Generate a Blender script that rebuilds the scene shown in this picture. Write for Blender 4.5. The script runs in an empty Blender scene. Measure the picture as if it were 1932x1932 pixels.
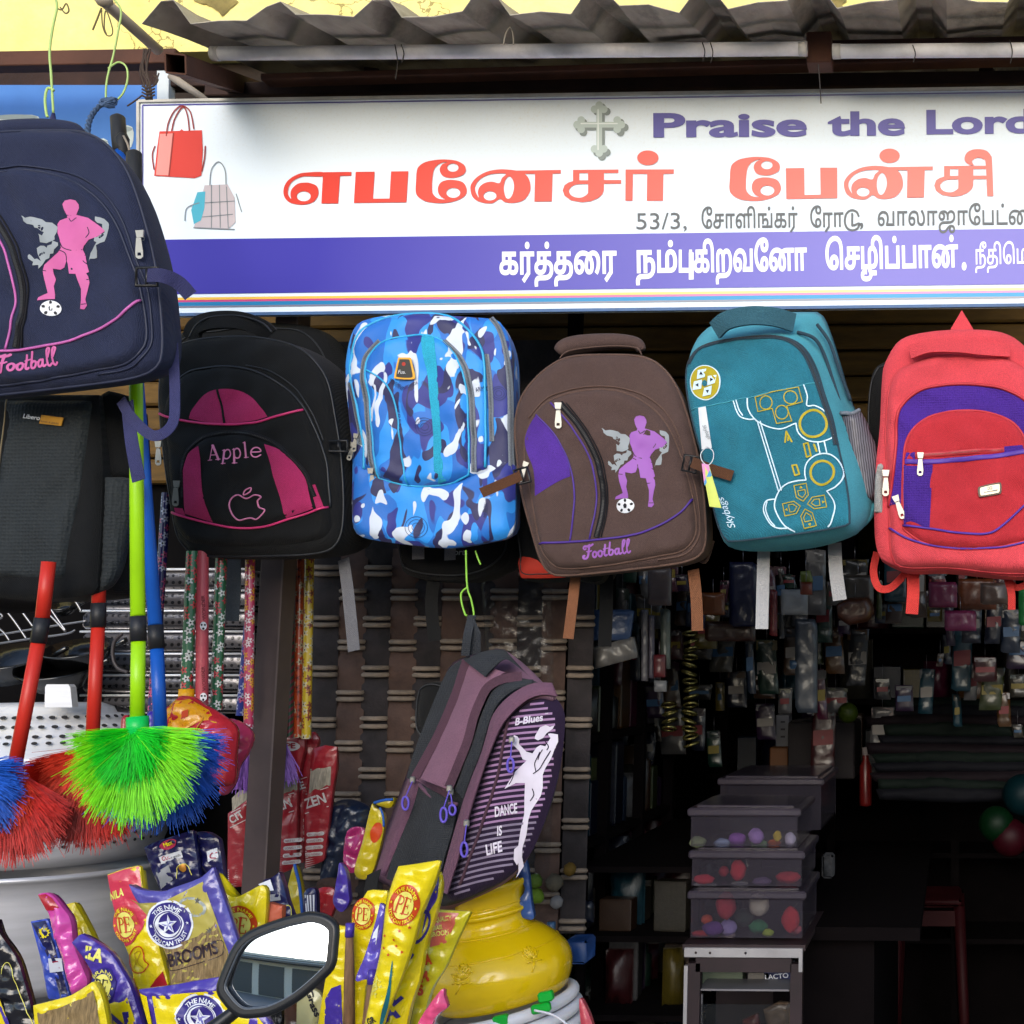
import bpy, math, random
import numpy as np
from mathutils import Vector, Matrix, noise as mnoise
from mathutils.geometry import delaunay_2d_cdt
random.seed(7)
SC = bpy.context.scene
COL = SC.collection
# ---------------------------------------------------------------- camera
FPX, PU, PV, HZ = 2500.0,1717.0,966.0,1.5
TH, PS = math.radians(7.0), math.radians(1.9)
cam = bpy.data.cameras.new('camera')
camo = bpy.data.objects.new('camera', cam)
COL.objects.link(camo)
cam.sensor_width = 36.0
cam.lens = 36.0 * FPX / 1932.0
cam.shift_x = -(PU - 966.0) / 1932.0
cam.clip_start = 0.05
cam.clip_end = 500.0
camo.location = (0,0, HZ)
camo.rotation_euler = (math.pi / 2 + TH, 0, PS)
SC.camera = camo
# ---------------------------------------------------------------- sky, sun, exposure
SUN_EL, SUN_AZ = math.radians(17), math.radians(180)
w = bpy.data.worlds.new('World')
SC.world = w
w.use_nodes = True
nt = w.node_tree
sky = nt.nodes.new('ShaderNodeTexSky')
sky.sky_type = 'NISHITA'
sky.sun_disc = False
sky.sun_elevation = SUN_EL
sky.sun_rotation = SUN_AZ
sky.air_density = 1.0
sky.dust_density = 1.5
sky.ozone_density = 2.2
bg = nt.nodes['Background']
bg.inputs['Strength'].default_value = 0.15
nt.links.new(sky.outputs['Color'], bg.inputs['Color'])
sl = bpy.data.lights.new('sun', 'SUN')
sl.energy = 1.0
sl.angle = math.radians(45)
sl.color = (0.97,0.98,1.0)
so = bpy.data.objects.new('sun', sl)
COL.objects.link(so)
sd = Vector((math.sin(SUN_AZ) * math.cos(SUN_EL), math.cos(SUN_AZ) * math.cos(SUN_EL), math.sin(SUN_EL)))
so.rotation_euler = sd.to_track_quat('Z', 'Y').to_euler()
so.location = (0,-5,12)
SC.view_settings.view_transform = 'Standard'
SC.view_settings.look = 'None'
SC.view_settings.exposure = 1.08
SC.view_settings.gamma = 1.0
SC.view_settings.use_curve_mapping = False
try:
    SC.cycles.max_bounces = 8
    SC.cycles.transparent_max_bounces = 12
    SC.cycles.sample_clamp_indirect = 4.0
except Exception:
    pass
# ---------------------------------------------------------------- pixel -> place
RT = Vector((math.cos(PS), math.sin(PS),0))
FW = Vector((-math.sin(PS) * math.cos(TH), math.cos(PS) * math.cos(TH), math.sin(TH)))
UP = RT.cross(FW)
C0 = Vector((0,0, HZ))
nRT, nFW, nUP, nC0 = (np.array(v) for v in (RT, FW, UP, C0))
def P(u, v, y):
    d = FW + RT * ((u - PU) / FPX) + UP * (-(v - PV) / FPX)
    return C0 + d * (y / d.y)
def rays(uv):
    uv = np.asarray(uv, float)
    return nFW + np.outer((uv[:, 0] - PU) / FPX, nRT) + np.outer(-(uv[:, 1] - PV) / FPX, nUP)
def conv(x0, y0, k):
    return lambda *p: [(x0 + a * k, y0 + b * k) for a, b in (p[0] if len(p) == 1 and isinstance(p[0], list) else p)]
K3, KQ = 1 / 3.0,0.2216
z1, z2, z3 = conv(0,0, K3), conv(644,0, K3), conv(1288,0, K3)
z4, z5, z6 = conv(0,558.4, K3), conv(644,558.4, K3), conv(1288,558.4, K3)
q1, q2, q3, q7 = (conv(x, 1113.3, KQ) for x in (0,342.5,685.1,1113.3))
q4, q5, q6 = (conv(x, 1503.8, KQ) for x in (0,342.5,685.1))
def spline(pts, closed=False, n=6):
    """smooth curve through the points; a repeated point makes a corner"""
    pts = [tuple(p) for p in pts]
    N = len(pts)
    if N < 3:
        return pts
    out = []
    rng = range(N if closed else N - 1)
    for i in rng:
        p1, p2 = pts[i], pts[(i + 1) % N]
        p0 = pts[i - 1] if (closed or i > 0) else p1
        p3 = pts[(i + 2) % N] if (closed or i + 2 < N) else p2
        if p1 == p2:
            continue
        for k in range(n):
            t = k / n
            a = []
            for j in range(len(p1)):
                m1, m2 = (p2[j] - p0[j]) * .5,(p3[j] - p1[j]) * .5
                if p0 == p1 and closed: m1 = (p2[j] - p1[j]) * .5
                t2, t3 = t * t, t * t * t
                a.append((2 * t3 - 3 * t2 + 1) * p1[j] + (t3 - 2 * t2 + t) * m1 + (-2 * t3 + 3 * t2) * p2[j] + (t3 - t2) * m2)
            out.append(tuple(a))
    if not closed:
        out.append(pts[-1])
    return out
def circle(u, v, r, r2=None, n=20, rot=0.0):
    r2 = r2 or r
    o = []
    for i in range(n):
        a = 2 * math.pi * i / n
        x, y = r * math.cos(a), r2 * math.sin(a)
        o.append((u + x * math.cos(rot) - y * math.sin(rot), v + x * math.sin(rot) + y * math.cos(rot)))
    return o
def star(u, v, r, n=5, k=.42, rot=-math.pi / 2):
    return [(u + (r if i % 2 == 0 else r * k) * math.cos(rot + math.pi * i / n), v + (r if i % 2 == 0 else r * k) * math.sin(rot + math.pi * i / n)) for i in range(2 * n)]
def resample(pts, n, closed=True):
    p = np.array(pts + [pts[0]] if closed else pts, float)
    d = np.r_[0, np.cumsum(np.hypot(*(p[1:] - p[:-1]).T))]
    t = np.linspace(0, d[-1], n + 1 if closed else n)[:n]
    return [(float(a), float(b)) for a, b in zip(np.interp(t, d, p[:, 0]), np.interp(t, d, p[:, 1]))]
def stroke(path, w, closed=False):
    """polygon quads (each its own contour, same winding) along a path"""
    out = []
    pts = list(path) + ([path[0]] if closed else [])
    for a, b in zip(pts[:-1], pts[1:]):
        dx, dy = b[0] - a[0], b[1] - a[1]
        L = math.hypot(dx, dy)
        if L < 1e-6:
            continue
        nx, ny = -dy / L * w / 2, dx / L * w / 2
        ex, ey = dx / L * w * .12, dy / L * w * .12
        out.append([(a[0] + nx - ex, a[1] + ny - ey),(a[0] - nx - ex, a[1] - ny - ey),(b[0] - nx + ex, b[1] - ny + ey),(b[0] + nx + ex, b[1] + ny + ey)])
    for p in pts:
        out.append(circle(p[0], p[1], w / 2, n=8)[::-1])
    for i, q in enumerate(out):
        ar = sum(q[j][0] * q[(j + 1) % len(q)][1] - q[(j + 1) % len(q)][0] * q[j][1] for j in range(len(q)))
        if ar < 0:
            out[i] = q[::-1]
    return out
def inside(pt, contours, rule='nz'):
    pt = np.asarray(pt, float)
    W = np.zeros(len(pt), int)
    X, Y = pt[:, 0][:, None], pt[:, 1][:, None]
    for c in contours:
        c = np.asarray(c, float)
        a, b = c, np.roll(c, -1,0)
        ax, ay, bx, by = a[:, 0], a[:, 1], b[:, 0], b[:, 1]
        cr = (bx - ax) * (Y - ay) - (X - ax) * (by - ay)
        up = (ay <= Y) & (by > Y) & (cr > 0)
        dn = (ay > Y) & (by <= Y) & (cr < 0)
        W += up.sum(1) - dn.sum(1)
    return (W != 0) if rule == 'nz' else (W % 2 != 0)
def fill2d(contours, step=0, rule='nz', eps=1e-5):
    contours = [c for c in contours if len(c) > 2]
    V, E = [], []
    for c in contours:
        n0 = len(V)
        V += [Vector((float(p[0]), float(p[1]))) for p in c]
        E += [(n0 + i, n0 + (i + 1) % len(c)) for i in range(len(c))]
    if step:
        a = np.concatenate([np.asarray(c, float) for c in contours])
        lo, hi = a.min(0), a.max(0)
        xs, ys = np.arange(lo[0] + step * .5, hi[0], step), np.arange(lo[1] + step * .43, hi[1], step * .87)
        g = [(x + (step * .5 if j % 2 else 0), y) for j, y in enumerate(ys) for x in xs]
        if g:
            g = np.array(g)
            g = g[inside(g, contours, rule)]
            if len(contours) < 12 and len(g):
                g = g[dist_to(g, contours) > step * .33]
            V += [Vector((float(p[0]), float(p[1]))) for p in g]
    r = delaunay_2d_cdt(V, E, [], 0, eps)
    vs = np.array([(p[0], p[1]) for p in r[0]])
    fs = np.array([f for f in r[2] if len(f) == 3])
    if len(fs) == 0:
        return vs, []
    cen = vs[fs].mean(1)
    fs = fs[inside(cen, contours, rule)]
    used = np.unique(fs)
    mp = -np.ones(len(vs), int)
    mp[used] = np.arange(len(used))
    vs, fs = vs[used], mp[fs]
    out = []
    for f in fs:
        a, b, c = vs[f]
        cr = (b[0] - a[0]) * (c[1] - a[1]) - (c[0] - a[0]) * (b[1] - a[1])
        out.append((int(f[0]), int(f[1]), int(f[2])) if cr < 0 else (int(f[0]), int(f[2]), int(f[1])))
    return vs, out
def dist_to(pt, contours):
    pt = np.asarray(pt, float)
    best = np.full(len(pt),1e9)
    for c in contours:
        c = np.asarray(c, float)
        a, b = c, np.roll(c, -1,0)
        ab = b - a
        L2 = (ab ** 2).sum(1) + 1e-12
        ap = pt[:, None, :] - a[None]
        t = np.clip((ap * ab).sum(2) / L2,0,1)
        d = np.sqrt(((ap - ab * t[..., None]) ** 2).sum(2)).min(1)
        best = np.minimum(best, d)
    return best
# ---------------------------------------------------------------- objects
def tag(o, label=None, cat=None, group=None, kind=None):
    if label: o['label'] = label
    if cat: o['category'] = cat
    if group: o['group'] = group
    if kind: o['kind'] = kind
    return o
def thing(name, label, cat, loc, group=None):
    o = bpy.data.objects.new(name, None)
    o.empty_display_size = .05
    COL.objects.link(o)
    o.location = loc
    o['wl'] = tuple(loc)
    return tag(o, label, cat, group)
def wloc(o):
    return Vector(o['wl']) if o is not None and 'wl' in o.keys() else Vector((0,0,0))
def mk(name, verts, faces, m, parent=None, smooth=True, uv=None, **pr):
    org = wloc(parent) if parent is not None else Vector((0,0,0))
    if parent is None:
        a = np.array([tuple(v) for v in verts])
        org = Vector(((a[:, 0].min() + a[:, 0].max()) / 2,(a[:, 1].min() + a[:, 1].max()) / 2, a[:, 2].min()))
    me = bpy.data.meshes.new(name)
    a = np.array([tuple(v) for v in verts], dtype=float) - np.array(org)
    me.from_pydata([tuple(x) for x in a.tolist()], [], [tuple(f) for f in faces])
    if smooth:
        me.polygons.foreach_set('use_smooth', [True] * len(me.polygons))
    me.materials.append(m)
    if uv is not None:
        l = me.uv_layers.new(name='UVMap')
        for i, lp in enumerate(me.loops):
            l.data[i].uv = uv[lp.vertex_index]
    me.update()
    o = bpy.data.objects.new(name, me)
    COL.objects.link(o)
    if parent is not None:
        o.parent = parent
        o['wl'] = tuple(org)
    else:
        o.location = org
        o['wl'] = tuple(org)
    for k, v in pr.items():
        o[{'cat': 'category'}.get(k, k)] = v
    return o
class B:
    """collects shapes for one mesh"""
    def __init__(s):
        s.v, s.f = [], []
    def add(s, v, f):
        n = len(s.v)
        s.v += [Vector(p) for p in v]
        s.f += [tuple(i + n for i in q) for q in f]
        return s
    def box(s, c, d, rot=None, bev=0):
        x, y, z = (k / 2 for k in d)
        b = min(bev, min(x, y, z) * .9)
        if b > 0:
            vs, idx = [], {}
            for sx in (-1,1):
                for sy in (-1,1):
                    for sz in (-1,1):
                        for ax in range(3):
                            p = [sx * (x - b), sy * (y - b), sz * (z - b)]
                            p[ax] = (sx * x, sy * y, sz * z)[ax]
                            idx[(sx, sy, sz, ax)] = len(vs)
                            vs.append(Vector(p))
            fs = []
            for ax in range(3):
                o1, o2 = [a for a in range(3) if a != ax]
                for sg in (-1,1):
                    q = []
                    for a1, a2 in ((-1,-1),(1,-1),(1,1),(-1,1)):
                        k = [0,0,0]; k[ax] = sg; k[o1] = a1; k[o2] = a2
                        q.append(idx[(k[0], k[1], k[2], ax)])
                    if (sg == 1) == (ax == 1): q = q[::-1]
                    fs.append(tuple(q))
            for ax in range(3):
                o1, o2 = [a for a in range(3) if a != ax]
                for a1 in (-1,1):
                    for a2 in (-1,1):
                        k0 = [0,0,0]; k0[o1] = a1; k0[o2] = a2
                        kA = list(k0); kA[ax] = -1
                        kB = list(k0); kB[ax] = 1
                        fs.append((idx[(*kA, o1)], idx[(*kB, o1)], idx[(*kB, o2)], idx[(*kA, o2)]))
            for sx in (-1,1):
                for sy in (-1,1):
                    for sz in (-1,1):
                        fs.append(tuple(idx[(sx, sy, sz, a)] for a in range(3)))
        else:
            vs = [Vector((sx * x, sy * y, sz * z)) for sx in (-1,1) for sy in (-1,1) for sz in (-1,1)]
            fs = [(0,1,3,2),(4,6,7,5),(0,4,5,1),(2,3,7,6),(0,2,6,4),(1,5,7,3)]
        if rot is not None:
            vs = [rot @ p for p in vs]
        return s.add([p + Vector(c) for p in vs], fs)
    def tube(s, pts, r, n=8, caps=True, closed=False):
        pts = [Vector(p) for p in pts]
        N = len(pts)
        rs = r if isinstance(r, (list, tuple)) else [r] * N
        t0 = None
        vs, fs = [], []
        for i, p in enumerate(pts):
            a = pts[i - 1] if (i > 0 or closed) else p
            b = pts[(i + 1) % N] if (i < N - 1 or closed) else p
            t = (b - a)
            t = t.normalized() if t.length > 1e-9 else Vector((0,0,1))
            if t0 is None:
                q = t.orthogonal().normalized()
            else:
                q = (q - t * q.dot(t))
                q = q.normalized() if q.length > 1e-6 else t.orthogonal().normalized()
            t0 = t
            w_ = t.cross(q)
            for k in range(n):
                an = 2 * math.pi * k / n
                vs.append(p + (q * math.cos(an) + w_ * math.sin(an)) * rs[i])
        for i in range(N if closed else N - 1):
            j = (i + 1) % N
            for k in range(n):
                k2 = (k + 1) % n
                fs.append((i * n + k, i * n + k2, j * n + k2, j * n + k))
        if caps and not closed:
            fs.append(tuple(range(n))[::-1])
            fs.append(tuple((N - 1) * n + k for k in range(n)))
        return s.add(vs, fs)
    def lathe(s, prof, c, axis=Vector((0,0,1)), n=40, wob=0):
        c = Vector(c)
        R = Vector((0,0,1)).rotation_difference(Vector(axis)).to_matrix()
        vs = []
        for (r, z) in prof:
            for k in range(n):
                a = 2 * math.pi * k / n
                vs.append(c + R @ Vector((r * math.cos(a), r * math.sin(a), z)))
        fs = []
        for i in range(len(prof) - 1):
            for k in range(n):
                k2 = (k + 1) % n
                fs.append((i * n + k, i * n + k2,(i + 1) * n + k2,(i + 1) * n + k))
        return s.add(vs, fs)
    def ellipsoid(s, c, r, n=10, m=8, rot=None):
        vs, fs = [], []
        for i in range(m + 1):
            ph = math.pi * i / m
            for k in range(n):
                a = 2 * math.pi * k / n
                p = Vector((r[0] * math.sin(ph) * math.cos(a), r[1] * math.sin(ph) * math.sin(a), r[2] * math.cos(ph)))
                vs.append((rot @ p if rot is not None else p) + Vector(c))
        for i in range(m):
            for k in range(n):
                k2 = (k + 1) % n
                fs.append((i * n + k, (i + 1) * n + k, (i + 1) * n + k2, i * n + k2))
        return s.add(vs, fs)
    def mk(s, name, m, parent=None, smooth=True, **pr):
        return mk(name, s.v, s.f, m, parent, smooth, **pr)
# ---------------------------------------------------------------- materials
def C(h):
    h = h.lstrip('#')
    c = [int(h[i:i + 2], 16) / 255 for i in (0,2,4)]
    return tuple((x / 12.92 if x <= .04045 else ((x + .055) / 1.055) ** 2.4) for x in c) + (1,)
class M:
    cache = {}
def NN(nt, t, **kw):
    n = nt.nodes.new(t)
    for k, v in kw.items():
        if k in n.bl_rna.properties.keys():
            setattr(n, k, v)
        else:
            n.inputs[k].default_value = v
    return n
def mat(name, col, rough=.6, metal=0.0, var=.12, vs=12.0, bump=0.0, bs=200.0, spec=.4, sheen=0.0, trans=0.0, sss=0.0, coat=0.0, alpha=1.0,
        dirt=0.0, dirtc='#3a2c20', ds=3.0, btype='noise', ior=1.45, aniso=0.0, col2=None, stretch=None, emit=None):
    if name in M.cache:
        return M.cache[name]
    m = bpy.data.materials.new(name)
    m.use_nodes = True
    t = m.node_tree
    p = t.nodes['Principled BSDF']
    L = t.links.new
    col = C(col) if isinstance(col, str) else tuple(col)
    tc = NN(t, 'ShaderNodeTexCoord')
    src = tc.outputs['Object']
    if stretch:
        mp = NN(t, 'ShaderNodeMapping')
        mp.inputs['Scale'].default_value = stretch
        L(src, mp.inputs[0]); src = mp.outputs[0]
    n1 = NN(t, 'ShaderNodeTexNoise', Scale=vs, Detail=5.0, Roughness=.6)
    L(src, n1.inputs['Vector'])
    mr = NN(t, 'ShaderNodeMapRange')
    L(n1.outputs['Fac'], mr.inputs[0])
    mr.inputs[1].default_value, mr.inputs[2].default_value = .3, .7
    mx = NN(t, 'ShaderNodeMix', data_type='RGBA')
    c2 = C(col2) if col2 else tuple(min(1, x * (1 + var)) for x in col[:3]) + (1,)
    c1 = tuple(x * (1 - var) for x in col[:3]) + (1,) if not col2 else col
    mx.inputs[6].default_value, mx.inputs[7].default_value = c1, c2
    L(mr.outputs[0], mx.inputs[0])
    out = mx.outputs[2]
    if dirt > 0:
        n2 = NN(t, 'ShaderNodeTexNoise', Scale=ds, Detail=8.0, Roughness=.7)
        L(src, n2.inputs['Vector'])
        r2 = NN(t, 'ShaderNodeMapRange')
        r2.inputs[1].default_value, r2.inputs[2].default_value, r2.inputs[4].default_value = .5, .75, dirt
        L(n2.outputs['Fac'], r2.inputs[0])
        m2 = NN(t, 'ShaderNodeMix', data_type='RGBA')
        L(r2.outputs[0], m2.inputs[0]); L(out, m2.inputs[6]); m2.inputs[7].default_value = C(dirtc)
        out = m2.outputs[2]
    if btype in ('weave', 'vor') and bump > 0:
        ng = NN(t, 'ShaderNodeTexNoise', Scale=650.0, Detail=2.0)
        L(src, ng.inputs['Vector'])
        rg = NN(t, 'ShaderNodeMapRange')
        rg.inputs[1].default_value, rg.inputs[2].default_value, rg.inputs[3].default_value, rg.inputs[4].default_value = .3, .7, .8,1.2
        L(ng.outputs['Fac'], rg.inputs[0])
        vm = NN(t, 'ShaderNodeVectorMath', operation='SCALE')
        L(out, vm.inputs[0]); L(rg.outputs[0], vm.inputs['Scale'])
        out = vm.outputs[0]
    L(out, p.inputs['Base Color'])
    p.inputs['Roughness'].default_value = rough
    p.inputs['Metallic'].default_value = metal
    p.inputs['IOR'].default_value = ior
    p.inputs['Specular IOR Level'].default_value = spec
    p.inputs['Sheen Weight'].default_value = sheen
    p.inputs['Transmission Weight'].default_value = trans
    p.inputs['Subsurface Weight'].default_value = sss
    if sss: p.inputs['Subsurface Scale'].default_value = .02
    p.inputs['Coat Weight'].default_value = coat
    p.inputs['Coat Roughness'].default_value = .15
    p.inputs['Alpha'].default_value = alpha
    if emit:
        p.inputs['Emission Color'].default_value = C(emit[0]); p.inputs['Emission Strength'].default_value = emit[1]
    if bump > 0:
        bp = NN(t, 'ShaderNodeBump', Strength=bump)
        bp.inputs['Distance'].default_value = .002
        if btype == 'weave':
            w1 = NN(t, 'ShaderNodeTexWave', bands_direction='DIAGONAL'); w1.inputs['Scale'].default_value = bs; w1.inputs['Distortion'].default_value = 1.5; w1.inputs['Detail'].default_value = 1
            w2 = NN(t, 'ShaderNodeTexWave', bands_direction='X'); w2.inputs['Scale'].default_value = bs; w2.inputs['Distortion'].default_value = 1.5
            ad = NN(t, 'ShaderNodeMath', operation='MULTIPLY')
            L(src, w1.inputs[0]); L(src, w2.inputs[0]); L(w1.outputs['Fac'], ad.inputs[0]); L(w2.outputs['Fac'], ad.inputs[1])
            L(ad.outputs[0], bp.inputs['Height'])
        elif btype == 'vor':
            w1 = NN(t, 'ShaderNodeTexVoronoi', Scale=bs); w1.inputs['Randomness'].default_value = .25
            L(src, w1.inputs['Vector']); L(w1.outputs['Distance'], bp.inputs['Height'])
        else:
            n3 = NN(t, 'ShaderNodeTexNoise', Scale=bs, Detail=3.0)
            L(src, n3.inputs['Vector']); L(n3.outputs['Fac'], bp.inputs['Height'])
        L(bp.outputs[0], p.inputs['Normal'])
        if coat: L(bp.outputs[0], p.inputs['Coat Normal'])
    M.cache[name] = m
    return m
def fabric(name, col, var=.18, **k):
    return mat(name, col, rough=k.pop('rough', .8), var=var, vs=k.pop('vs', 7), bump=k.pop('bump', .5), bs=k.pop('bs', 180), btype=k.pop('btype', 'weave'), spec=k.pop('spec', .2), sheen=k.pop('sheen', .04), **k)
def plastic(name, col, **k):
    return mat(name, col, rough=k.pop('rough', .35), var=k.pop('var', .08), bump=k.pop('bump', .2), bs=k.pop('bs', 60), **k)
# ---------------------------------------------------------------- draped surfaces
def foldnoise(uv, seed, lam=70.0, kind='soft'):
    r = np.random.RandomState(seed)
    o = np.zeros(len(uv))
    x, y = uv[:, 0], uv[:, 1]
    wx = x + 14 * np.sin(y / 41.0 + seed) + 6 * np.sin(y / 17.0 + x / 23. + seed)
    wy = y + 14 * np.sin(x / 37.0 + 2 * seed) + 5 * np.sin(x / 15.0 - y / 19.)
    if kind == 'soft':
        for k in range(6):
            a = r.uniform(0, math.pi); l = lam * r.uniform(.5,1.4)
            o += np.sin((wx * math.cos(a) + wy * math.sin(a)) / l * 2 * math.pi + r.uniform(0,6.3)) * r.uniform(.4,1)
        return o / 3.0
    for k in range(9):
        a = r.uniform(0, math.pi); l = lam * r.uniform(.35,1.5)
        f = (wx * math.cos(a) + wy * math.sin(a)) / l + r.uniform(0,1)
        o += (np.abs(f - np.floor(f) - .5) * 4 - 1) * l / lam
    return o / 4.0
class Surf:
    def __init__(s, outline, y, tilt=(0,0), H=.02, w=40, wr=.0, seed=1, lam=70, parent=None, kind='soft', pw=.5, ctr=None):
        s.out = outline
        s.H, s.w, s.wr, s.seed, s.lam, s.par, s.kind, s.pw = H, w, wr, seed, lam, parent, kind, pw
        if parent is not None:
            s.o, s.n = parent.o, parent.n
        else:
            a = np.array(outline)
            c = ctr or tuple(a.mean(0))
            s.o = np.array(P(c[0], c[1], y))
            n = np.array([tilt[0], -1.0, tilt[1]])
            s.n = n / np.linalg.norm(n)
    def h(s, uv):
        uv = np.asarray(uv, float)
        b = s.par.h(uv) if s.par is not None else np.zeros(len(uv))
        d = dist_to(uv, [s.out])
        ins = inside(uv, [s.out])
        t = np.clip(d / s.w, 0,1)
        f = (1 - (1 - t) ** 2) ** s.pw * ins
        b = b + s.H * f
        if s.wr:
            b = b + s.wr * foldnoise(uv, s.seed, s.lam, s.kind) * np.clip(d / (s.w * .5),0,1) * ins
        return b
    def X(s, uv, off=0.0, flat=False):
        uv = np.asarray(uv, float)
        d = rays(uv)
        t = ((s.o - nC0) @ s.n) / (d @ s.n)
        p = nC0 + d * t[:, None]
        h = off + (0 if flat else s.h(uv))
        return p + np.outer(np.broadcast_to(h, (len(uv),)), s.n)
    def sheet(s, name, contours, m, parent, off=.0006, step=12, rule='nz', **pr):
        vs, fs = fill2d(contours, step, rule)
        if not fs:
            return None
        return mk(name, s.X(vs, off), fs, m, parent, **pr)
    def front(s, name, m, parent, step=9, off=0.0, **pr):
        return s.sheet(name, [s.out], m, parent, off, step, **pr)
    def panel(s, name, m, parent, step=9, off=0.0, th=.004, **pr):
        """raised panel with a turned down edge"""
        vs, fs = fill2d([s.out], step)
        a = s.X(vs, off)
        n0 = len(a)
        rim = s.X(s.out, off)
        back = s.X(s.out, off - th)
        k = len(s.out)
        V = np.concatenate([a, rim, back])
        F = list(fs) + [(n0 + i, n0 + (i + 1) % k, n0 + k + (i + 1) % k, n0 + k + i) for i in range(k)]
        return mk(name, V, F, m, parent, **pr)
    def shell(s, name, m, parent, depth=.12, back=None, bul=1.03, n=90, bsc=.97, boff=(0,0), rings=6, close=True, **pr):
        """the sides and back of a bag: from the front outline to a back outline"""
        f = resample(s.out, n)
        ctr = np.array(f).mean(0)
        if back is None:
            bk = [(ctr[0] + (p[0] - ctr[0]) * bsc, ctr[1] + (p[1] - ctr[1]) * bsc) for p in f]
        else:
            bk = resample(back, n)
        A = s.X(f, flat=True)
        if back is None:
            Bk = s.X(bk, flat=True) - s.n * depth + nRT * boff[0] * .001 - nUP * boff[1] * .001
        else:
            d = rays(bk)
            o2 = s.o - s.n * depth
            t = ((o2 - nC0) @ s.n) / (d @ s.n)
            Bk = nC0 + d * t[:, None]
        V = []
        cA = A.mean(0)
        for i in range(rings + 1):
            t = i / rings
            R = A * (1 - t) + Bk * t
            c = R.mean(0)
            k = 1 + (bul - 1) * math.sin(math.pi * t)
            V.append(c + (R - c) * k)
        V = np.concatenate(V)
        F = []
        for i in range(rings):
            for k in range(n):
                k2 = (k + 1) % n
                F.append((i * n + k, i * n + k2,(i + 1) * n + k2,(i + 1) * n + k))
        if close:
            V = np.concatenate([V, [V[rings * n:].mean(0) - s.n * .01]])
            c = len(V) - 1
            for k in range(n):
                F.append((rings * n + k, rings * n + (k + 1) % n, c))
        return mk(name, V, F, m, parent, **pr)
    def tube(s, name, path, r, m, parent, off=.001, closed=False, sm=True, n=6, **pr):
        p = spline(path, closed, 6) if sm else path
        b = B().tube(s.X(p, off), r, n=n, closed=closed)
        return b.mk(name, m, parent, **pr)
    def ribbon(s, name, path, w, m, parent, off=.001, sm=True, th=.0012, **pr):
        p = spline(path, False, 6) if sm else path
        a = np.array(p, float)
        d = np.gradient(a, axis=0)
        L = np.hypot(d[:, 0], d[:, 1])[:, None] + 1e-9
        nn = np.c_[-d[:, 1], d[:, 0]] / L
        cols = []
        for k, o in ((-.5,-th),(-.45,0),(-.15,0),(.15,0),(.45,0),(.5,-th)):
            cols.append(s.X(a + nn * w * k, off + o))
        n = len(a)
        V = np.concatenate(cols)
        F = []
        for c in range(5):
            for i in range(n - 1):
                F.append((c * n + i, c * n + i + 1,(c + 1) * n + i + 1,(c + 1) * n + i))
        return mk(name, V, F, m, parent, **pr)
    def zipper(s, path, w, parent, tape, teeth, off=.001, name='zip'):
        z = s.ribbon(name, path, w, tape, parent, off)
        p = spline(path, False, 6)
        a = np.array(p, float)
        L = np.hypot(*np.diff(a, axis=0).T).sum()
        q = resample(p, max(4, int(L / 2.6)), False)
        X = s.X(q, off + .0008)
        b = B()
        for i in range(len(q) - 1):
            t = Vector(X[i + 1] - X[i])
            if t.length < 1e-6: continue
            t.normalize()
            nn = Vector(s.n)
            sd_ = t.cross(nn).normalized()
            r = Matrix((sd_, t, nn)).transposed()
            b.box(Vector(X[i]),(w * .00034, .0013, .0014), rot=r)
        b.mk('zip_teeth', teeth, z, smooth=False, kind='stuff')
        return z
    def pull(s, u, v, ang, L, parent, m, off=.003, name='zip_pull', cord=None):
        """metal slider with a hinged tab that has an eye at its end"""
        k = L
        def T(pts):
            ca, sa = math.cos(ang), math.sin(ang)
            return [(u + (x * ca - y * sa) * k, v + (x * sa + y * ca) * k) for x, y in pts]
        hole = T([(-.06, .78),(.06, .78),(.08, .9),(-.08, .9)])
        tab = T([(-.09, .2),(.09, .2),(.15, .75),(.14, .95),(.06,1.02),(-.06,1.02),(-.14, .95),(-.15, .75)])
        sl_ = T([(-.16,-.12),(.16,-.12),(.12, .16),(-.12, .16)])
        o = prism(s, 'zip_pull' if name is None else name, [tab, hole], m, parent, off, .0012, 'eo')
        prism(s, 'slider', [sl_], m, o, off - .001, .003)
        ring = T([(-.07, .08),(-.07, .24),(.07, .24),(.07, .08)])
        s.tube('ring', ring, .0006, m, o, off + .0014, sm=False)
        return o
def prism(s, name, contours, m, parent, off, th, rule='nz', step=0, **pr):
    vs, fs = fill2d(contours, step, rule)
    # one height for the whole plate so that it stays rigid
    a = np.concatenate([np.asarray(c, float) for c in contours])
    hh = float(s.h(a).max())
    top = s.X(vs, off + hh + th, flat=True)
    bot = s.X(vs, off + hh, flat=True)
    n = len(vs)
    F = list(fs) + [tuple(i + n for i in f[::-1]) for f in fs]
    from collections import Counter
    ec = {}
    for f in fs:
        for a_, b_ in ((f[0], f[1]),(f[1], f[2]),(f[2], f[0])):
            ec[(a_, b_)] = 1
    for (a_, b_) in list(ec):
        if (b_, a_) not in ec:
            F.append((b_, a_, a_ + n, b_ + n))
    return mk(name, np.concatenate([top, bot]), F, m, parent, smooth=False, **pr)
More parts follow.
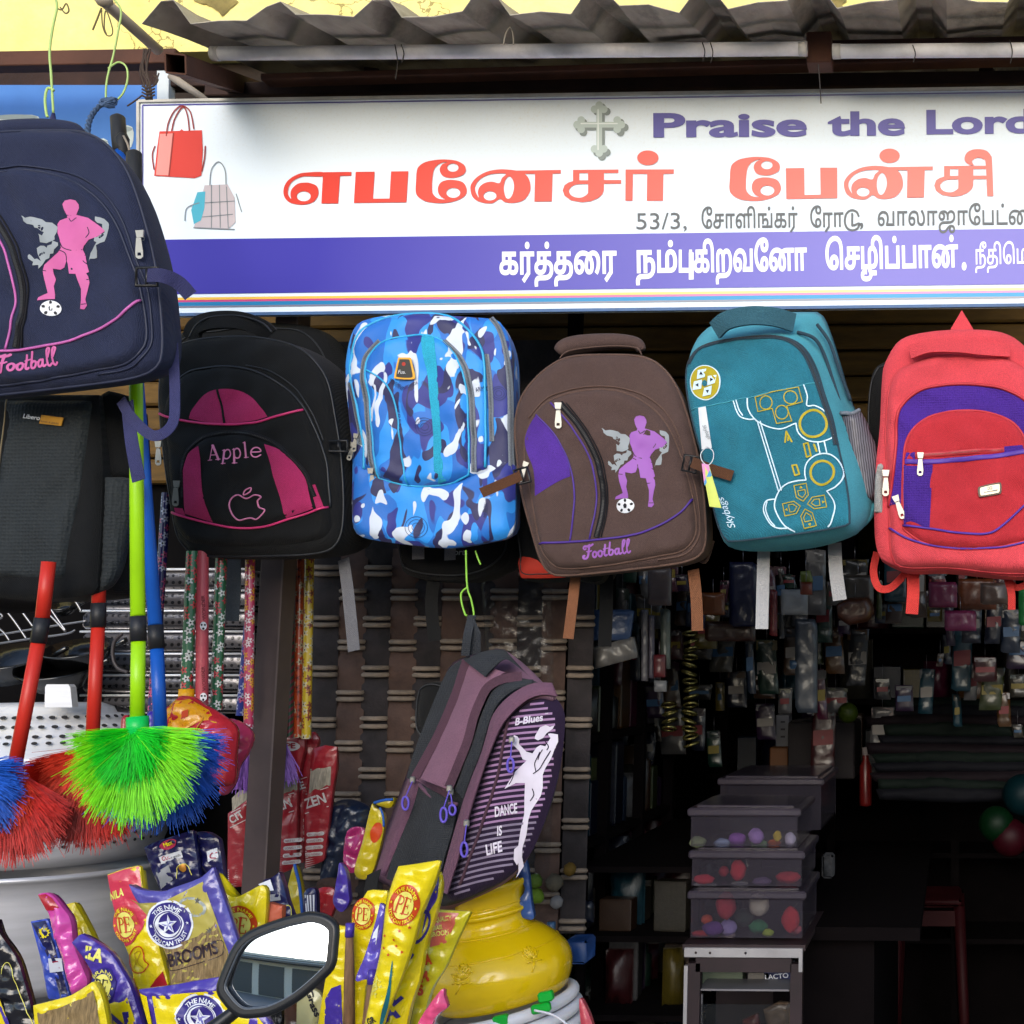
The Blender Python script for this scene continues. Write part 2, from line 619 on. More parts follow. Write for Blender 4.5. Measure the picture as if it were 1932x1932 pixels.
# ---------------------------------------------------------------- lettering
_tc = {}
def glyphs(body, sp=1.0):
    key = (body, sp)
    if key in _tc:
        return _tc[key]
    cu = bpy.data.curves.new('lettering', 'FONT')
    cu.body = body
    cu.size = 1.0
    cu.space_character = sp
    o = bpy.data.objects.new('lettering', cu)
    COL.objects.link(o)
    dg = bpy.context.evaluated_depsgraph_get()
    dg.update()
    c2 = o.to_curve(dg)
    cs = []
    for s in c2.splines:
        pts = s.bezier_points
        n = len(pts)
        out = []
        for i in range(n):
            a, b = pts[i], pts[(i + 1) % n]
            straight = ((a.handle_right - a.co).length + (b.handle_left - b.co).length) < 1e-4 or (abs((a.handle_right - a.co).normalized().dot((b.co - a.co).normalized()) - 1) < 1e-4 and abs((b.co - b.handle_left).normalized().dot((b.co - a.co).normalized()) - 1) < 1e-4)
            for k in range(1 if straight else 5):
                t = k / 5
                p = a.co * (1 - t) ** 3 + a.handle_right * 3 * t * (1 - t) ** 2 + b.handle_left * 3 * t * t * (1 - t) + b.co * t ** 3
                if not out or (Vector(out[-1]) - Vector(p.xy)).length > 1e-4:
                    out.append((p.x, p.y))
        if len(out) > 2:
            cs.append(out)
    o.to_curve_clear()
    bpy.data.objects.remove(o)
    bpy.data.curves.remove(cu)
    _tc[key] = cs
    return cs
def embolden(cs, d):
    if not cs: return cs
    big = max(cs, key=lambda c: abs(sum(c[i][0] * c[(i + 1) % len(c)][1] - c[(i + 1) % len(c)][0] * c[i][1] for i in range(len(c)))))
    ar = sum(big[i][0] * big[(i + 1) % len(big)][1] - big[(i + 1) % len(big)][0] * big[i][1] for i in range(len(big)))
    sg = 1 if ar > 0 else -1
    out = []
    for c in cs:
        n = len(c)
        o = []
        for i in range(n):
            a, p, b = c[i - 1], c[i], c[(i + 1) % n]
            t1 = Vector((p[0] - a[0], p[1] - a[1])); t2 = Vector((b[0] - p[0], b[1] - p[1]))
            t1.normalize(); t2.normalize()
            n1 = Vector((t1.y, -t1.x)) * sg; n2 = Vector((t2.y, -t2.x)) * sg
            m = n1 + n2
            if m.length < 1e-3: m = n1
            else:
                m = m / max(m.length_squared / 2, .6)
            o.append((p[0] + m.x * d, p[1] + m.y * d))
        out.append(o)
    return out
def text(body, a, b, cap, bold=0.0, shear=0.0, arc=None, sp=1.0, fit=None):
    """contours in pixels: baseline from a to b, capital height cap (pixels)"""
    cs = glyphs(body, sp)
    if bold: cs = embolden(cs, bold)
    xs = [p[0] for c in cs for p in c]
    x0, x1 = min(xs), max(xs)
    capf = 0.70 if fit is None else fit
    ang = math.atan2(b[1] - a[1], b[0] - a[0])
    W = math.hypot(b[0] - a[0], b[1] - a[1])
    sx, sy = W / (x1 - x0), cap / capf
    ca, sa = math.cos(ang), math.sin(ang)
    out = []
    for c in cs:
        o = []
        for x, y in c:
            X = (x - x0) * sx + shear * y * sy
            Y = -y * sy
            if arc is not None:      # bend round a circle: arc = (centre u, centre v, radius, start angle, end angle)
                cu_, cv_, R, s0, s1 = arc
                an = s0 + (s1 - s0) * (X / W)
                rr = R - Y if s1 > s0 else R + Y
                o.append((cu_ + rr * math.cos(an), cv_ + rr * math.sin(an)))
            else:
                o.append((a[0] + X * ca - Y * sa, a[1] + X * sa + Y * ca))
        out.append(o)
    return out
def band(name, path, w, y, m, parent, th=.0015, sm=True, n=8, **pr):
    """a strap: a flat sweep; path in pixels, y depth (or list of depths), w width in metres"""
    if sm:
        if isinstance(y, (list, tuple)):
            p3 = spline([(a[0], a[1], yy) for a, yy in zip(path, y)], False, n)
        else:
            p3 = [(a[0], a[1], y) for a in spline(path, False, n)]
    else:
        p3 = [(a[0], a[1], (y[i] if isinstance(y, (list, tuple)) else y)) for i, a in enumerate(path)]
    X = [P(*p) for p in p3]
    V, F = [], []
    for i, p in enumerate(X):
        t = (X[min(i + 1, len(X) - 1)] - X[max(i - 1,0)]).normalized()
        tw = pr.get('_tw', 0)
        sdv = t.cross(Vector((0,1,0))).normalized()
        nn = sdv.cross(t).normalized()
        for a, b_ in ((-.5,-.5),(.5,-.5),(.5, .5),(-.5, .5)):
            V.append(p + sdv * a * w + nn * b_ * th)
    for i in range(len(X) - 1):
        for k in range(4):
            F.append((i * 4 + k, i * 4 + (k + 1) % 4, i * 4 + 4 + (k + 1) % 4, i * 4 + 4 + k))
    F.append((3,2,1,0))
    k = (len(X) - 1) * 4
    F.append((k, k + 1, k + 2, k + 3))
    return mk(name, V, F, m, parent, smooth=False, **pr)
def wire(name, path, y, r, m, parent=None, sm=True, n=6, **pr):
    if isinstance(y, (list, tuple)):
        p3 = [(a[0], a[1], yy) for a, yy in zip(path, y)]
    else:
        p3 = [(a[0], a[1], y) for a in path]
    if sm: p3 = spline(p3, False, 6)
    return B().tube([P(*p) for p in p3], r, n=n).mk(name, m, parent, **pr)
# ================================================================= setting
asph = mat('dusty_road', (.24, .22, .20,1), rough=.9, bump=.6, bs=90)
mk('ground', [(-60,-60,0),(60,-60,0),(60,60,0),(-60,60,0)], [(0,1,2,3)], asph, kind='structure')
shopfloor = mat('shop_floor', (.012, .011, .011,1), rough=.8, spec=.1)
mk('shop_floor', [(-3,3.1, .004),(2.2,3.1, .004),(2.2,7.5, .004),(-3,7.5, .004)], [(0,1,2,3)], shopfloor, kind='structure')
def wall_mat(name, c1, c2, sc=2.5, bs=30):
    m = bpy.data.materials.new(name); m.use_nodes = True
    t = m.node_tree; p = t.nodes['Principled BSDF']; L = t.links.new
    tc = NN(t, 'ShaderNodeTexCoord')
    n1 = NN(t, 'ShaderNodeTexNoise', Scale=sc, Detail=9.0, Roughness=.7)
    L(tc.outputs['Object'], n1.inputs['Vector'])
    cr = NN(t, 'ShaderNodeValToRGB')
    cr.color_ramp.elements[0].position = .35; cr.color_ramp.elements[0].color = C(c1)
    cr.color_ramp.elements[1].position = .62; cr.color_ramp.elements[1].color = C(c2)
    L(n1.outputs['Fac'], cr.inputs[0])
    vo = NN(t, 'ShaderNodeTexVoronoi', feature='DISTANCE_TO_EDGE', Scale=3.1)
    n2 = NN(t, 'ShaderNodeTexNoise', Scale=6.0, Detail=6.0)
    mxv = NN(t, 'ShaderNodeMix', data_type='RGBA', blend_type='LINEAR_LIGHT'); mxv.inputs[0].default_value = .35
    L(tc.outputs['Object'], n2.inputs['Vector']); L(tc.outputs['Object'], mxv.inputs[6]); L(n2.outputs['Color'], mxv.inputs[7])
    L(mxv.outputs[2], vo.inputs['Vector'])
    n4 = NN(t, 'ShaderNodeTexNoise', Scale=1.7, Detail=2.0); L(tc.outputs['Object'], n4.inputs['Vector'])
    lt = NN(t, 'ShaderNodeMath', operation='LESS_THAN'); lt.inputs[1].default_value = .010
    g = NN(t, 'ShaderNodeMath', operation='GREATER_THAN'); g.inputs[1].default_value = .52
    mu = NN(t, 'ShaderNodeMath', operation='MULTIPLY')
    L(vo.outputs['Distance'], lt.inputs[0]); L(n4.outputs['Fac'], g.inputs[0]); L(lt.outputs[0], mu.inputs[0]); L(g.outputs[0], mu.inputs[1])
    mx = NN(t, 'ShaderNodeMix', data_type='RGBA'); mx.inputs[7].default_value = C('#6b5a30')
    sc2 = NN(t, 'ShaderNodeMath', operation='MULTIPLY'); sc2.inputs[1].default_value = .7; L(mu.outputs[0], sc2.inputs[0])
    L(sc2.outputs[0], mx.inputs[0]); L(cr.outputs[0], mx.inputs[6]); L(mx.outputs[2], p.inputs['Base Color'])
    bp = NN(t, 'ShaderNodeBump', Strength=.5); bp.inputs['Distance'].default_value = .01
    n3 = NN(t, 'ShaderNodeTexNoise', Scale=bs, Detail=8.0); L(tc.outputs['Object'], n3.inputs['Vector'])
    sb = NN(t, 'ShaderNodeMath', operation='SUBTRACT'); L(n3.outputs['Fac'], sb.inputs[0]); L(mu.outputs[0], sb.inputs[1])
    L(sb.outputs[0], bp.inputs['Height']); L(bp.outputs[0], p.inputs['Normal'])
    p.inputs['Roughness'].default_value = .85
    return m
ywall = wall_mat('yellow_limewash', '#d9c873', '#e3d68d')
zb = P(200,100,3.3).z
w1 = B().box((0,3.36,(zb + 6.5) / 2),(14, .12,6.5 - zb)).mk('yellow_wall', ywall, smooth=False, label='yellow limewashed wall with cracks above the shop awning', cat='wall')
# peeled patches on the wall, each a shallow scar
scar = mat('bare_plaster', '#8d7f4c', rough=.95, bump=.8, bs=80, var=.5, col2='#3b3423')
for k, c in enumerate(([z1((1110,0),(1340,0),(1300,50),(1260,90),(1230,60),(1180,30),(1120,15))][0], z3((840,0),(930,0),(900,30),(960,60),(880,70),(850,35)))):
    vs, fs = fill2d([spline(c, True, 4)], 6)
    pts = [P(a, b, 3.298 - .004 * random.random()) for a, b in vs]
    mk('peeled_patch', pts, fs, scar, w1)
dark = mat('dark_void', '#191412', rough=.95, spec=.05)
mustard = mat('mustard_planks', '#573f14', rough=.75, var=.35, vs=9, dirt=.6, dirtc='#1d150c', stretch=(1,1,5), bump=.4, bs=40)
# shutter box planks over the opening
zt, zl = P(1500,560,3.22).z, P(1500,905,3.22).z
sb_ = thing('shutter_box', 'dark mustard painted plank hood behind the hanging backpacks', 'shutter box', (0,3.26, zl))
B().box((0,3.31,(zt + zl) / 2),(9, .04, zt - zl)).mk('backing', dark, sb_, smooth=False)
npk = 7
for i in range(npk):
    zc = zl + (i + .5) * (zt - zl) / npk
    B().box((-.2,3.262 - .004 * (i % 2), zc),(5.2, .045,(zt - zl) / npk - .006), bev=.006).mk('plank', mustard, sb_, smooth=False)
# gap above the hood is closed by dark boards up to the yellow wall
B().box((0,3.40,(zt + zb) / 2),(14, .06, zb - zt + .1)).mk('lintel_wall', mat('dark_lintel_brown', '#2a211b', rough=.9, var=.3), smooth=False, label='dark lintel wall between plank hood and yellow wall', cat='wall')  # plain dark brown with mottled tone
# shop room: walls and ceiling
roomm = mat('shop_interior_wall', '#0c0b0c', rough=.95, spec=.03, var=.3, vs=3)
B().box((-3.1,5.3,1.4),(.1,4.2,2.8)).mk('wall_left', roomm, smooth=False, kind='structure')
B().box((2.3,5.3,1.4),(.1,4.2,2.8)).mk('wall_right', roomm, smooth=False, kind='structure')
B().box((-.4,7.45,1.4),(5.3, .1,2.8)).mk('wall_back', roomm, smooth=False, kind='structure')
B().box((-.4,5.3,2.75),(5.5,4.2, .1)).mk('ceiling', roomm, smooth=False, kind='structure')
B().box((3.9,3.4,1.35),(6.5, .15,2.7)).mk('facade_wall_light_blocker', ywall, smooth=False, kind='structure')  # unseen wall, extended inward to cut the light entering the shop
B().box((-5.2,3.4,1.35),(4.3, .15,2.7)).mk('facade_wall_left', ywall, smooth=False, kind='structure')
# ---- across the street (seen in the scooter mirror)
bl = thing('street_building', 'pale concrete building across the street, seen only in the mirror', 'building', (0,-16,0))
cream = mat('cream_render', '#d9d4c6', rough=.9, var=.08)
B().box((0,-17.5,1.7),(34,3,3.4)).mk('wall', cream, bl, smooth=False)
B().box((0,-15.6,2.9),(34,1.0, .14)).mk('ledge', mat('grey_ledge', '#77726c', rough=.9), bl, smooth=False)
shut = mat('shutter_grey', '#5b5a58', rough=.5, metal=.3, stretch=(1,1,12))
for i in range(9):
    B().box((-12 + i * 3,-15.97,1.3),(2.3, .06,2.5)).mk('shutter', shut, bl, smooth=False)
    for j in range(9):
        B().box((-12 + i * 3,-15.93, .2 + j * .27),(2.3, .03, .05)).mk('shutter_rib', shut, bl, smooth=False)
sgb = thing('street_board', 'cream board with red border across the street, seen only in the mirror', 'sign', (3.0,-15.4, .6))
B().box((3.0,-15.4,1.5),(3.4, .08,1.7)).mk('border', mat('board_red', '#a34a40', rough=.6), sgb, smooth=False)
B().box((3.0,-15.34,1.5),(3.2, .06,1.5)).mk('face', mat('board_cream', '#d8d0b4', rough=.6), sgb, smooth=False)
B().box((0,-15.3,3.15),(34, .5, .10)).mk('white_ledge', cream, bl, smooth=False)
# ================================================================= awning
tin = mat('weathered_tin', '#9a9284', rough=.7, metal=.1, var=.35, vs=5, dirt=.8, dirtc='#2a231a', ds=4, stretch=(3,1,1), bump=.2, bs=20)
yF, yB = 2.3,3.30
pF = P(400,40, yF)
prof = []
pit = (P(1320,46, yF).x - P(1115,46, yF).x)
x0 = P(268,40, yF).x
nx = 24
xs = []
for i in range(nx):
    b = x0 + i * pit
    xs += [(b, .0),(b + .15 * pit, .037),(b + .30 * pit, .037),(b + .45 * pit, .0),(b + .73 * pit, .003)]
V, F = [], []
ny = 14
for j in range(ny + 1):
    t = j / ny
    y = yF + (yB - yF) * t
    z = pF.z + .26 * t
    for k, (x, h) in enumerate(xs):
        wv = .004 * math.sin(k * 1.7 + j * .8) + (.006 * math.sin(k * .9) if j == 0 else 0)
        V.append((x, y + (.006 * math.sin(k * 2.3) if j == 0 else 0), z + h + wv + .013 * (x - pF.x)))
n = len(xs)
for j in range(ny):
    for k in range(n - 1):
        F.append((j * n + k, j * n + k + 1,(j + 1) * n + k + 1,(j + 1) * n + k))
nb = len(V)
V2 = V + [(a, b, c - .0015) for a, b, c in V]
F2 = F + [tuple(i + nb for i in f[::-1]) for f in F] + [(k, k + nb, k + 1 + nb, k + 1) for k in range(n - 1)]
aw = mk('corrugated_awning', V2, F2, tin, smooth=False, label='dark weathered corrugated metal awning sheet over the shop front', cat='awning')
rust = mat('rusty_steel', '#4e2f22', rough=.75, var=.4, vs=14, dirt=.7, dirtc='#241510', ds=7, bump=.4, bs=60)
rustd = mat('dark_rusty_steel', '#2e1c16', rough=.8, var=.4, vs=14, bump=.4, bs=60)
def beam(name, a, b, hw, m, label, cat='beam', d=.04, hollow=False, group=None):
    a, b = P(*a), P(*b)
    t = (b - a).normalized()
    s_ = t.cross(Vector((0,0,1))).normalized()
    u_ = s_.cross(t)
    bb = B()
    L = (b - a).length
    R = Matrix((t, s_, u_)).transposed()
    c = (a + b) / 2
    if hollow:
        w_ = .003
        for o, dd in (((0, hw / 2),(L, d, w_)),((0,-hw / 2),(L, d, w_)),((d / 2,0),(L, w_, hw - w_)),((-d / 2,0),(L, w_, hw - w_))):
            bb.box(c + s_ * o[0] + u_ * o[1], dd, rot=R)
    else:
        bb.box(c, (L, d, hw), rot=R, bev=.002)
    return bb.mk(name, m, smooth=False, label=label, cat=cat, **({'group': group} if group else {}))
beam('steel_beam', (-260,122,2.75),(340,112,2.75), .034, rust, 'rusty steel flat beam below the yellow wall at the left')
beam('steel_beam', (-260,150,2.95),(420,150,2.95), .05, rustd, 'blackened steel beam under the rusty one at the left')
beam('square_tube', (331,120,2.28),(505,178,2.95), .034, rust, 'rusty open-ended square tube jutting out at the sign corner', 'steel tube', d=.034, hollow=True)
beam('steel_beam', (395,175,2.7),(2100,150,2.7), .03, rustd, 'long dark beam just above the white shop sign')
beam('steel_beam', (500,152,2.62),(2100,108,2.62), .014, rust, 'thin brown angle iron running behind the tube lights')
beam('steel_beam', (1240,96,2.54),(2200,76,2.54), .012, rustd, 'narrow rail carrying the right tube light')
beam('steel_bracket', (1547,70,2.52),(1547,128,2.52), .05, rust, 'brown bracket in the gap between the two tube lights', 'bracket', d=.05)
for k, u in enumerate((700,1340,1860)):
    beam('rafter', (u, 140,2.7),(u + 70,240,3.25), .03, rustd, 'dark rafter under the awning sheet, %s' % ('behind the left half of the long tube light', 'near the right end of the long tube light', 'above the word Lord on the sign')[k], 'rafter', d=.03)
# tube lights (unlit)
tubew = mat('dusty_white_tube', '#dddbde', rough=.45, var=.12, vs=20, dirt=.3, dirtc='#6f6a68', ds=14)
capm = mat('tube_cap', '#b9b6b2', rough=.4)
def tubelight(a, b, label):
    A, Bq = P(*a), P(*b)
    t = thing('tube_light', label, 'light', (A + Bq) / 2 - Vector((0,0, .015)), 'tube lights under the awning')
    d = (Bq - A).normalized()
    B().tube([A + d * .014, Bq - d * .014], .0138, n=20).mk('tube', tubew, t)
    B().tube([A, A + d * .016], .0146, n=20).mk('end_cap', capm, t)
    B().tube([Bq - d * .016, Bq], .0146, n=20).mk('end_cap', capm, t)
    return t
tubelight((400,101,2.46),(1523,92,2.46), 'long dusty unlit tube light at the left under the awning')
tubelight((1571,97,2.46),(2500,90,2.46), 'dusty unlit tube light at the right, cut by the frame')
wirem = mat('black_wire', '#26201d', rough=.6)
for (u, v0, v1, nm) in ((745,84,150, 'first'),(757,84,118, 'second'),(1325,80,116, 'third'),(1340,80,118, 'fourth'),(1722,85,118, 'fifth'),(1905,75,120, 'last')):
    X = [(u, v0),(u + 5,(v0 + v1) / 2),(u + 1, v1)]
    wire('tie_wire', X, 2.442, .0011, wirem, label='thin black tie wire, %s of the six round the tube lights' % nm, cat='wire', group='tie wires round the tube lights')
wire('hanging_wire', [(1544,122),(1547,160),(1549,195)], 2.42, .0012, wirem, label='short dark wire dangling over the top edge of the sign', cat='wire')
wire('loop_wire', [(950,84),(955,62),(963,52),(968,66),(969,84)], 2.38, .0016, mat('grey_wire', '#7d766c'), label='small pale wire loop against the awning underside', cat='wire')
# yellow switch box above the sign
jb = thing('junction_box', 'yellowed slotted plastic box standing on top of the sign', 'junction box', P(1072,180,2.72))
jm = mat('yellowed_plastic', '#8f8050', rough=.6)
a, b = P(1024,178,2.72), P(1120,152,2.72)
B().box(((a.x + b.x) / 2,2.72,(a.z + b.z) / 2),(b.x - a.x, .05, b.z - a.z), bev=.003).mk('body', jm, jb, smooth=False)
for k in range(5):
    p = P(1064 + k * 6,168,2.69)
    B().box((p.x, 2.694, p.z),(.003, .004, .018)).mk('slot', dark, jb, smooth=False)
# ================================================================= sign
YS = 2.62
sgn_out = [(262,193),(2010,167),(2010,573),(262,593)]
S = Surf(sgn_out, YS, H=0, w=10)
S_ = thing('shop_sign', 'long white shop signboard with red and blue lettering and a purple band', 'sign', P(1100,593, YS))
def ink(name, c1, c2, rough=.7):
    """printed vinyl ink with the glare haze painted in, paler to the right"""
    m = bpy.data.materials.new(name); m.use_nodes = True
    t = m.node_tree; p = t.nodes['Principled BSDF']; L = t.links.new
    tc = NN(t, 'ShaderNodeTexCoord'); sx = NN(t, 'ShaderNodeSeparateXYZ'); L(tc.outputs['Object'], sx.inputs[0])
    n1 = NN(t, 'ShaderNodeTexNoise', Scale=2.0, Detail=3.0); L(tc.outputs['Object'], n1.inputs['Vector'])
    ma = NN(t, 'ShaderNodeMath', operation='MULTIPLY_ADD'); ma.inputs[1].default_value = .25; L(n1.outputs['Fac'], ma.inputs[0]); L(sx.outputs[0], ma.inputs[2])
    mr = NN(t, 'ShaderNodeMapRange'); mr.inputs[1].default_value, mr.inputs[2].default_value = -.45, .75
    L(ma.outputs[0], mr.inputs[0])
    mx = NN(t, 'ShaderNodeMix', data_type='RGBA'); mx.inputs[6].default_value, mx.inputs[7].default_value = C(c1), C(c2)  # glare on the board is put into the ink colour, paler to the right
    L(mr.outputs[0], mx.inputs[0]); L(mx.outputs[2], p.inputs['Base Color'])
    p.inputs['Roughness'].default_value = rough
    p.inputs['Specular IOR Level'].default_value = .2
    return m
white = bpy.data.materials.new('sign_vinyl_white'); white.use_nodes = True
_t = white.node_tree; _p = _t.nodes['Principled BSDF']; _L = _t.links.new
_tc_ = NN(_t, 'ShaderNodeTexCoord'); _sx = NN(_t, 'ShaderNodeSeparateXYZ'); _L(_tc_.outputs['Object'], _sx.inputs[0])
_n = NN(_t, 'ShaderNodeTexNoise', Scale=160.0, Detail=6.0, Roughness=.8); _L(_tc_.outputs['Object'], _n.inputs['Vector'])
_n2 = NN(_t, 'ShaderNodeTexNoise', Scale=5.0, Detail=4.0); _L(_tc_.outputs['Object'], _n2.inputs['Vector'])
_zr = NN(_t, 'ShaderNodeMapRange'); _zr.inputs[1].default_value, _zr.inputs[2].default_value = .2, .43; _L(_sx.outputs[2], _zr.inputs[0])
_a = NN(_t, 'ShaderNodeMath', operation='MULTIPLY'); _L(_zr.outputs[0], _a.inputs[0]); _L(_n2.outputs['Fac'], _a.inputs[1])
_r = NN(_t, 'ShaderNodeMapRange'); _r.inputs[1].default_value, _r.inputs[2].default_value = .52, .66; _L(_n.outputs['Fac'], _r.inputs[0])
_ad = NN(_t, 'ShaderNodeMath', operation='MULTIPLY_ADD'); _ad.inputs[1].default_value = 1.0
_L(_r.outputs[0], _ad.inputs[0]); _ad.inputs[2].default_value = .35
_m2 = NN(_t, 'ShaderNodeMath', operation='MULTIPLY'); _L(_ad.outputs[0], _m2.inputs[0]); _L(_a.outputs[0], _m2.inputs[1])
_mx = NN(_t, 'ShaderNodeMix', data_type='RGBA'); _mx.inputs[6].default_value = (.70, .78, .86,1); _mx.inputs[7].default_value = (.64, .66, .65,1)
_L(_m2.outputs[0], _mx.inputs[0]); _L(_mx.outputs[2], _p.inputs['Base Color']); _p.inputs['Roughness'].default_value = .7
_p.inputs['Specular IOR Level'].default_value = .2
a, b = P(262,593, YS), P(2010,167, YS)
tl, br = P(262,193, YS), P(2010,573, YS)
quad = [P(262,193, YS), P(2010,167, YS), P(2010,573, YS), P(262,593, YS)]
bk = [q + Vector((0, .03,0)) for q in quad]
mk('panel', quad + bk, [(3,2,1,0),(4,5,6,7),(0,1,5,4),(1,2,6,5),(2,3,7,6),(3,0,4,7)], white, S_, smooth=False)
def sline(u, t):     # point on the board: t = 0 top edge, 1 bottom edge
    k = (u - 262) / (2010 - 262)
    return (u, (193 + (167 - 193) * k) * (1 - t) + (593 + (573 - 593) * k) * t)
def sstrip(name, t0, t1, m, off, u0=262, u1=2010):
    c = [sline(u0, t0), sline(u1, t0), sline(u1, t1), sline(u0, t1)]
    S.sheet(name, [c], m, S_, off, 0, smooth=False)
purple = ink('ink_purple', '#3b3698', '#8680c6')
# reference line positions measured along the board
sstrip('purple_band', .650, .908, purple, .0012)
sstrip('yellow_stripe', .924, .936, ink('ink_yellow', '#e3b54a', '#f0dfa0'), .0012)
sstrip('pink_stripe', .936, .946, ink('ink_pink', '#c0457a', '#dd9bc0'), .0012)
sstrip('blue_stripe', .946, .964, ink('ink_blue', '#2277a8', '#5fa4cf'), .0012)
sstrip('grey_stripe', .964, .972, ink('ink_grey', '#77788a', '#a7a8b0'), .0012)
sstrip('border_line', .012, .018, ink('ink_line', '#4a4590', '#8d89b5'), .0012,270)
S.sheet('border_line', [[(268,199),(271,199),(271,588),(268,588)]], M.cache.get('x') or ink('ink_line2', '#6a66a0', '#8d89b5'), S_, .0012,0)
frm = mat('worn_blue_frame', '#3c5f8c', rough=.5, var=.3, dirt=.8, dirtc='#2a2730', ds=12)
whitef = mat('worn_white_frame', '#b9b4aa', rough=.5, var=.2, dirt=.5, ds=9)
A_, B_ = P(262,595, YS - .004), P(2010,575, YS - .004)
B().tube([A_, B_], .0045, n=4).mk('frame_bottom', frm, S_, smooth=False)
A_, B_ = P(262,191, YS - .003), P(2010,164.5, YS - .003)
B().tube([A_, B_], .004, n=4).mk('frame_top', whitef, S_, smooth=False)
B().tube([P(261,191, YS - .003), P(261,596, YS - .003)], .004, n=4).mk('frame_side', whitef, S_, smooth=False)
# ---- writing on the sign
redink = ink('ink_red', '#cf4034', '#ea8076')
R1, R2, R3 = conv(513.8,265.5, .16845), conv(770.8,265.5, .16845), conv(1027.7,265.5, .16845)
R4, R5 = conv(1336,265.5, .1507), conv(1592.9,265.5, .1507)
def rev(c):
    ar = sum(c[i][0] * c[(i + 1) % len(c)][1] - c[(i + 1) % len(c)][0] * c[i][1] for i in range(len(c)))
    return c if ar > 0 else c[::-1]
def shape(*cs, holes=()):
    """contours with positive turn and holes with negative turn"""
    return [rev(c) for c in cs] + [rev(h)[::-1] for h in holes]
RED = []
# e (ta. எ)
RED += shape(spline(R1((575,355),(400,358),(300,375),(200,430),(145,500),(128,580),(150,650),(210,700),(330,720),(440,700),(500,650),(523,580),(500,510),(430,478),(370,472),(290,485),(225,540),(207,600),(215,655),(180,600),(190,520),(240,450),(330,408),(400,402),(575,402)), True, 4),
             R1((580,355),(890,352),(888,395),(762,398),(742,706),(553,706),(570,402)), holes=(R1(*[p for p in circle(356,625,78,56,18)]),))
# pa
RED += shape(R1((938,352),(1150,350),(1132,652),(1316,650),(1334,347),(1527,345),(1506,693),(917,700)))
# long e sign
def esign(c, ox, oy, k, kx=1.0):
    T = lambda pts: c(*[(ox + x * k * kx, oy + y * k) for x, y in pts])
    return shape(spline(T([(95,350),(120,290),(200,240),(330,216),(430,214),(540,228),(620,270),(645,320),(630,370),(570,405),(490,420),(400,405),(360,360),(355,310),(385,265),(435,243),(380,250),(320,285),(285,340),(270,440),(268,560),(285,610),(335,650),(412,660),(365,630),(335,580),(335,520),(365,470),(430,445),(520,443),(610,468),(652,530),(652,590),(610,640),(520,680),(420,700),(300,700),(190,680),(110,630),(83,570),(88,450)]), True, 4),
                 holes=(T(circle(500,305,64,46,18)), T(circle(505,587,78,56,18))))
def nasign(c, ox, oy, k, kx=1.0):
    T = lambda pts: c(*[(ox + x * k * kx, oy + y * k) for x, y in pts])
    a = shape(spline(T([(1215,338),(1100,325),(1000,326),(880,350),(770,410),(705,490),(698,560),(720,630),(780,680),(870,703),(950,700),(1025,655),(1080,690),(1170,700),(1280,675),(1350,600),(1370,520),(1350,430),(1305,375),(1250,350)]), True, 4),
              T([(1190,338),(1708,330),(1708,370),(1616,372),(1608,683),(1412,685),(1420,374),(1200,374)]),
              holes=(spline(T([(1095,375),(1000,370),(900,385),(810,430),(755,500),(752,570),(790,640),(780,580),(800,520),(860,475),(940,462),(1020,478),(1050,420)]), True, 4), T(circle(915,620,73,52,18)),
                     spline(T([(1130,402),(1085,450),(1070,540),(1085,620),(1110,652),(1145,640),(1175,580),(1185,510),(1170,440)]), True, 4)))
    return a
RED += esign(R2,0,0,1)
RED += nasign(R2,0,0,1)
def cha(T, vow=False):
    a = shape(T([(320,330),(828,326),(828,364),(666,365),(666,443),(858,443),(858,483),(666,485),(664,560)][:9] + [(650,600),(600,645),(520,680),(420,692),(300,672),(225,620),(204,560),(225,500),(270,470),(320,456)]),
              holes=(T([(390,365),(488,365),(488,446),(390,446)]), spline(T([(488,488),(488,488),(360,492),(300,520),(275,560),(295,610),(350,637),(420,637),(480,600),(488,560)]), True, 4)))
    return a
RED += cha(lambda p: R3(*p))
RED += shape(R3((908,326),(1448,324),(1448,372),(1331,374),(1327,675),(1145,675),(1150,374),(990,374),(986,675),(905,675)))
RED += [rev(R3(*circle(1157,195,120,83,22)))]
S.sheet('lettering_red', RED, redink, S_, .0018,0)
RED = []
RED += esign(R4,175,-34,1.125,1.0)
RED += shape(R4((974,348),(1204,345),(1208,682),(1410,678),(1405,341),(1617,341),(1619,722),(980,732)))
RED += nasign(R5,-770,-38,1.10,1.0)
RED += [rev(R5(*circle(568,192,128,90,22)))]
RED += cha(lambda p: R5(*[(910 + x * 1.06,-30 + y * 1.06) for x, y in p][:]))
RED += shape(spline(R5((1565,305),(1565,305),(1515,260),(1508,205),(1540,150),(1610,115),(1700,110),(1780,130),(1835,190),(1850,260),(1868,697),(1868,697),(1788,697),(1788,697),(1770,290),(1740,235),(1680,215),(1620,235),(1600,270),(1625,312),(1625,312)), True, 4))
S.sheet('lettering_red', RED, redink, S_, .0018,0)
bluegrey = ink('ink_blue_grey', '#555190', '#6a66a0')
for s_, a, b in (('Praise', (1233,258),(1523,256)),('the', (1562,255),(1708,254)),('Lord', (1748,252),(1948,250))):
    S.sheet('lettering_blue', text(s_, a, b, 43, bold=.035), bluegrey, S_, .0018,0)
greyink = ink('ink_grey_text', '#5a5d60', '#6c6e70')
for s_, a, b, cp in (('53/3,', (1201,433),(1296,432),31),):
    S.sheet('lettering_grey', text(s_, a, b, cp), greyink, S_, .0018,0)
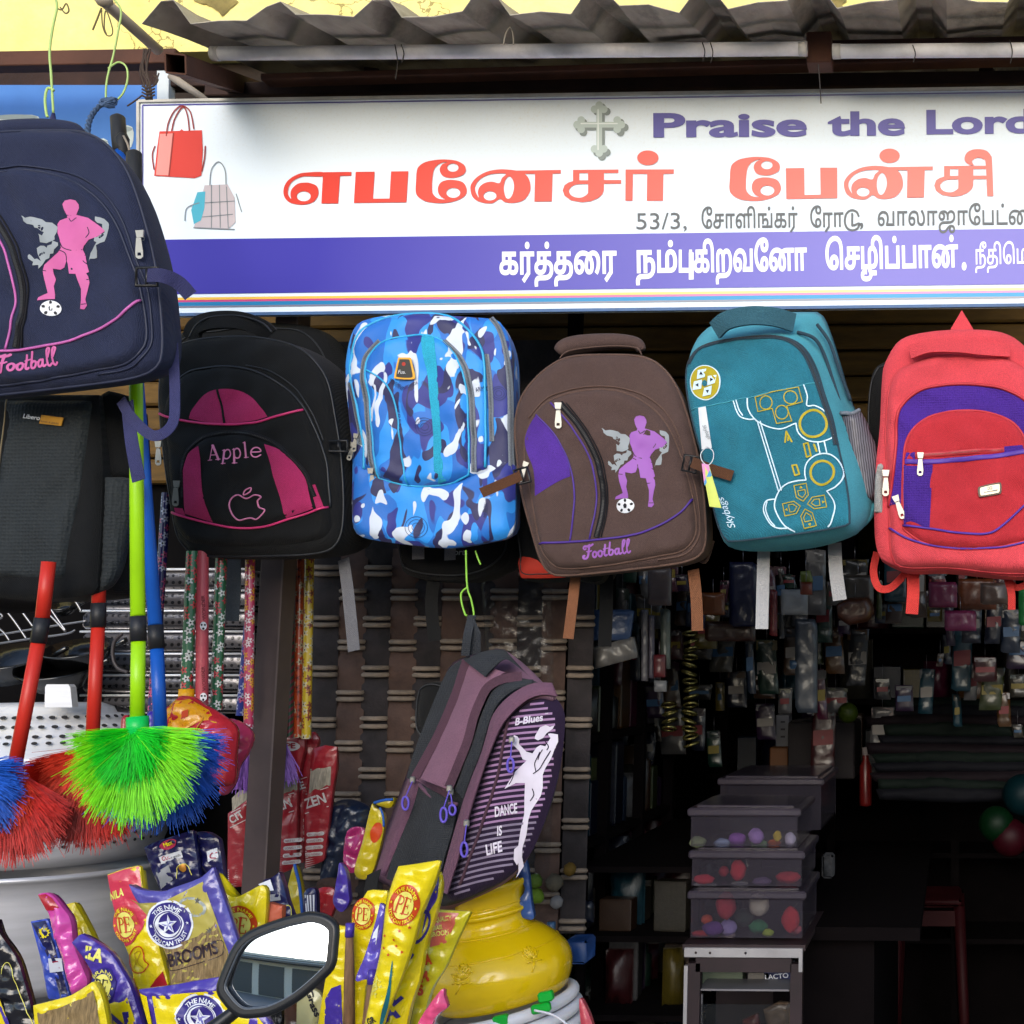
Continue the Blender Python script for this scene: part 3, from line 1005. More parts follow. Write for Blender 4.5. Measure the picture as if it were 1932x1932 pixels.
def tamil(s_, a, b, xh, bold=0.0):
    """Tamil letters written in visual order"""
    return text(s_, a, b, xh, bold=bold, fit=.52)
for s_, a, b in (('ேசாளிங்கர்', (1324,431),(1505,429)),('ேரா', (1529,429),(1592,428)),(',', (1622,427),(1629,427)),('வாலாஜாேபட்ைட', (1656,426),(1965,423))):
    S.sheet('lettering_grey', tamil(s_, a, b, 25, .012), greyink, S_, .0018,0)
# 'du' is drawn as strokes
S.sheet('lettering_grey', stroke(spline([(1620,408),(1616,400),(1606,397),(1597,404),(1594,418),(1598,430),(1608,435),(1618,431),(1621,422),(1612,425),(1608,425)], False, 4),4) + stroke([(1608,404),(1608,426)], 4), greyink, S_, .0018,0)
wink = ink('ink_white', '#e8e8e6', '#f4f4f4')
for s_, a, b, xh, bo in (('கர்த்தைர', (943,517),(1164,515),37, .03),('நம்', (1200,514),(1278,513),37, .03),('ப', (1281,513),(1306,513),37, .03),('கிறவேனா', (1309,513),(1523,509),37, .03),
                         ('ெசழிப்பான்', (1558,508),(1808,503),37, .03),('நீதிெமா', (1840,499),(1958,497),26, .01)):
    S.sheet('lettering_white', tamil(s_, a, b, xh, bo), wink, S_, .0018,0)
S.sheet('lettering_white', [rev([(1300,477),(1309,477),(1309,528),(1300,528)])] + [rev(circle(1819,503,4.5,8))], wink, S_, .0021,0)
# cross printed in grey relief
cr_l, cr_d = ink('ink_cross_light', '#aebab6', '#b7c2be'), ink('ink_cross_shadow', '#808886', '#8a9290')
def crossarms(u, v, k):
    c = []
    for (dx, dy, L) in ((0,-1,33),(-1,0,38),(1,0,38),(0,1,50)):
        ex, ey = u + dx * L * k, v + dy * L * k
        c += stroke([(u, v),(ex, ey)], 11 * k)
        px, py = -dy, dx
        for q in (-1,0,1):
            c.append(rev(circle(ex + px * q * 9 * k + dx * (5 if q == 0 else -3) * k, ey + py * q * 9 * k + dy * (5 if q == 0 else -3) * k, 7.5 * k, n=12)))
    return c
S.sheet('cross_shadow', crossarms(1136,241,1), cr_d, S_, .0016,0)
S.sheet('cross', crossarms(1131,236, .97), cr_l, S_, .0020,0)
S.sheet('cross_light', stroke([(1129,208),(1129,283)], 2.5) + stroke([(1097,234),(1165,234)], 2.5), ink('ink_cross_hi', '#d5dcd9', '#dde2e0'), S_, .0024,0)
# printed handbags
hb, hbd = ink('ink_bag_red', '#c8433b', '#c8433b'), ink('ink_bag_dark', '#8d3a35', '#8d3a35')
S.sheet('handbag_print', [rev(z1((905,745),(1020,742),(1030,732),(1042,742),(1145,738),(1150,850),(1142,995),(1105,1010),(875,997),(890,850)))], hb, S_, .0016,0)
S.sheet('handbag_print', [rev(z1((908,760),(985,757),(960,995),(885,992)))], ink('ink_bag_pale', '#dd8d86', '#dd8d86'), S_, .0019,0)
for pth in (((945,770),(955,700),(990,630),(1035,602),(1080,635),(1100,730)),((975,740),(990,680),(1020,625),(1045,610),(1065,660),(1075,740)),((880,830),(865,880),(875,960)),((1165,830),(1160,900),(1145,970)),((985,757),(960,995))):
    S.sheet('handbag_print', stroke(spline(z1(*pth), False, 5),2.6), hbd, S_, .0022,0)
pg = ink('ink_pale_grey', '#7d8388', '#7d8388')
S.sheet('handbag_print', [rev(z1((1160,1050),(1290,1045),(1330,1120),(1335,1260),(1290,1300),(1100,1290),(1130,1180)))], ink('ink_bag_white', '#b9aeb2', '#b9aeb2'), S_, .0016,0)
S.sheet('handbag_print', [rev(z1((1120,1090),(1165,1085),(1160,1180),(1140,1250),(1100,1270),(1085,1190)))], ink('ink_cyan_fringe', '#4fa6bb', '#4fa6bb'), S_, .0019,0)
for pth in (((1190,1050),(1200,960),(1240,918),(1275,960),(1282,1045)),((1165,1150),(1330,1140)),((1150,1230),(1320,1215)),((1200,1050),(1200,1290)),((1245,1050),(1250,1290)),((1285,1060),(1295,1290)),((1340,1100),(1355,1150),(1370,1200)),((1130,1150),(1060,1180),(1050,1250)),((1100,1290),(1330,1300))):
    S.sheet('handbag_print', stroke(spline(z1(*pth), False, 5),1.8), pg, S_, .0022,0)
# ================================================================= backpacks
ziptape = fabric('zip_tape_black', '#17161a', bump=.3)
zipteeth = mat('zip_teeth_black', '#2a2a2c', rough=.4)
greytape = fabric('zip_tape_grey', '#6f7680', bump=.3)
greyteeth = mat('zip_teeth_grey', '#4b4f58', rough=.4, metal=.3)
chrome = mat('worn_chrome', '#8c8a84', rough=.4, metal=.8, var=.1)
buck = plastic('black_buckle', '#141416')
whiteprint = mat('print_white', '#d4d5da', rough=.6)
ballblack = mat('print_black', '#1c1a20', rough=.6)
greyprint = mat('print_grey', '#868c90', rough=.6)
def buckle(T, u, v, w, h, y, parent, name='buckle', rot=0.0):
    def R(x, z):
        return (u + x * math.cos(rot) - z * math.sin(rot), v + x * math.sin(rot) + z * math.cos(rot))
    c = [R(-w, -h), R(w, -h), R(w, h), R(-w, h)]
    o = B().tube([P(a, b, y) for a, b in c], .0028, n=6, closed=True).mk(name, buck, parent)
    B().tube([P(*R(0,-h), y), P(*R(0, h), y)], .0022, n=6).mk('bar', buck, o)
    return o
FIG = [(468,1245),(540,1265),(578,1292),(610,1315),(632,1338),(600,1370),(545,1388),(515,1420),(505,1438),(520,1470),(530,1520),(543,1565),(530,1575),(540,1592),(545,1625),(535,1670),(525,1720),(538,1755),(520,1775),(492,1770),(498,1720),(500,1660),(485,1610),(478,1580),(440,1578),(428,1520),(418,1500),(405,1540),(375,1548),(330,1540),(332,1565),(347,1600),(340,1640),(352,1690),(352,1714),(300,1715),(250,1720),(256,1702),(312,1680),(300,1640),(287,1600),(278,1555),(287,1520),(330,1485),(372,1455),(388,1432),(378,1380),(362,1345),(358,1292),(372,1272),(415,1258),(410,1240),(398,1215),(392,1185),(405,1165),(432,1157),(462,1163),(478,1185),(480,1205),(472,1228)]
FLAMES = [[(150,1240),(185,1262),(240,1258),(300,1278),(352,1300),(352,1360),(340,1400),(300,1395),(270,1390),(258,1352),(290,1362),(282,1330),(250,1310),(215,1300),(180,1275)],
          [(380,1410),(350,1440),(330,1470),(290,1500),(262,1535),(235,1525),(210,1490),(208,1462),(240,1490),(262,1498),(240,1450),(262,1410),(300,1425),(330,1405),(350,1395)],
          [(570,1270),(600,1258),(640,1285),(648,1320),(630,1400),(600,1430),(590,1480),(560,1500),(540,1495),(560,1440),(590,1400),(570,1375),(600,1370),(632,1338),(610,1300)]]
def football_bag(T, y, name, label, main, piping, patch, prt, pipebody, sc, seed, left_open=True, zoff=True):
    """brown and navy bags share one pattern; T maps the pattern to the picture"""
    o_ = T(z5((1500,335),(1300,345),(1180,400),(1080,490),(1010,600),(985,750),(1000,950),(1030,1150),(1085,1350),(1125,1480),(1175,1560),(1260,1582),(1500,1562),(1850,1522),(1975,1495),(2035,1460),(2060,1400),(2060,1250),(2035,1000),(1980,750),(1910,540),(1820,410),(1700,345)))
    out = resample(spline(o_, True, 5),110)
    c = np.array(out).mean(0)
    t = thing(name, label, 'backpack', P(c[0], max(p[1] for p in out), y))
    s = Surf(out, y, H=.016 * sc, w=26 * sc, wr=.0036, seed=seed, lam=95 * sc)
    s.shell('body', main, t, depth=(.14 if patch else .085), bul=1.03, bsc=(.93 if patch else .90))
    f = s.front('front_panel', main, t, step=9)
    s.tube('piping', out, .0026 * sc, pipebody, t, .001, closed=True, sm=False)
    # raised pocket with the arch
    pk = T(z5((1062,985),(1050,880),(1062,790),(1110,680),(1200,602),(1350,552),(1500,540),(1650,572),(1780,652),(1870,765),(1935,920),(1985,1080),(2015,1250),(2010,1370),(1940,1445),(1800,1478),(1500,1530),(1260,1545),(1180,1490),(1135,1400),(1100,1200)))
    pk = resample(spline(pk, True, 5),100)
    p = Surf(pk, y, H=.014 * sc, w=16 * sc, wr=.0026, seed=seed + 3, lam=70 * sc, parent=s)
    pp = p.panel('front_pocket', main, t, step=8)
    p.tube('piping', pk, .0022 * sc, pipebody, t, .0008, closed=True, sm=False)
    # second seam just outside the arch
    p2 = T(z5((1075,700),(1180,590),(1340,535),(1500,522),(1680,555),(1810,630),(1900,750),(1960,920),(2012,1080),(2035,1250),(2030,1370),(1960,1462),(1800,1498)))
    s.tube('piping', p2, .0016 * sc, pipebody, t, .001)
    if patch:
        pc = T(z5((1130,692),(1130,692),(1200,760),(1270,860),(1310,950),(1325,1035),(1325,1035),(1240,1070),(1125,1145),(1125,1145),(1118,1000),(1060,850),(1075,770)))
        p.sheet('colour_patch', [spline(pc, True, 4)], patch, pp, .0009,9)
    p.tube('accent_piping', T(z5((1130,690),(1240,810),(1315,960),(1345,1100),(1340,1250),(1318,1395))), .0018 * sc, piping, t, .0012)
    p.tube('accent_piping', T(z5((1212,622),(1330,760),(1425,920),(1465,1080),(1462,1230),(1430,1385))), .0018 * sc, piping, t, .0012)
    p.tube('accent_piping', T(z5((1138,1408),(1400,1397),(1650,1367),(1800,1320),(1940,1235),(2000,1160))), .0022 * sc, piping, t, .0014)
    p.zipper(T(z5((1265,625),(1380,765),(1462,920),(1503,1080),(1500,1240),(1470,1378))),12 * sc, pp, ziptape, zipteeth, .0022)
    p.tube('piping', T(z5((1300,625),(1410,765),(1490,920),(1528,1080),(1524,1240),(1498,1376))), .0014 * sc, ziptape, pp, .002)
    # print: the footballer
    iv = lambda q: T([(1187 + ((a / 3) - 109) / 1.3,958 + ((b / 3) - 588) / 1.2) for a, b in q])
    p.sheet('footballer_print', [rev(iv(FIG))], prt, pp, .0011,14)
    for i_, fl in enumerate(FLAMES):
        rr = random.Random(i_)
        fj = [(a + rr.uniform(-9,9), b + rr.uniform(-9,9)) for a, b in [q for pr_ in zip(fl, fl[1:] + fl[:1]) for q in (pr_[0], ((pr_[0][0] + pr_[1][0]) / 2,(pr_[0][1] + pr_[1][1]) / 2))]]
        holes = [rev(circle(*iv([(sum(a for a, b in fl) / len(fl) + rr.uniform(-30,30), sum(b for a, b in fl) / len(fl) + rr.uniform(-30,30))])[0], rr.uniform(1.5,4) * sc, 2.0, n=7, rot=rr.uniform(0,3)))[::-1] for _ in range(3)]
        p.sheet('flame_print', [rev(iv(fj))] + holes, greyprint, pp, .0009,0)
    for ln in (((425,1262),(440,1280),(470,1262)),((382,1400),(400,1430),(450,1445),(500,1440)),((540,1320),(548,1350),(530,1375)),((372,1440),(410,1460),(418,1500)),((280,1552),(310,1555)),((480,1615),(540,1608)),((500,1745),(530,1745)),((518,1470),(508,1500),(530,1520)),((395,1232),(405,1243),(435,1245))):
        p.sheet('print_line', stroke(iv(spline(ln, False, 4)),1.5 * sc), main, pp, .0013,0)
    bc = iv([(328,1765)])[0]
    p.sheet('ball_print', [rev(circle(bc[0], bc[1], 17.5 * sc, 13.5 * sc, 26))], whiteprint, pp, .0013,0)
    penta = [rev(circle(bc[0] + 0, bc[1], 5.2 * sc, 4 * sc, 5,-1.57))]
    for k in range(5):
        a = -1.57 + k * 2 * math.pi / 5
        penta.append(rev(circle(bc[0] + 12.8 * sc * math.cos(a), bc[1] + 10 * sc * math.sin(a),3.6 * sc, 2.9 * sc, 5, a)))
    p.sheet('ball_print', penta, ballblack, pp, .0016,0)
    # the word
    p0, p1 = T([(1109,1058)])[0], T([(1203,1045)])[0]
    W = p1[0] - p0[0]
    fw = script_word(p0, p1, W)
    p.sheet('lettering', fw, prt, pp, .0012,0)
    # grip handle
    dz_ = 0 if name != 'x' and patch else 14
    hp = T(z5((1235,330),(1280,290),(1400,268),(1560,258),(1670,270),(1700,310)))
    hp = [(a, b + dz_ * 1.9) for a, b in hp]
    X = [P(a, b, y + .02 * sc) for a, b in spline(hp, False, 6)]
    rr_ = [(.009 + .010 * math.sin(math.pi * min(1, max(0, i / (len(X) - 1))) ** .5)) * sc for i in range(len(X))]
    hd = B().tube(X, rr_, n=10).mk('grip_handle', main, t)
    p3 = spline([(a[0], a[1] + 8 * sc) for a in hp], False, 6)
    B().tube([P(a, b, y + .02 * sc - .017 * sc) for a, b in p3], .0014 * sc, n=5).mk('seam', pipebody, hd)
    return t, s, p, T
def script_word(p0, p1, W):
    """'Football' in a slanted brush script, drawn as strokes"""
    st = []
    ww = []
    def add(pts, w=.05):
        st.append((spline(pts, False, 5), w))
    # x runs 0..1 over the word, y 0 baseline .. up positive (x-height .11, cap .26)
    add([(.17, .285),(.12, .265),(.06, .27),(.03, .235),(.05, .20),(.08, .21)], .028)
    add([(.06, .262),(.14, .25),(.20, .262),(.235, .28)], .04)
    add([(.155, .25),(.13, .16),(.10, .06),(.06, .012),(.01, .02),(.005, .06),(.03, .07)], .042)
    add([(.09, .15),(.14, .14),(.185, .155)], .028)
    def oo(x):
        add([(x + .045, .125),(x + .01, .10),(x, .05),(x + .02, .012),(x + .055, .02),(x + .08, .07),(x + .07, .115),(x + .045, .125)], .036)
        add([(x + .07, .105),(x + .10, .10),(x + .125, .11)], .02)
    oo(.20); oo(.315)
    add([(.475, .235),(.455, .14),(.435, .05),(.45, .012),(.48, .025)], .038)
    add([(.43, .15),(.52, .16)], .022)
    add([(.575, .27),(.55, .17),(.525, .05),(.54, .012),(.58, .02),(.605, .07),(.60, .11),(.565, .12),(.545, .10)], .036)
    add([(.605, .09),(.64, .10)], .02)
    add([(.715, .12),(.68, .125),(.65, .09),(.645, .04),(.665, .012),(.70, .04),(.72, .115)], .034)
    add([(.725, .125),(.715, .05),(.73, .012),(.76, .03)], .034)
    for x in (.78, .87):
        add([(x + .035, .15),(x + .075, .23),(x + .085, .275),(x + .06, .285),(x + .035, .23),(x + .012, .10),(x + .015, .03),(x + .04, .01),(x + .075, .04)], .032)
    ang = math.atan2(p1[1] - p0[1], p1[0] - p0[0])
    ca, sa = math.cos(ang), math.sin(ang)
    out = []
    for pts, w_ in st:
        q = [(p0[0] + W * (x * ca + y * .95 * sa), p0[1] + W * (x * sa - y * .95 * ca)) for x, y in pts]
        out += stroke(q, w_ * W)
    return out
ident = lambda q: q
brown = fabric('fabric_brown', '#4d3c38', var=.12)
brownpipe = fabric('piping_brown', '#5c473f')
purp = fabric('fabric_violet', '#4c2c86')
purpipe = mat('piping_violet', '#44287e', rough=.5)
lilac = mat('print_lilac', '#8e54a4', rough=.6)
bag5, sB, pB, _ = football_bag(ident, 2.46, 'football_backpack', 'brown backpack with a purple patch, lilac footballer print and the word Football', brown, purpipe, purp, lilac, brownpipe, 1.0,11)
navy = fabric('fabric_navy', '#23283f', var=.15)
navypipe = mat('piping_navy', '#1d2238', rough=.5)
pinkpipe = mat('piping_pink', '#b25a9c', rough=.5)
pinkp = mat('print_pink', '#b8568e', rough=.6)
TN = lambda q: [(122 + 1.28 * (a - 1187),592 + 1.2 * (b - 958) - .02 * (a - 1187)) for a, b in q]
bag1, sN, pN, _ = football_bag(TN, 2.0, 'football_backpack', 'large navy backpack at the left edge with pink footballer print and pink script', navy, pinkpipe, None, pinkp, navypipe, 1.06,23)
# pulls, straps and buckles of the brown one
pB.pull(*z5((1258,640))[0], .0,42, bag5, chrome)
sB.pull(*z5((1072,965))[0], .35,34, bag5, chrome, .012)
bstrap = fabric('webbing_brown', '#5b3a26', bump=.8)
tanstrap = fabric('webbing_tan', '#7a4f36', bump=.8)
buckle(None, 985,898,13,14,2.40, bag5, rot=-.25)
band('side_strap', [(984,897),(950,912),(908,930)], .019, [2.40,2.385,2.37], bstrap, bag5)
buckle(None, 1302,875,13,15,2.41, bag5, rot=.2)
band('side_strap', [(1306,872),(1340,885),(1382,898)], .020, [2.40,2.385,2.38], bstrap, bag5)
band('webbing_tail', [(1086,1085),(1080,1140),(1072,1205)], .020, [2.52,2.50,2.50], tanstrap, bag5)
band('webbing_tail', [(1308,1075),(1314,1130),(1316,1190)], .022, [2.52,2.50,2.50], tanstrap, bag5)
wire('strap_cord', [(1300,1010),(1308,1040),(1330,1060),(1345,1020)], 2.55, .004, brown, bag5)
# navy extras
nstrap = fabric('webbing_navy', '#34355e', bump=.8)
sN.pull(278,448,-.05,48, bag1, chrome, .006)
buckle(None, 277,522,20,17,1.96, bag1)
band('side_strap', [(277,520),(305,520),(335,532),(360,558)], .022, [1.96,1.95,1.96,1.97], nstrap, bag1)
band('side_strap', [(308,565),(318,640),(322,660)], .02, [2.06,2.06,2.06], nstrap, bag1)
band('webbing_loop', [(326,650),(330,740),(325,800),(290,822),(250,790),(228,755)], .017, [2.05,2.02,2.0,2.0,2.03,2.06], nstrap, bag1)
band('webbing_tail', [(240,760),(248,830),(262,907)], .021, [2.06,2.02,2.01], nstrap, bag1)
# folded hanging loop and hook on top of the navy bag
mk('hanging_loop', [P(98,212,2.12), P(80,258,2.10), P(112,262,2.10), P(104,214,2.12), P(94,258,2.09)], [(0,1,4),(0,4,2,3),(0,3,2,1)], nstrap, bag1, smooth=False)
# ---------------------------------------------------------------- black bag with pink panels
black = fabric('fabric_black', '#0a0a0b', var=.25, spec=.3)
blackpipe = mat('piping_black', '#212327', rough=.4)
pinkf = fabric('fabric_pink', '#a52b5b', var=.12)
pinkpp = mat('piping_hot_pink', '#c9366e', rough=.45)
pprint = mat('print_pale_pink', '#d67fa4', rough=.6)
y = 2.46
out = resample(spline(z4((945,320),(1100,252),(1350,230),(1550,250),(1700,300),(1800,390),(1860,500),(1900,700),(1930,900),(1945,1150),(1935,1330),(1890,1420),(1800,1455),(1600,1470),(1150,1470),(1060,1430),(1005,1350),(975,1200),(930,900),(905,600),(915,420)), True, 5),110)
t3 = thing('school_backpack', 'black backpack with hot pink dome panel, the word Apple and a fruit outline', 'backpack', P(480,1068, y))
s = Surf(out, y, H=.016, w=26, wr=.0036, seed=31, lam=95)
s.shell('body', black, t3, depth=.15, bul=1.04, bsc=.95, boff=(8,-6))
s.front('front_panel', black, t3)
s.tube('piping', out, .0024, blackpipe, t3, .001, closed=True, sm=False)
pk = resample(spline(z4((1005,1230),(985,1000),(962,700),(985,560),(1080,450),(1200,418),(1350,413),(1500,448),(1650,540),(1750,650),(1820,800),(1870,950),(1890,1200),(1885,1330),(1800,1390),(1500,1420),(1200,1415),(1060,1370)), True, 5),100)
p = Surf(pk, y, H=.014, w=18, wr=.0026, seed=33, lam=75, parent=s)
pp = p.panel('front_pocket', black, t3)
p.tube('piping', z4((1005,525),(1080,450),(1200,420),(1350,415),(1500,450),(1650,540),(1750,650),(1820,800),(1870,950),(1892,1200)), .0026, blackpipe, t3, .001)
s.tube('piping', z4((1420,405),(1560,440),(1700,540),(1800,690),(1850,830)), .0016, blackpipe, t3, .001)
dome = spline(z4((1122,712),(1122,712),(1150,640),(1210,577),(1290,550),(1400,555),(1480,600),(1530,655),(1562,702),(1562,702),(1460,725),(1350,738),(1230,733)), True, 4)
p.sheet('pink_dome', [dome], pinkf, pp, .0012,9)
p.tube('seam', z4((1287,551),(1305,640),(1322,736)), .0022, black, pp, .0016)
p.tube('accent_piping', z4((920,672),(1000,702),(1100,724),(1250,742),(1400,742),(1550,720),(1750,658)), .0024, pinkpp, t3, .0015)
ik = resample(spline(z4((1102,1250),(1102,1250),(1088,1050),(1100,950),(1140,882),(1220,822),(1350,797),(1480,812),(1600,862),(1700,950),(1770,1040),(1835,1212),(1835,1212),(1700,1268),(1500,1315),(1300,1305)), True, 5),90)
q = Surf(ik, y, H=.008, w=14, wr=.001, seed=35, parent=p)
qq = q.panel('arched_pocket', black, t3)
q.sheet('pink_side', [spline(z4((1187,868),(1187,868),(1140,898),(1110,945),(1098,1050),(1108,1245),(1108,1245),(1255,1293),(1255,1293),(1215,1120)), True, 3)], pinkf, qq, .001,9)
q.sheet('pink_side', [spline(z4((1550,856),(1550,856),(1640,890),(1720,960),(1780,1060),(1820,1215),(1820,1215),(1678,1272),(1678,1272),(1640,1150),(1590,980)), True, 3)], pinkf, qq, .001,9)
p.sheet('pink_side', [z4((1800,1088),(1832,1080),(1872,1205),(1835,1216))], pinkf, pp, .001,9)
p.sheet('pink_side', [z4((1042,1210),(1090,1215),(1104,1255),(1048,1238))], pinkf, pp, .001,9)
p.zipper(z4((1090,1150),(1092,960),(1140,872),(1220,812),(1350,787),(1480,802),(1600,852),(1710,945),(1780,1035),(1825,1150)),9, t3, ziptape, zipteeth, .003)
p.tube('accent_piping', z4((1003,1230),(1100,1262),(1250,1300),(1400,1325),(1550,1315),(1700,1270),(1888,1203)), .0024, pinkpp, t3, .0018)
# serif lettering 'Apple'
def serif_apple():
    A, Bp = z4((1243,948))[0], z4((1540,928))[0]
    W = Bp[0] - A[0]
    cs = []
    def S_(pts, w): cs.append((spline(pts, False, 5) if len(pts) > 2 else pts, w))
    S_([(.02,0),(.105, .25)], .018); S_([(.105, .25),(.19,0)], .045); S_([(.05, .085),(.155, .085)], .018); S_([(-.01,0),(.06,0)], .016); S_([(.14,0),(.225,0)], .016)
    for x in (.25, .44):
        S_([(x + .03, .165),(x + .03,-.085)], .034); S_([(x, -.085),(x + .075,-.085)], .016); S_([(x + .002, .158),(x + .03, .168)], .016)
        S_([(x + .035, .135),(x + .075, .168),(x + .125, .155),(x + .148, .085),(x + .12, .015),(x + .075,0),(x + .035, .025)], .026)
    S_([(.68, .265),(.68,0)], .034); S_([(.65,0),(.72,0)], .016); S_([(.652, .258),(.68, .268)], .016)
    S_([(.77, .09),(.925, .095),(.915, .145),(.865, .17),(.80, .15),(.765, .085),(.79, .02),(.85, .0),(.925, .035)], .024)
    ang = math.atan2(Bp[1] - A[1], Bp[0] - A[0]); ca, sa = math.cos(ang), math.sin(ang)
    out_ = []
    for pts, w_ in cs:
        out_ += stroke([(A[0] + W * (x * ca + z * sa) * 1.06, A[1] + W * (x * sa - z * ca) * 1.06) for x, z in pts], w_ * W)
    return out_
q.sheet('lettering', serif_apple(), pprint, qq, .0014,0)
q.tube('fruit_outline', z4((1455,1162),(1410,1142),(1375,1160),(1362,1200),(1380,1250),(1415,1283),(1450,1275),(1480,1270),(1512,1278),(1545,1250),(1558,1225),(1525,1210),(1515,1175),(1535,1152),(1500,1142)), .0015, pprint, qq, .0012, closed=True)
q.tube('fruit_outline', z4((1440,1142),(1448,1115),(1480,1102),(1475,1125)), .0014, pprint, qq, .0012, closed=True)
p.pull(*z4((1058,1075))[0], .02,42, t3, chrome)
s.pull(*z4((890,835))[0], .0,40, t3, chrome, -.004)
hp = z4((1085,245),(1110,175),(1200,140),(1350,138),(1470,175),(1530,225))
band('grip_handle', hp, .034, [y + .03, y + .02, y + .01, y + .01, y + .02, y + .03], black, t3, th=.010)
wire('handle_seam', z4((1070,235),(1115,160),(1200,118),(1350,112),(1480,150),(1538,205)), y + .005, .0018, blackpipe, t3)
buckle(None, *z4((1915,850))[0], 17,10, y - .02, t3)
gweb = fabric('webbing_grey', '#6d6c70', bump=.8)
band('webbing_tail', [(648,1055),(657,1120),(668,1228)], .023, [2.55,2.52,2.50], gweb, t3)
band('webbing_tail', [(441,1055),(441,1110),(437,1172)], .029, [2.6,2.6,2.6], fabric('webbing_dim_grey', '#55585b', bump=.8), t3)
# ---------------------------------------------------------------- blue camouflage bag
camo = bpy.data.materials.new('camouflage_blue'); camo.use_nodes = True
_t = camo.node_tree; _p = _t.nodes['Principled BSDF']; _L = _t.links.new
_tc_ = NN(_t, 'ShaderNodeTexCoord')
_mp = NN(_t, 'ShaderNodeMapping'); _mp.inputs['Scale'].default_value = (1,1, .55); _mp.inputs['Rotation'].default_value = (0, .5,0)
_L(_tc_.outputs['Object'], _mp.inputs[0])
def blob(sc, off, th, col, prev, soft=.012, dist=.7):
    ad = NN(_t, 'ShaderNodeVectorMath', operation='ADD'); ad.inputs[1].default_value = (off, off * .7, off * 1.3)
    _L(_mp.outputs[0], ad.inputs[0])
    n = NN(_t, 'ShaderNodeTexNoise', Scale=sc, Detail=.6); n.inputs['Distortion'].default_value = dist
    _L(ad.outputs[0], n.inputs['Vector'])
    r = NN(_t, 'ShaderNodeMapRange'); r.inputs[1].default_value, r.inputs[2].default_value = th - soft / 2, th + soft / 2
    _L(n.outputs['Fac'], r.inputs[0])
    mx = NN(_t, 'ShaderNodeMix', data_type='RGBA'); mx.inputs[7].default_value = C(col)
    _L(r.outputs[0], mx.inputs[0])
    if isinstance(prev, str): mx.inputs[6].default_value = C(prev)
    else: _L(prev, mx.inputs[6])
    return mx.outputs[2]
c_ = blob(20,0, .50, '#1264ba', '#2088dc')
c_ = blob(22,3.7, .565, '#23297c', c_)
c_ = blob(28,13.7, .60, '#1b1c4d', c_)
c_ = blob(24,8.1, .61, '#c3ccdb', c_, dist=1.2)
_L(c_, _p.inputs['Base Color'])
_p.inputs['Roughness'].default_value = .6; _p.inputs['Sheen Weight'].default_value = .1
_w = NN(_t, 'ShaderNodeTexNoise', Scale=400.0, Detail=2.0); _L(_tc_.outputs['Object'], _w.inputs['Vector'])
_b = NN(_t, 'ShaderNodeBump', Strength=.3); _b.inputs['Distance'].default_value = .001; _L(_w.outputs['Fac'], _b.inputs['Height']); _L(_b.outputs[0], _p.inputs['Normal'])
cyan = fabric('fabric_cyan', '#2fa0c0')
cyanpipe = mat('piping_cyan', '#2f9dcc', rough=.4)
y = 2.47
out = resample(spline(z5((62,900),(40,650),(22,450),(40,280),(90,160),(200,120),(330,105),(500,96),(620,112),(800,125),(900,150),(960,300),(970,600),(972,900),(970,1100),(968,1290),(940,1365),(800,1400),(600,1428),(400,1412),(200,1385),(100,1355),(65,1290),(62,1100)), True, 5),110)
t4 = thing('camouflage_backpack', 'blue and white camouflage backpack with a cyan stripe and yellow badge', 'backpack', P(815,1030, y))
s = Surf(out, y, H=.014, w=30, wr=.004, seed=41, lam=80)
s.shell('body', camo, t4, depth=.07, bul=1.01, bsc=.95)
s.front('front_panel', camo, t4)
pk = resample(spline(z5((150,985),(150,985),(145,850),(112,650),(75,500),(68,380),(110,240),(200,160),(330,115),(500,103),(620,122),(720,190),(800,290),(835,400),(845,600),(848,800),(845,1000),(845,1000),(600,1070),(350,1060)), True, 5),90)
p = Surf(pk, y, H=.011, w=18, wr=.003, seed=43, lam=80, parent=s)
pp = p.panel('main_compartment', camo, t4)
p.tube('piping', z5((148,985),(145,850),(112,650),(75,500),(68,380),(110,240),(200,160),(330,115),(500,103),(620,122),(720,190),(800,290),(828,400),(835,600),(838,980)), .0026, cyanpipe, t4, .001)
ik = resample(spline(z5((235,1040),(235,1040),(215,900),(190,600),(170,450),(180,370),(260,285),(400,245),(520,243),(620,285),(690,390),(730,500),(745,700),(750,1020),(750,1020),(600,1075),(400,1080)), True, 5),80)
q = Surf(ik, y, H=.010, w=16, wr=.0026, seed=45, lam=60, parent=p)
qq = q.panel('front_pocket', camo, t4)
q.tube('piping', ik, .0022, cyanpipe, t4, .001, closed=True, sm=False)
q.sheet('cyan_stripe', [spline(z5((497,250),(530,250),(568,272),(580,450),(600,750),(622,1058),(622,1058),(572,1075),(572,1075),(560,800),(530,500),(505,350)), True, 3)], cyan, qq, .0012,9)
q.tube('accent_piping', z5((182,440),(250,480),(310,540),(350,640),(372,800),(385,950),(402,1075)), .0018, cyanpipe, qq, .001)
p.zipper(z5((225,1045),(195,930),(175,650),(155,450),(168,360),(250,272)),9, t4, greytape, greyteeth, .002)
p.zipper(z5((610,275),(700,370),(748,480),(765,620),(775,800),(778,1005)),11, t4, greytape, greyteeth, .002)
s.zipper(z5((835,340),(855,500),(862,650),(865,830)),10, t4, greytape, greyteeth, .002)
s.zipper(z5((850,125),(905,200),(945,350),(962,550),(965,800),(968,990)),9, t4, greytape, greyteeth, .002)
s.zipper(z5((60,500),(85,600),(120,750),(125,850)),8, t4, greytape, greyteeth, .002)
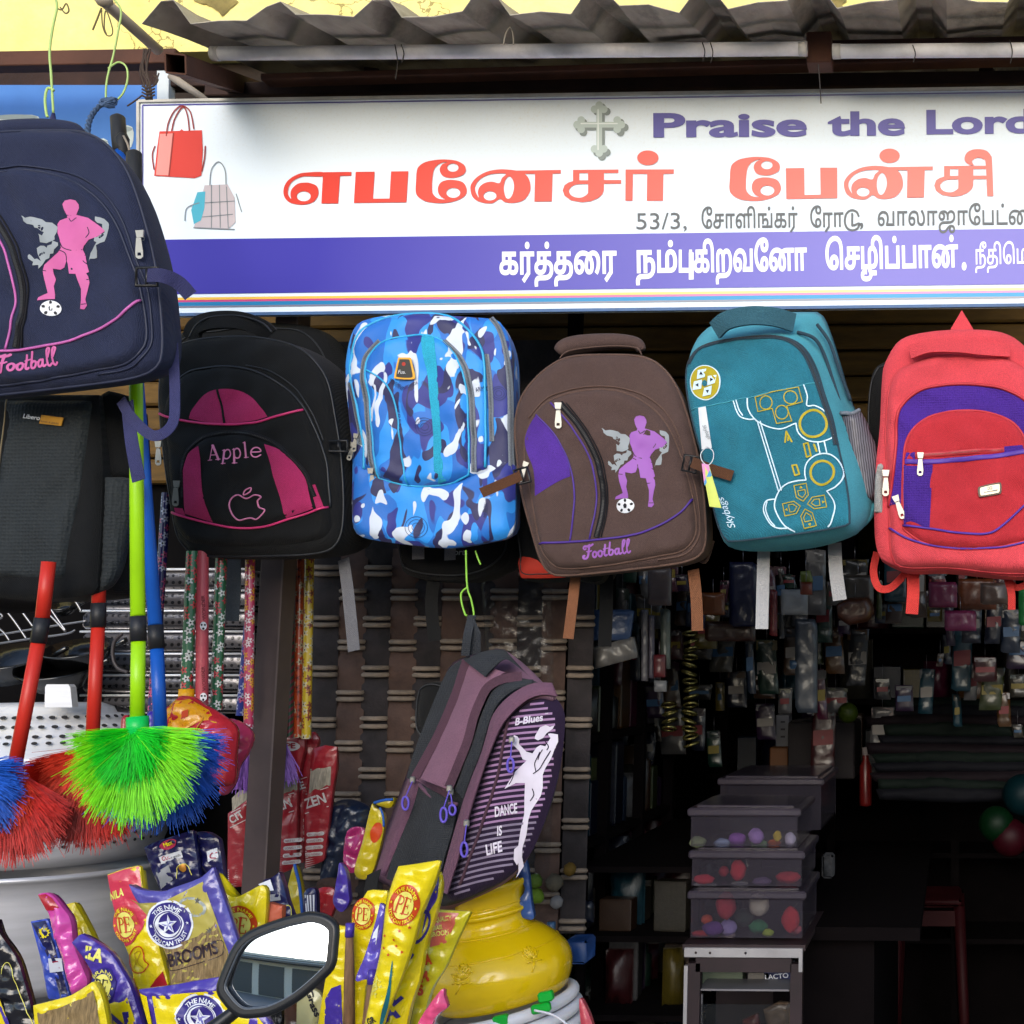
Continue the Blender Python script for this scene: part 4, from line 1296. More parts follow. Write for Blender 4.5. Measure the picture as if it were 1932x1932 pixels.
bp_ = resample(spline(z5((66,1090),(66,1090),(90,960),(150,990),(300,1050),(500,1085),(700,1050),(850,1000),(975,950),(985,1050),(980,1290),(940,1365),(800,1400),(600,1425),(400,1410),(200,1382),(100,1352),(68,1290)), True, 5),90)
r = Surf(bp_, y, H=.005, w=16, wr=.003, seed=47, lam=70, parent=s)
r.panel('bottom_pocket', camo, t4, th=.006)
bd = resample(spline(z5((375,378),(375,378),(445,378),(445,378),(468,480),(460,498),(410,500),(360,495),(352,485)), True, 4),40)
q.panel
badge = prism(q, 'badge', [bd], mat('badge_yellow', '#d79a1e', rough=.4), qq, .002, .002)
ctr = np.array(bd).mean(0)
prism(q, 'badge_face', [[(ctr[0] + (a - ctr[0]) * .78, ctr[1] + (b - ctr[1]) * .84) for a, b in bd]], mat('badge_black', '#15130f', rough=.4), badge, .0042, .0008)
prism(q, 'badge_dot', [circle(*z5((406,415))[0], 5.5, n=16)], mat('badge_gold', '#b98a2a'), badge, .0052, .0006)
prism(q, 'badge_dot', [circle(*z5((406,415))[0], 3.6, n=16)], mat('badge_red', '#a32a1c'), badge, .006, .0006)
q.sheet('badge_text', script_small(z5((375,468))[0], z5((447,466))[0]) if False else text('Funkie\u2019s'.replace('Funkie', 'Fuski'), z5((376,470))[0], z5((446,468))[0], 7, shear=.3), whiteprint, badge, .0075,0)
# small emblem outlines printed over the camouflage
em = mat('print_dark_blue', '#1c2a55', rough=.6)
for (sf, a, b, rr) in ((q, 513,760,52),(r, 448,1315,62),(s, 380,205,60),(s, 905,560,40)):
    u0, v0 = z5((a, b))[0]
    for k in (1, .72, .4):
        sf.sheet('emblem_print', stroke(circle(u0, v0, rr * k / 3, rr * k / 3 * .95,22), .9, True), em, t4, .0013,0)
for (sf, w_, a, b, h_) in ((q, 'MOVEMENT', (318,510),(388,560),8),(q, 'STREET', (352,640),(368,790),6),(q, 'OUTDOOR', (385,560),(480,520),5),(p, 'ARMY', (790,560),(850,545),8),(r, 'MISSION', (845,1260),(850,1180),7)):
    sf.sheet('small_print', text(w_, z5(a)[0] if isinstance(a, tuple) else a, z5(b)[0], h_), em, t4, .0015,0)
p.pull(*z5((200,1000))[0], 0.02,36, t4, chrome, .004)
s.pull(*z5((108,800))[0], .15,30, t4, chrome, .004)
s.pull(*z5((90,850))[0], .3,30, t4, chrome, .004)
# ---------------------------------------------------------------- teal bag with the game pad
teal = fabric('fabric_teal', '#276f82', var=.22, bs=150, bump=.7)
tealpl = fabric('fabric_teal_plain', '#428e9d', var=.2, bump=.2)
dgrey = fabric('trim_slate', '#2c3f4b')
y = 2.40
fo = z6((20,470),(35,370),(90,300),(180,262),(350,235),(500,226),(620,250),(700,310),(760,420),(800,550),(850,700),(880,850),(920,1030),(942,1180),(945,1295),(945,1295),(800,1325),(500,1366),(300,1388),(245,1378),(200,1290),(150,1080),(110,900),(70,760),(35,600))
bo = z6((120,300),(160,180),(300,115),(520,95),(700,90),(790,105),(850,240),(900,400),(960,600),(1040,760),(1090,930),(1100,1100),(1085,1230),(1020,1310),(900,1380),(700,1430),(450,1440),(280,1400),(230,1250),(200,1100),(170,900),(140,650),(120,450))
out = resample(spline(fo, True, 5),110)
t6 = thing('gamepad_backpack', 'teal backpack printed with a large game controller outline in white and yellow', 'backpack', P(1470,1035, y))
s = Surf(out, y, tilt=(-.22, .16), H=.012, w=26, wr=.0034, seed=61, lam=90)
sh = s.shell('body', tealpl, t6, depth=.13, back=spline(bo, True, 5), bul=1.05)
fr = s.front('front_panel', teal, t6)
s.tube('piping', out, .0022, dgrey, t6, .0006, closed=True, sm=False)
s.zipper(z6((40,390),(95,312),(200,268),(350,245),(500,238),(610,262),(690,325),(745,430),(790,560),(840,710),(875,850)),9, t6, dgrey, zipteeth, .002)
def sideX(u, v, yy):
    return P(u, v, yy)
for path, yy in ((((650,205),(745,240),(800,330),(850,480),(900,640)), [2.44,2.43,2.44,2.44,2.44]),(((760,160),(830,260),(880,400),(950,590)), [2.47] * 4)):
    p3 = spline([(*z6(a)[0], b) for a, b in zip([[q_] for q_ in path], yy)] if False else [(z6([a])[0][0], z6([a])[0][1], b) for a, b in zip(path, yy)], False, 6)
    B().tube([P(*a) for a in p3], .0035, n=6).mk('side_zip', dgrey, t6)
s.tube('seam', z6((55,655),(300,605),(550,550),(780,498)), .0012, tealpl, t6, .0006)
# mesh side pocket
meshm = bpy.data.materials.new('ribbed_mesh_grey'); meshm.use_nodes = True
_t = meshm.node_tree; _p = _t.nodes['Principled BSDF']; _L = _t.links.new
_tc_ = NN(_t, 'ShaderNodeTexCoord'); _w = NN(_t, 'ShaderNodeTexWave', bands_direction='X', Scale=75.0); _w.inputs['Distortion'].default_value = 2.0; _w.inputs['Detail'].default_value = 2.0
_mp = NN(_t, 'ShaderNodeMapping'); _mp.inputs['Rotation'].default_value = (0, .12,0); _L(_tc_.outputs['Object'], _mp.inputs[0]); _L(_mp.outputs[0], _w.inputs[0])
_m = NN(_t, 'ShaderNodeMix', data_type='RGBA'); _m.inputs[6].default_value = C('#17161a'); _m.inputs[7].default_value = C('#6b6670')
_L(_w.outputs['Fac'], _m.inputs[0]); _L(_m.outputs[2], _p.inputs['Base Color']); _p.inputs['Roughness'].default_value = .5
mo = resample(spline(z6((893,650),(893,650),(935,665),(990,640),(990,640),(1040,720),(1090,850),(1108,960),(1100,1100),(1085,1165),(1085,1165),(992,1182),(992,1182),(950,1040),(915,870)), True, 4),60)
ms = Surf(mo, 2.43, tilt=(.5,0), H=.025, w=20, wr=.0012, seed=63, lam=40)
ms.panel('mesh_pocket', meshm, t6, th=.01)
ms.tube('pocket_hem', z6((893,668),(935,675),(985,652)), .004, greytape, t6, .002)
bs2 = resample(spline(z6((895,770),(940,900),(965,1050),(992,1182),(1085,1165),(1085,1240),(1010,1320),(945,1300),(945,1300),(942,1180),(915,1020),(880,850)), True, 4),50)
Surf(bs2,2.43, tilt=(.4,0), H=.012, w=12, wr=.002, seed=64).panel('lower_side_panel', tealpl, t6, th=.01)
gold = mat('print_mustard', '#a39212', rough=.6)
wp = mat('print_pale_blue', '#c4dbe8', rough=.6)
def SW(paths, w_, m, name='pad_print', off=.0018, closed=False, sm=True):
    c = []
    for q_ in paths:
        a = z6(q_) if not isinstance(q_, tuple) else z6(*q_)
        c += stroke(spline(a, closed, 5) if sm else a, w_, closed)
    s.sheet(name, c, m, fr, off, 0)
s.sheet('badge_print', [rev(circle(*z6([(142,503)])[0], 30,33,36))], wp, fr, .0012,6)
s.sheet('badge_print', [rev(circle(*z6([(142,503)])[0], 28,31,36))], gold, fr, .0022,6)
for (a, b, rt) in ((124,457,-1.57),(183,493,0),(98,517,3.14),(156,553,1.57)):
    u0, v0 = z6([(a, b)])[0]
    sq = [(u0 + dx * 8 - dz * 1.5, v0 + dz * 8 + dx * 1.5 * -1) for dx, dz in ((-1,-1),(1,-1),(1,1),(-1,1))]
    s.sheet('badge_key', [rev(sq)], wp, fr, .0034,0)
    s.sheet('badge_arrow', [rev(circle(u0, v0,4.0, n=3, rot=rt))], ballblack, fr, .0044,0)
s.sheet('badge_centre', [rev(circle(*z6([(140,508)])[0], 5.5, n=14))], teal, fr, .0034,0)
W_ = 2.4
SW([[(378,592),(385,650),(405,690),(440,725),(500,755),(570,765),(640,740),(655,735)], [(655,735),(670,790),(720,830),(790,840),(850,815),(858,790)], [(700,520),(718,580),(715,632),(760,635),(810,660),(838,700)],
    [(302,610),(318,660),(345,700),(390,712),(420,708)], [(318,606),(332,655),(355,690)],
    [(438,725),(555,1115)], [(455,725),(572,1110)], [(778,840),(790,905)], [(815,838),(828,900)],
    [(712,1055),(705,1000),(720,950),(770,912),(830,905),(880,930),(912,985),(912,1040),(880,1095),(830,1118)],
    [(830,1118),(865,1170),(870,1230),(850,1290),(830,1312)], [(640,1340),(590,1310),(550,1250),(535,1190),(555,1120),(600,1080),(660,1060),(712,1055)],
    [(535,1162),(490,1175),(472,1220),(490,1270),(520,1310),(560,1325),(610,1322)], [(495,1180),(485,1220),(505,1275),(535,1312)]], W_, wp)
G = 2.6
for (a, b, r1) in ((750,735,74),(803,1012,66)):
    u0, v0 = z6([(a, b)])[0]
    s.sheet('pad_stick', stroke(circle(u0, v0, r1 / 3, r1 / 3 * 1.03,32),4.6, True), gold, fr, .0013,0)
for (a, b) in ((485,618),(575,672),(624,588)):
    u0, v0 = z6([(a, b)])[0]
    s.sheet('pad_button', stroke(circle(u0, v0,12,12.5,24),2, True), gold, fr, .0013,0)
SW([[(422,585),(520,558),(545,552),(668,530),(690,612),(605,640),(632,722),(545,735),(522,652),(440,668)]], 1.8, gold, 'pad_print', .0024, True, False)
SW([[(595,842),(600,780),(632,838)], [(612,832),(612,812)]], 3.4, gold, 'pad_print', .0014, False, False)
SW([[(697,850),(722,845),(740,918),(715,924)], [(633,972),(657,968),(676,1022),(652,1030)]], 3.2, gold, 'pad_print', .0024, True, False)
SW([[(757,855),(770,890)]], 4, gold, 'pad_print', .0014, False, False)
cx, cy = 703,1198
for (dx, dy) in ((-.2,-1),(1,-.22),(.25,1),(-1, .2)):
    px, py = -dy, dx
    L_ = 118
    c = [(cx + dx * 22, cy + dy * 22),(cx + dx * 52 + px * 34, cy + dy * 52 + py * 34),(cx + dx * L_ + px * 34, cy + dy * L_ + py * 34),(cx + dx * L_ - px * 34, cy + dy * L_ - py * 34),(cx + dx * 52 - px * 34, cy + dy * 52 - py * 34)]
    SW([c], 1.8, gold, 'pad_print', .0024, True, False)
    c2 = [(cx + dx * 42, cy + dy * 42),(cx + dx * 62 + px * 20, cy + dy * 62 + py * 20),(cx + dx * 86 + px * 20, cy + dy * 86 + py * 20),(cx + dx * 86 - px * 20, cy + dy * 86 - py * 20),(cx + dx * 62 - px * 20, cy + dy * 62 - py * 20)]
    SW([c2], 1.6, gold, 'pad_print', .0024, True, False)
    u0, v0 = z6([(cx + dx * 103, cy + dy * 103)])[0]
    s.sheet('pad_print', [rev(circle(u0, v0,3.6, n=3, rot=math.atan2(dy, dx)))], gold, fr, .0014,0)
s.sheet('lettering', text('Skybags', z6([(318,1322)])[0], z6([(243,1150)])[0], 13, shear=.35), wp, fr, .0013,0)
gh = fabric('handle_slate', '#315866')
band('grip_handle', z6((185,195),(250,140),(380,112),(520,120),(630,152)), .035, [2.43,2.41,2.40,2.41,2.43], gh, t6, th=.008)
band('webbing_tail', z6([(460,1420),(455,1600),(448,1885)]), .024, [2.53,2.50,2.50], mat('webbing_pale_grey', '#9b9a9c', rough=.85, bump=.6, bs=300), t6)
band('webbing_tail', z6([(860,1400),(868,1560),(890,1722)]), .026, [2.53,2.50,2.50], mat('webbing_pale_grey', '#9b9a9c'), t6)
# paper swing tags tied to the left edge
tg = thing('swing_tag', 'white and yellow paper price tag dangling at the left of the teal bag', 'tag', P(1340,958,2.34))
paper = mat('tag_paper', '#c9ccd0', rough=.7)
T1 = Surf(z6((88,632),(130,625),(165,860),(108,868)),2.34, H=.002, w=8, wr=.001, seed=5)
T1.panel('upper_tag', paper, tg, step=8, th=.001)
T1.sheet('tag_script', text('Skybags', z6([(112,735)])[0], z6([(145,812)])[0], 7, shear=.3), greyprint, tg, .0012,0)
T2 = Surf(z6((108,948),(148,955),(220,1200),(152,1192)),2.33, H=.002, w=8, wr=.001, seed=6)
T2.panel('lower_tag', mat('tag_yellow', '#c2cc62', rough=.6), tg, step=8, th=.001)
T2.sheet('tag_patch', [rev(z6((108,948),(148,955),(155,985),(122,1060)))], mat('tag_pink', '#cf86b4', rough=.6), tg, .0012,0)
T2.sheet('tag_patch', [rev(z6((155,985),(165,1015),(125,1075),(122,1052)))], mat('tag_blue', '#4d92c6', rough=.6), tg, .0014,0)
wire('tag_string', z6((135,850),(172,880),(170,930),(140,958),(108,930),(104,890),(135,855)),2.335, .0009, paper, tg)
# ---------------------------------------------------------------- red bag
red = fabric('fabric_red', '#c9444c', var=.12)
redd = fabric('fabric_red_dark', '#b02c34', var=.12)
redpipe = mat('piping_red', '#b02a33', rough=.5)
vio = fabric('fabric_violet_quilted', '#40227c', btype='vor', bs=230, bump=1.0)
viopipe = mat('piping_purple', '#4b2a8e', rough=.5)
y = 2.42
half = z6((1130,450),(1150,370),(1230,250),(1380,205),(1600,190),(1800,205),(1920,270),(2010,390),(2060,600),(2085,900),(2090,1250),(2080,1480),(2040,1570),(1900,1590),(1700,1572),(1500,1552),(1280,1555),(1190,1520),(1120,1480),(1090,1380),(1085,1200),(1090,1000),(1115,750),(1122,600))
out = resample(spline(half, True, 5),110)
t7 = thing('red_backpack', 'bright red backpack with a purple arch and small metal plate at the right edge', 'backpack', P(1810,1090, y))
s = Surf(out, y, H=.014, w=24, wr=.004, seed=71, lam=95)
s.shell('body', red, t7, depth=.16, bul=1.03, bsc=.95)
s.front('front_panel', red, t7)
pk0 = resample(spline(z6((1170,1250),(1160,1000),(1150,800),(1160,620),(1180,500),(1240,420),(1400,360),(1600,340),(1800,360),(1930,420),(2010,520),(2040,800),(2050,1200),(2045,1500),(1990,1565),(1800,1570),(1500,1540),(1280,1540),(1190,1490)), True, 5),100)
p = Surf(pk0, y, H=.02, w=18, wr=.0034, seed=73, lam=80, parent=s)
pp = p.panel('main_compartment', red, t7)
p.tube('piping', pk0, .002, redpipe, t7, .0008, closed=True, sm=False)
arch = spline(z6((1172,1195),(1172,1195),(1200,1030),(1218,860),(1222,720),(1255,640),(1340,570),(1450,540),(1600,532),(1760,545),(1880,590),(1960,660),(1995,760),(1995,760),(1995,900),(1960,900),(1935,830),(1880,740),(1780,690),(1650,668),(1500,675),(1380,710),(1310,770),(1270,850),(1245,1000),(1240,1190),(1240,1190)), True, 3)
p.sheet('purple_arch', [arch], vio, pp, .0012,9)
p.tube('piping', z6((1168,1200),(1195,1030),(1212,860),(1216,720),(1250,632),(1338,560),(1450,530),(1600,522),(1760,535),(1885,582),(1970,655),(2005,760)), .003, redpipe, t7, .002)
ik = resample(spline(z6((1252,1330),(1252,1330),(1252,1100),(1258,900),(1290,800),(1380,712),(1500,678),(1650,670),(1780,695),(1880,750),(1940,850),(1960,1000),(1965,1390),(1965,1390),(1700,1440),(1400,1420)), True, 5),80)
q = Surf(ik, y, H=.012, w=14, wr=.0012, seed=75, parent=p)
qq = q.panel('front_pocket', redd, t7)
q.tube('piping', ik, .0024, redpipe, t7, .001, closed=True, sm=False)
q.sheet('purple_patch', [rev(z6((1252,972),(1418,975),(1400,1325),(1255,1305)))], vio, qq, .0012,9)
q.sheet('purple_patch', [rev(z6((1270,910),(1320,908),(1320,945),(1262,950)))], vio, qq, .0012,9)
q.sheet('purple_patch', [rev(z6((1815,875),(1915,868),(1925,900),(1815,925)))], vio, qq, .0012,9)
q.ribbon('purple_band', z6((1262,960),(1450,958),(1700,935),(1925,905)),9, viopipe, qq, .0025)
q.zipper(z6((1320,925),(1500,915),(1700,900),(1815,893)),9, qq, redpipe, mat('zip_teeth_red', '#7c1820', rough=.4), .0022)
q.tube('accent_piping', z6((1252,1312),(1450,1340),(1600,1360),(1720,1360),(1800,1320),(1930,1200),(1965,1170)), .0022, viopipe, qq, .002)
p.tube('accent_piping', z6((1172,1320),(1260,1375),(1400,1420),(1600,1440),(1800,1430),(1960,1395)), .0022, viopipe, t7, .0016)
pl = prism(q, 'metal_plate', [resample(spline(z6((1668,1115),(1685,1100),(1780,1080),(1798,1090),(1797,1135),(1780,1145),(1685,1160),(1672,1150)), True, 4),40)], mat('plate_dark', '#3c3530', rough=.4, metal=.6), t7, .002, .0018)
prism(q, 'plate_face', [resample(spline(z6((1680,1120),(1690,1108),(1778,1090),(1788,1098),(1787,1130),(1775,1138),(1690,1152),(1682,1144)), True, 4),36)], mat('plate_nickel', '#9d9384', rough=.35, metal=.7), pl, .0042, .0006)
q.sheet('plate_mark', stroke(circle(*z6([(1726,1112)])[0], 2.4, n=10),1, True) + stroke(circle(*z6([(1740,1110)])[0], 2.4, n=10),1, True) + stroke(z6([(1700,1136),(1775,1122)]),1.6), greyprint, pl, .0085,0)
for (a, b, an, L_, sf) in ((1350,925, .02,38, q),(1155,1015, .02,42, p),(1212,1160,-.35,40, p)):
    u0, v0 = z6([(a, b)])[0]
    sf.pull(u0, v0, an, L_, t7, chrome, .004)
# top grip lying across the front
band('grip_handle', z6((1290,320),(1400,285),(1560,285),(1700,300),(1850,310)), .024, [2.39,2.375,2.37,2.375,2.39], red, t7, th=.008)
lp = z6((1580,80),(1515,190),(1650,196))
mk('hanging_loop', [P(*a, 2.5) for a in lp] + [P(*a, 2.505) for a in lp], [(0,1,2),(5,4,3),(0,3,4,1),(1,4,5,2),(2,5,3,0)], red, t7, smooth=False)
rs = fabric('webbing_red', '#c43a36', bump=.6)
band('webbing_tail', z6([(1303,1560),(1305,1680),(1297,1800)]), .023, [2.50,2.47,2.47], rs, t7)
band('webbing_tail', z6([(1835,1590),(1860,1680),(1862,1775)]), .014, [2.50,2.47,2.47], rs, t7)
band('webbing_loop', z6([(1100,1450),(1080,1560),(1110,1650),(1180,1650),(1260,1570)]), .014, [2.52,2.50,2.49,2.50,2.53], rs, t7)
band('webbing_loop', z6([(1840,1600),(1890,1650),(1960,1625)]), .012, [2.51,2.49,2.5], rs, t7)
msh = mat('mesh_pale', '#8c8a88', rough=.5, bump=1, bs=260, btype='vor', var=.4)
Surf(resample(spline(z6((1105,955),(1135,950),(1135,950),(1130,1225),(1130,1225),(1085,1222),(1085,1222),(1088,1050)), True, 3),30),2.405, H=.01, w=8).panel('mesh_pocket', msh, t7, th=.008)
# ---------------------------------------------------------------- plum bag hanging low
plum = fabric('fabric_plum', '#775567', var=.14)
plumd = fabric('fabric_plum_dark', '#624455', var=.14)
char = fabric('fabric_charcoal', '#292b2f', var=.3, btype='vor', bs=260, bump=.8)
y = 2.36
# zoomed coordinates (q3): front face with the stripes
fo = q3((1640,915),(1560,900),(1450,920),(1330,1000),(1230,1120),(1150,1260),(1080,1430),(1020,1600),(960,1790),(900,1990),(860,2160),(800,2350),(730,2560),(715,2600),(740,2640),(830,2640),(1000,2570),(1200,2470),(1330,2360),(1440,2220),(1540,1990),(1620,1750),(1680,1500),(1712,1250),(1715,1050))
bo = q3((1200,505),(1080,510),(900,560),(760,620),(700,720),(620,900),(540,1100),(470,1280),(400,1480),(350,1620),(290,1780),(210,2000),(120,2230),(75,2400),(110,2460),(240,2530),(400,2560),(640,2730),(760,2700),(1000,2600),(1250,2450),(1400,2250),(1500,1900),(1560,1500),(1560,1100),(1500,800),(1350,640))
out = resample(spline(fo, True, 5),110)
t8 = thing('striped_backpack', 'plum backpack hung low on a green wire, striped front printed Dance is Life', 'backpack', P(870,1700, y))
s = Surf(out, y, tilt=(-.30, .05), H=.018, w=34, wr=.003, seed=81, lam=90)
def sh3(c, r):
    a = np.array(c); m_ = a.mean(0)
    return [tuple(m_ + (q_ - m_) * r) for q_ in a]
# the sides are built as three bellows between the back and the striped front
bk = spline(bo, True, 5)
mid = spline(q3((1500,790),(1300,745),(1180,765),(1090,830),(1020,960),(960,1100),(900,1280),(840,1470),(760,1650),(690,1830),(660,2000),(620,2200),(560,2420),(540,2560),(640,2680),(760,2680),(1000,2590),(1250,2440),(1430,2230),(1560,1950),(1640,1700),(1690,1450),(1700,1200),(1650,940)), True, 5)
msf = Surf(resample(mid, 110), y + .05, tilt=(-.30, .05), ctr=tuple(np.array(out).mean(0)), H=0)
s.shell('front_gusset', char, t8, depth=.045, back=mid, bul=1.0, close=False)
msf.shell('rear_compartment', plum, t8, depth=.085, back=bk, bul=1.02)
# charcoal band painted as its own panel along the back edge and beside the middle zip
def strip3(name, L_, R_, y0, y1, m, n=26, off=.004, par=None):
    a, b = resample(spline(L_, False, 5), n, False), resample(spline(R_, False, 5), n, False)
    V, F = [], []
    for i in range(n):
        pa, pb = P(*a[i], y0), P(*b[i], y1)
        for k in range(5):
            tt = k / 4
            V.append(pa.lerp(pb, tt) + (C0 - pa).normalized() * (off * math.sin(math.pi * tt) + .001 * math.sin(i * 1.3 + k)))
    for i in range(n - 1):
        for k in range(4):
            F.append((i * 5 + k, i * 5 + k + 1, i * 5 + 6 + k, i * 5 + 5 + k))
    # a thin back so that it is a real flap
    nb_ = len(V)
    V2 = V + [v_ + Vector((0, .006,0)) for v_ in V]
    F2 = F + [tuple(i + nb_ for i in f[::-1]) for f in F]
    return mk(name, V2, F2, m, par or t8)
strip3('charcoal_edge', q3((900,560),(760,640),(700,720),(620,900),(530,1120),(450,1330),(400,1480),(370,1600)), q3((900,600),(850,660),(830,760),(770,950),(690,1130),(600,1310),(510,1480),(440,1620)),2.475,2.45, char)
strip3('plum_side', q3((905,600),(860,680),(835,780),(775,960),(695,1140),(610,1320),(530,1480),(470,1600)), q3((1200,700),(1080,800),(1000,930),(950,1050),(900,1200),(850,1380),(790,1560),(730,1700)),2.44,2.385, plum, off=.012)
strip3('charcoal_side', q3((1440,760),(1250,770),(1110,850),(1040,980),(985,1120),(930,1300),(860,1480),(780,1700)), q3((1440,800),(1290,850),(1160,950),(1090,1080),(1050,1200),(1000,1380),(930,1560),(850,1780)),2.365,2.35, char, off=.008)
strip3('plum_border', q3((1600,790),(1450,790),(1300,860),(1170,970),(1095,1080),(1050,1230),(1000,1400),(920,1600),(850,1800),(790,2000),(720,2250),(660,2480),(640,2560)), q3((1650,905),(1530,890),(1400,930),(1280,1030),(1180,1150),(1110,1300),(1040,1480),(980,1660),(920,1850),(870,2030),(810,2280),(740,2500),(715,2590)),2.35,2.335, plumd, n=34, off=.006)
strip3('lower_pocket', q3((400,1600),(330,1800),(240,2030),(160,2250),(110,2400)), q3((480,1640),(420,1860),(330,2080),(240,2300),(180,2440)),2.44,2.42, plumd, off=.01)
strip3('mesh_side_pocket', q3((480,1650),(420,1860),(330,2080),(240,2300),(200,2460)), q3((800,1830),(760,2050),(700,2250),(650,2450),(600,2600)),2.42,2.355, char, off=.022)
wire('pocket_hem', q3((478,1655),(560,1740),(640,1790),(800,1825)), [2.415,2.39,2.375,2.35], .0035, plumd, t8)
zt_ = fabric('zip_tape_plum', '#4b333f')
zo_ = mat('zip_teeth_plum', '#6b4f58', rough=.4)
for pth, yy in ((q3((880,600),(840,720),(800,850),(720,1050),(640,1230),(550,1400),(440,1600)),2.445),(q3((1350,735),(1180,760),(1060,830),(990,960),(940,1090),(890,1280),(820,1460),(730,1680)),2.372)):
    band('side_zip', pth, .016, yy - .012, zt_, t8)
s.zipper(q3((1650,925),(1540,905),(1410,945),(1290,1050),(1200,1180),(1120,1330),(1060,1500),(1000,1680),(940,1880),(880,2050)),9, t8, zt_, zo_, .004)
strf = fabric('fabric_stripe_base', '#21142b', var=.1)
fr = s.front('striped_front', strf, t8, step=8)
# stripes: clipped to the outline by sampling
inner = sh3(out, .93)
sw = mat('print_mauve', '#8f6d92', rough=.6)
sw2 = mat('print_mauve_grey', '#75697e', rough=.6)
for k in range(38):
    v0 = 1335 + k * 10.6
    line = [(u, v0 - .22 * (u - 940) - 8 * math.sin((u - 830) / 60.0)) for u in range(820,1075,4)]
    ins = inside(line, [inner])
    run = [q_ for q_, i_ in zip(line, ins) if i_]
    if len(run) > 3:
        c = [(a, b - 2.1) for a, b in run] + [(a, b + 2.1) for a, b in reversed(run)]
        s.sheet('stripe', [rev(c)], sw if k < 22 else sw2, fr, .0012,14)
s.tube('seam', q3((1275,1090),(1250,1300),(1200,1560),(1120,1850),(1000,2200),(880,2500)), .003, zt_, t8, .002)
# dancer print
dn = mat('print_offwhite', '#c7bfcc', rough=.6)
DAN = [q3((1300,1285),(1330,1265),(1345,1235),(1375,1245),(1395,1270),(1390,1310),(1450,1375),(1500,1390),(1530,1340),(1560,1320),(1600,1330),(1640,1260),(1620,1225),(1640,1220),(1690,1230),(1690,1290),(1665,1360),(1645,1430),(1600,1520),(1580,1570),(1575,1680),(1560,1750),(1490,1870),(1465,1950),(1440,2080),(1400,2190),(1385,2270),(1375,2350),(1310,2450),(1330,2390),(1350,2320),(1335,2340),(1325,2290),(1335,2200),(1370,2170),(1395,2060),(1430,1900),(1430,1760),(1440,1640),(1360,1640),(1260,1690),(1300,1620),(1360,1540),(1450,1450),(1415,1440),(1390,1370),(1350,1330),(1330,1310)),
       q3((1520,1240),(1560,1170),(1610,1150),(1640,1165),(1670,1155),(1660,1180),(1610,1220),(1580,1260),(1540,1280),(1515,1265))]
s.sheet('dancer_print', [rev(c) for c in DAN], dn, fr, .0022,12)
for ln in (((1560,1380),(1540,1430),(1520,1480),(1530,1540)),((1640,1370),(1600,1450),(1560,1520),(1510,1560)),((1500,1690),(1510,1740),(1480,1790)),((1350,1540),(1330,1600),(1300,1650)),((1580,1360),(1560,1400),(1550,1440)),((1600,1290),(1625,1330),(1615,1360))):
    s.sheet('print_line', stroke(spline(q3(*ln), False, 4),1.8), strf, fr, .0028,0)
s.sheet('lettering', text('B-Blues', q3((1350,1152))[0], q3((1590,1112))[0], 13, bold=.03, shear=.15), dn, fr, .0025,0)
s.sheet('lettering', text('\u2122', q3((1605,1065))[0], q3((1632,1060))[0], 3, bold=.02), dn, fr, .0025,0)
for w_, a, b, cp in (('DANCE', (1180,1925),(1370,1890),18),('IS', (1195,2085),(1235,2078),17),('LIFE', (1115,2250),(1240,2215),19)):
    s.sheet('lettering', text(w_, q3(a)[0], q3(b)[0], cp, bold=.03, shear=.18), dn, fr, .0025,0)
# purple cord pulls
cordm = mat('cord_violet', '#5b4bb0', rough=.4)
for (a, b, dx, L_, yy) in ((420,1615,-60,250,2.405),(735,1690,-50,280,2.34),(745,1720,15,190,2.345),(1265,1275,-10,270,2.325),(880,1985,-20,280,2.30)):
    u0, v0 = q3((a, b))[0]
    du, dv = dx * KQ, L_ * KQ
    cz = B().box(P(u0, v0, yy),(.010, .006, .012), bev=.002).mk('zip_slider', chrome, t8, smooth=False)
    wire('pull_cord', [(u0, v0 + 3),(u0 + du * .55, v0 + dv * .35),(u0 + du, v0 + dv * .6)], yy - .004, .0012, cordm, cz)
    lo = [(u0 + du + 6 * math.sin(k / 12 * 2 * math.pi), v0 + dv * .8 - dv * .22 * math.cos(k / 12 * 2 * math.pi)) for k in range(13)]
    wire('pull_loop', lo, yy - .005, .0022, cordm, cz)
hb_ = strip3('grip_handle', q3((860,600),(1000,530),(1150,505),(1210,520),(1260,600)), q3((1040,740),(1080,690),(1200,590),(1300,640),(1430,750)),2.43,2.38, char, n=16, off=.015)
band('hang_strap', q3((930,215),(890,380),(870,560)), .016, [2.47,2.45,2.45], char, t8)
mk('hang_strap_fold', [P(*q_, 2.46) for q_ in q3((935,220),(1000,360),(1000,530),(900,560))] + [P(*q_, 2.468) for q_ in q3((935,220),(1000,360),(1000,530),(900,560))], [(3,2,1,0),(4,5,6,7),(0,1,5,4),(1,2,6,5),(2,3,7,6)], char, t8, smooth=False)
band('shoulder_strap_tail', q5((1700,780),(1620,950),(1640,1100),(1570,1300),(1490,1530)) if False else q5((1640,640),(1610,800),(1640,950),(1590,1200),(1500,1530)), .026, [2.4,2.36,2.34,2.32,2.30], black, t8)
# green wire hook that carries it
gw = mat('green_wire', '#7fb53a', rough=.4)
tw = thing('green_wire_hook', 'bright green wire loop holding up the plum backpack', 'wire', P(885,1160,2.48))
wire('long_loop', z5((705,1440),(712,1640),(735,1720),(750,1800),(738,1815)),2.475, .0019, gw, tw)
wire('hook', z5((712,1650),(680,1680),(680,1730),(700,1800),(712,1808)),2.478, .0019, gw, tw)
wire('spare_end', z5((758,1442),(775,1490),(788,1520)),2.50, .0017, gw, tw)
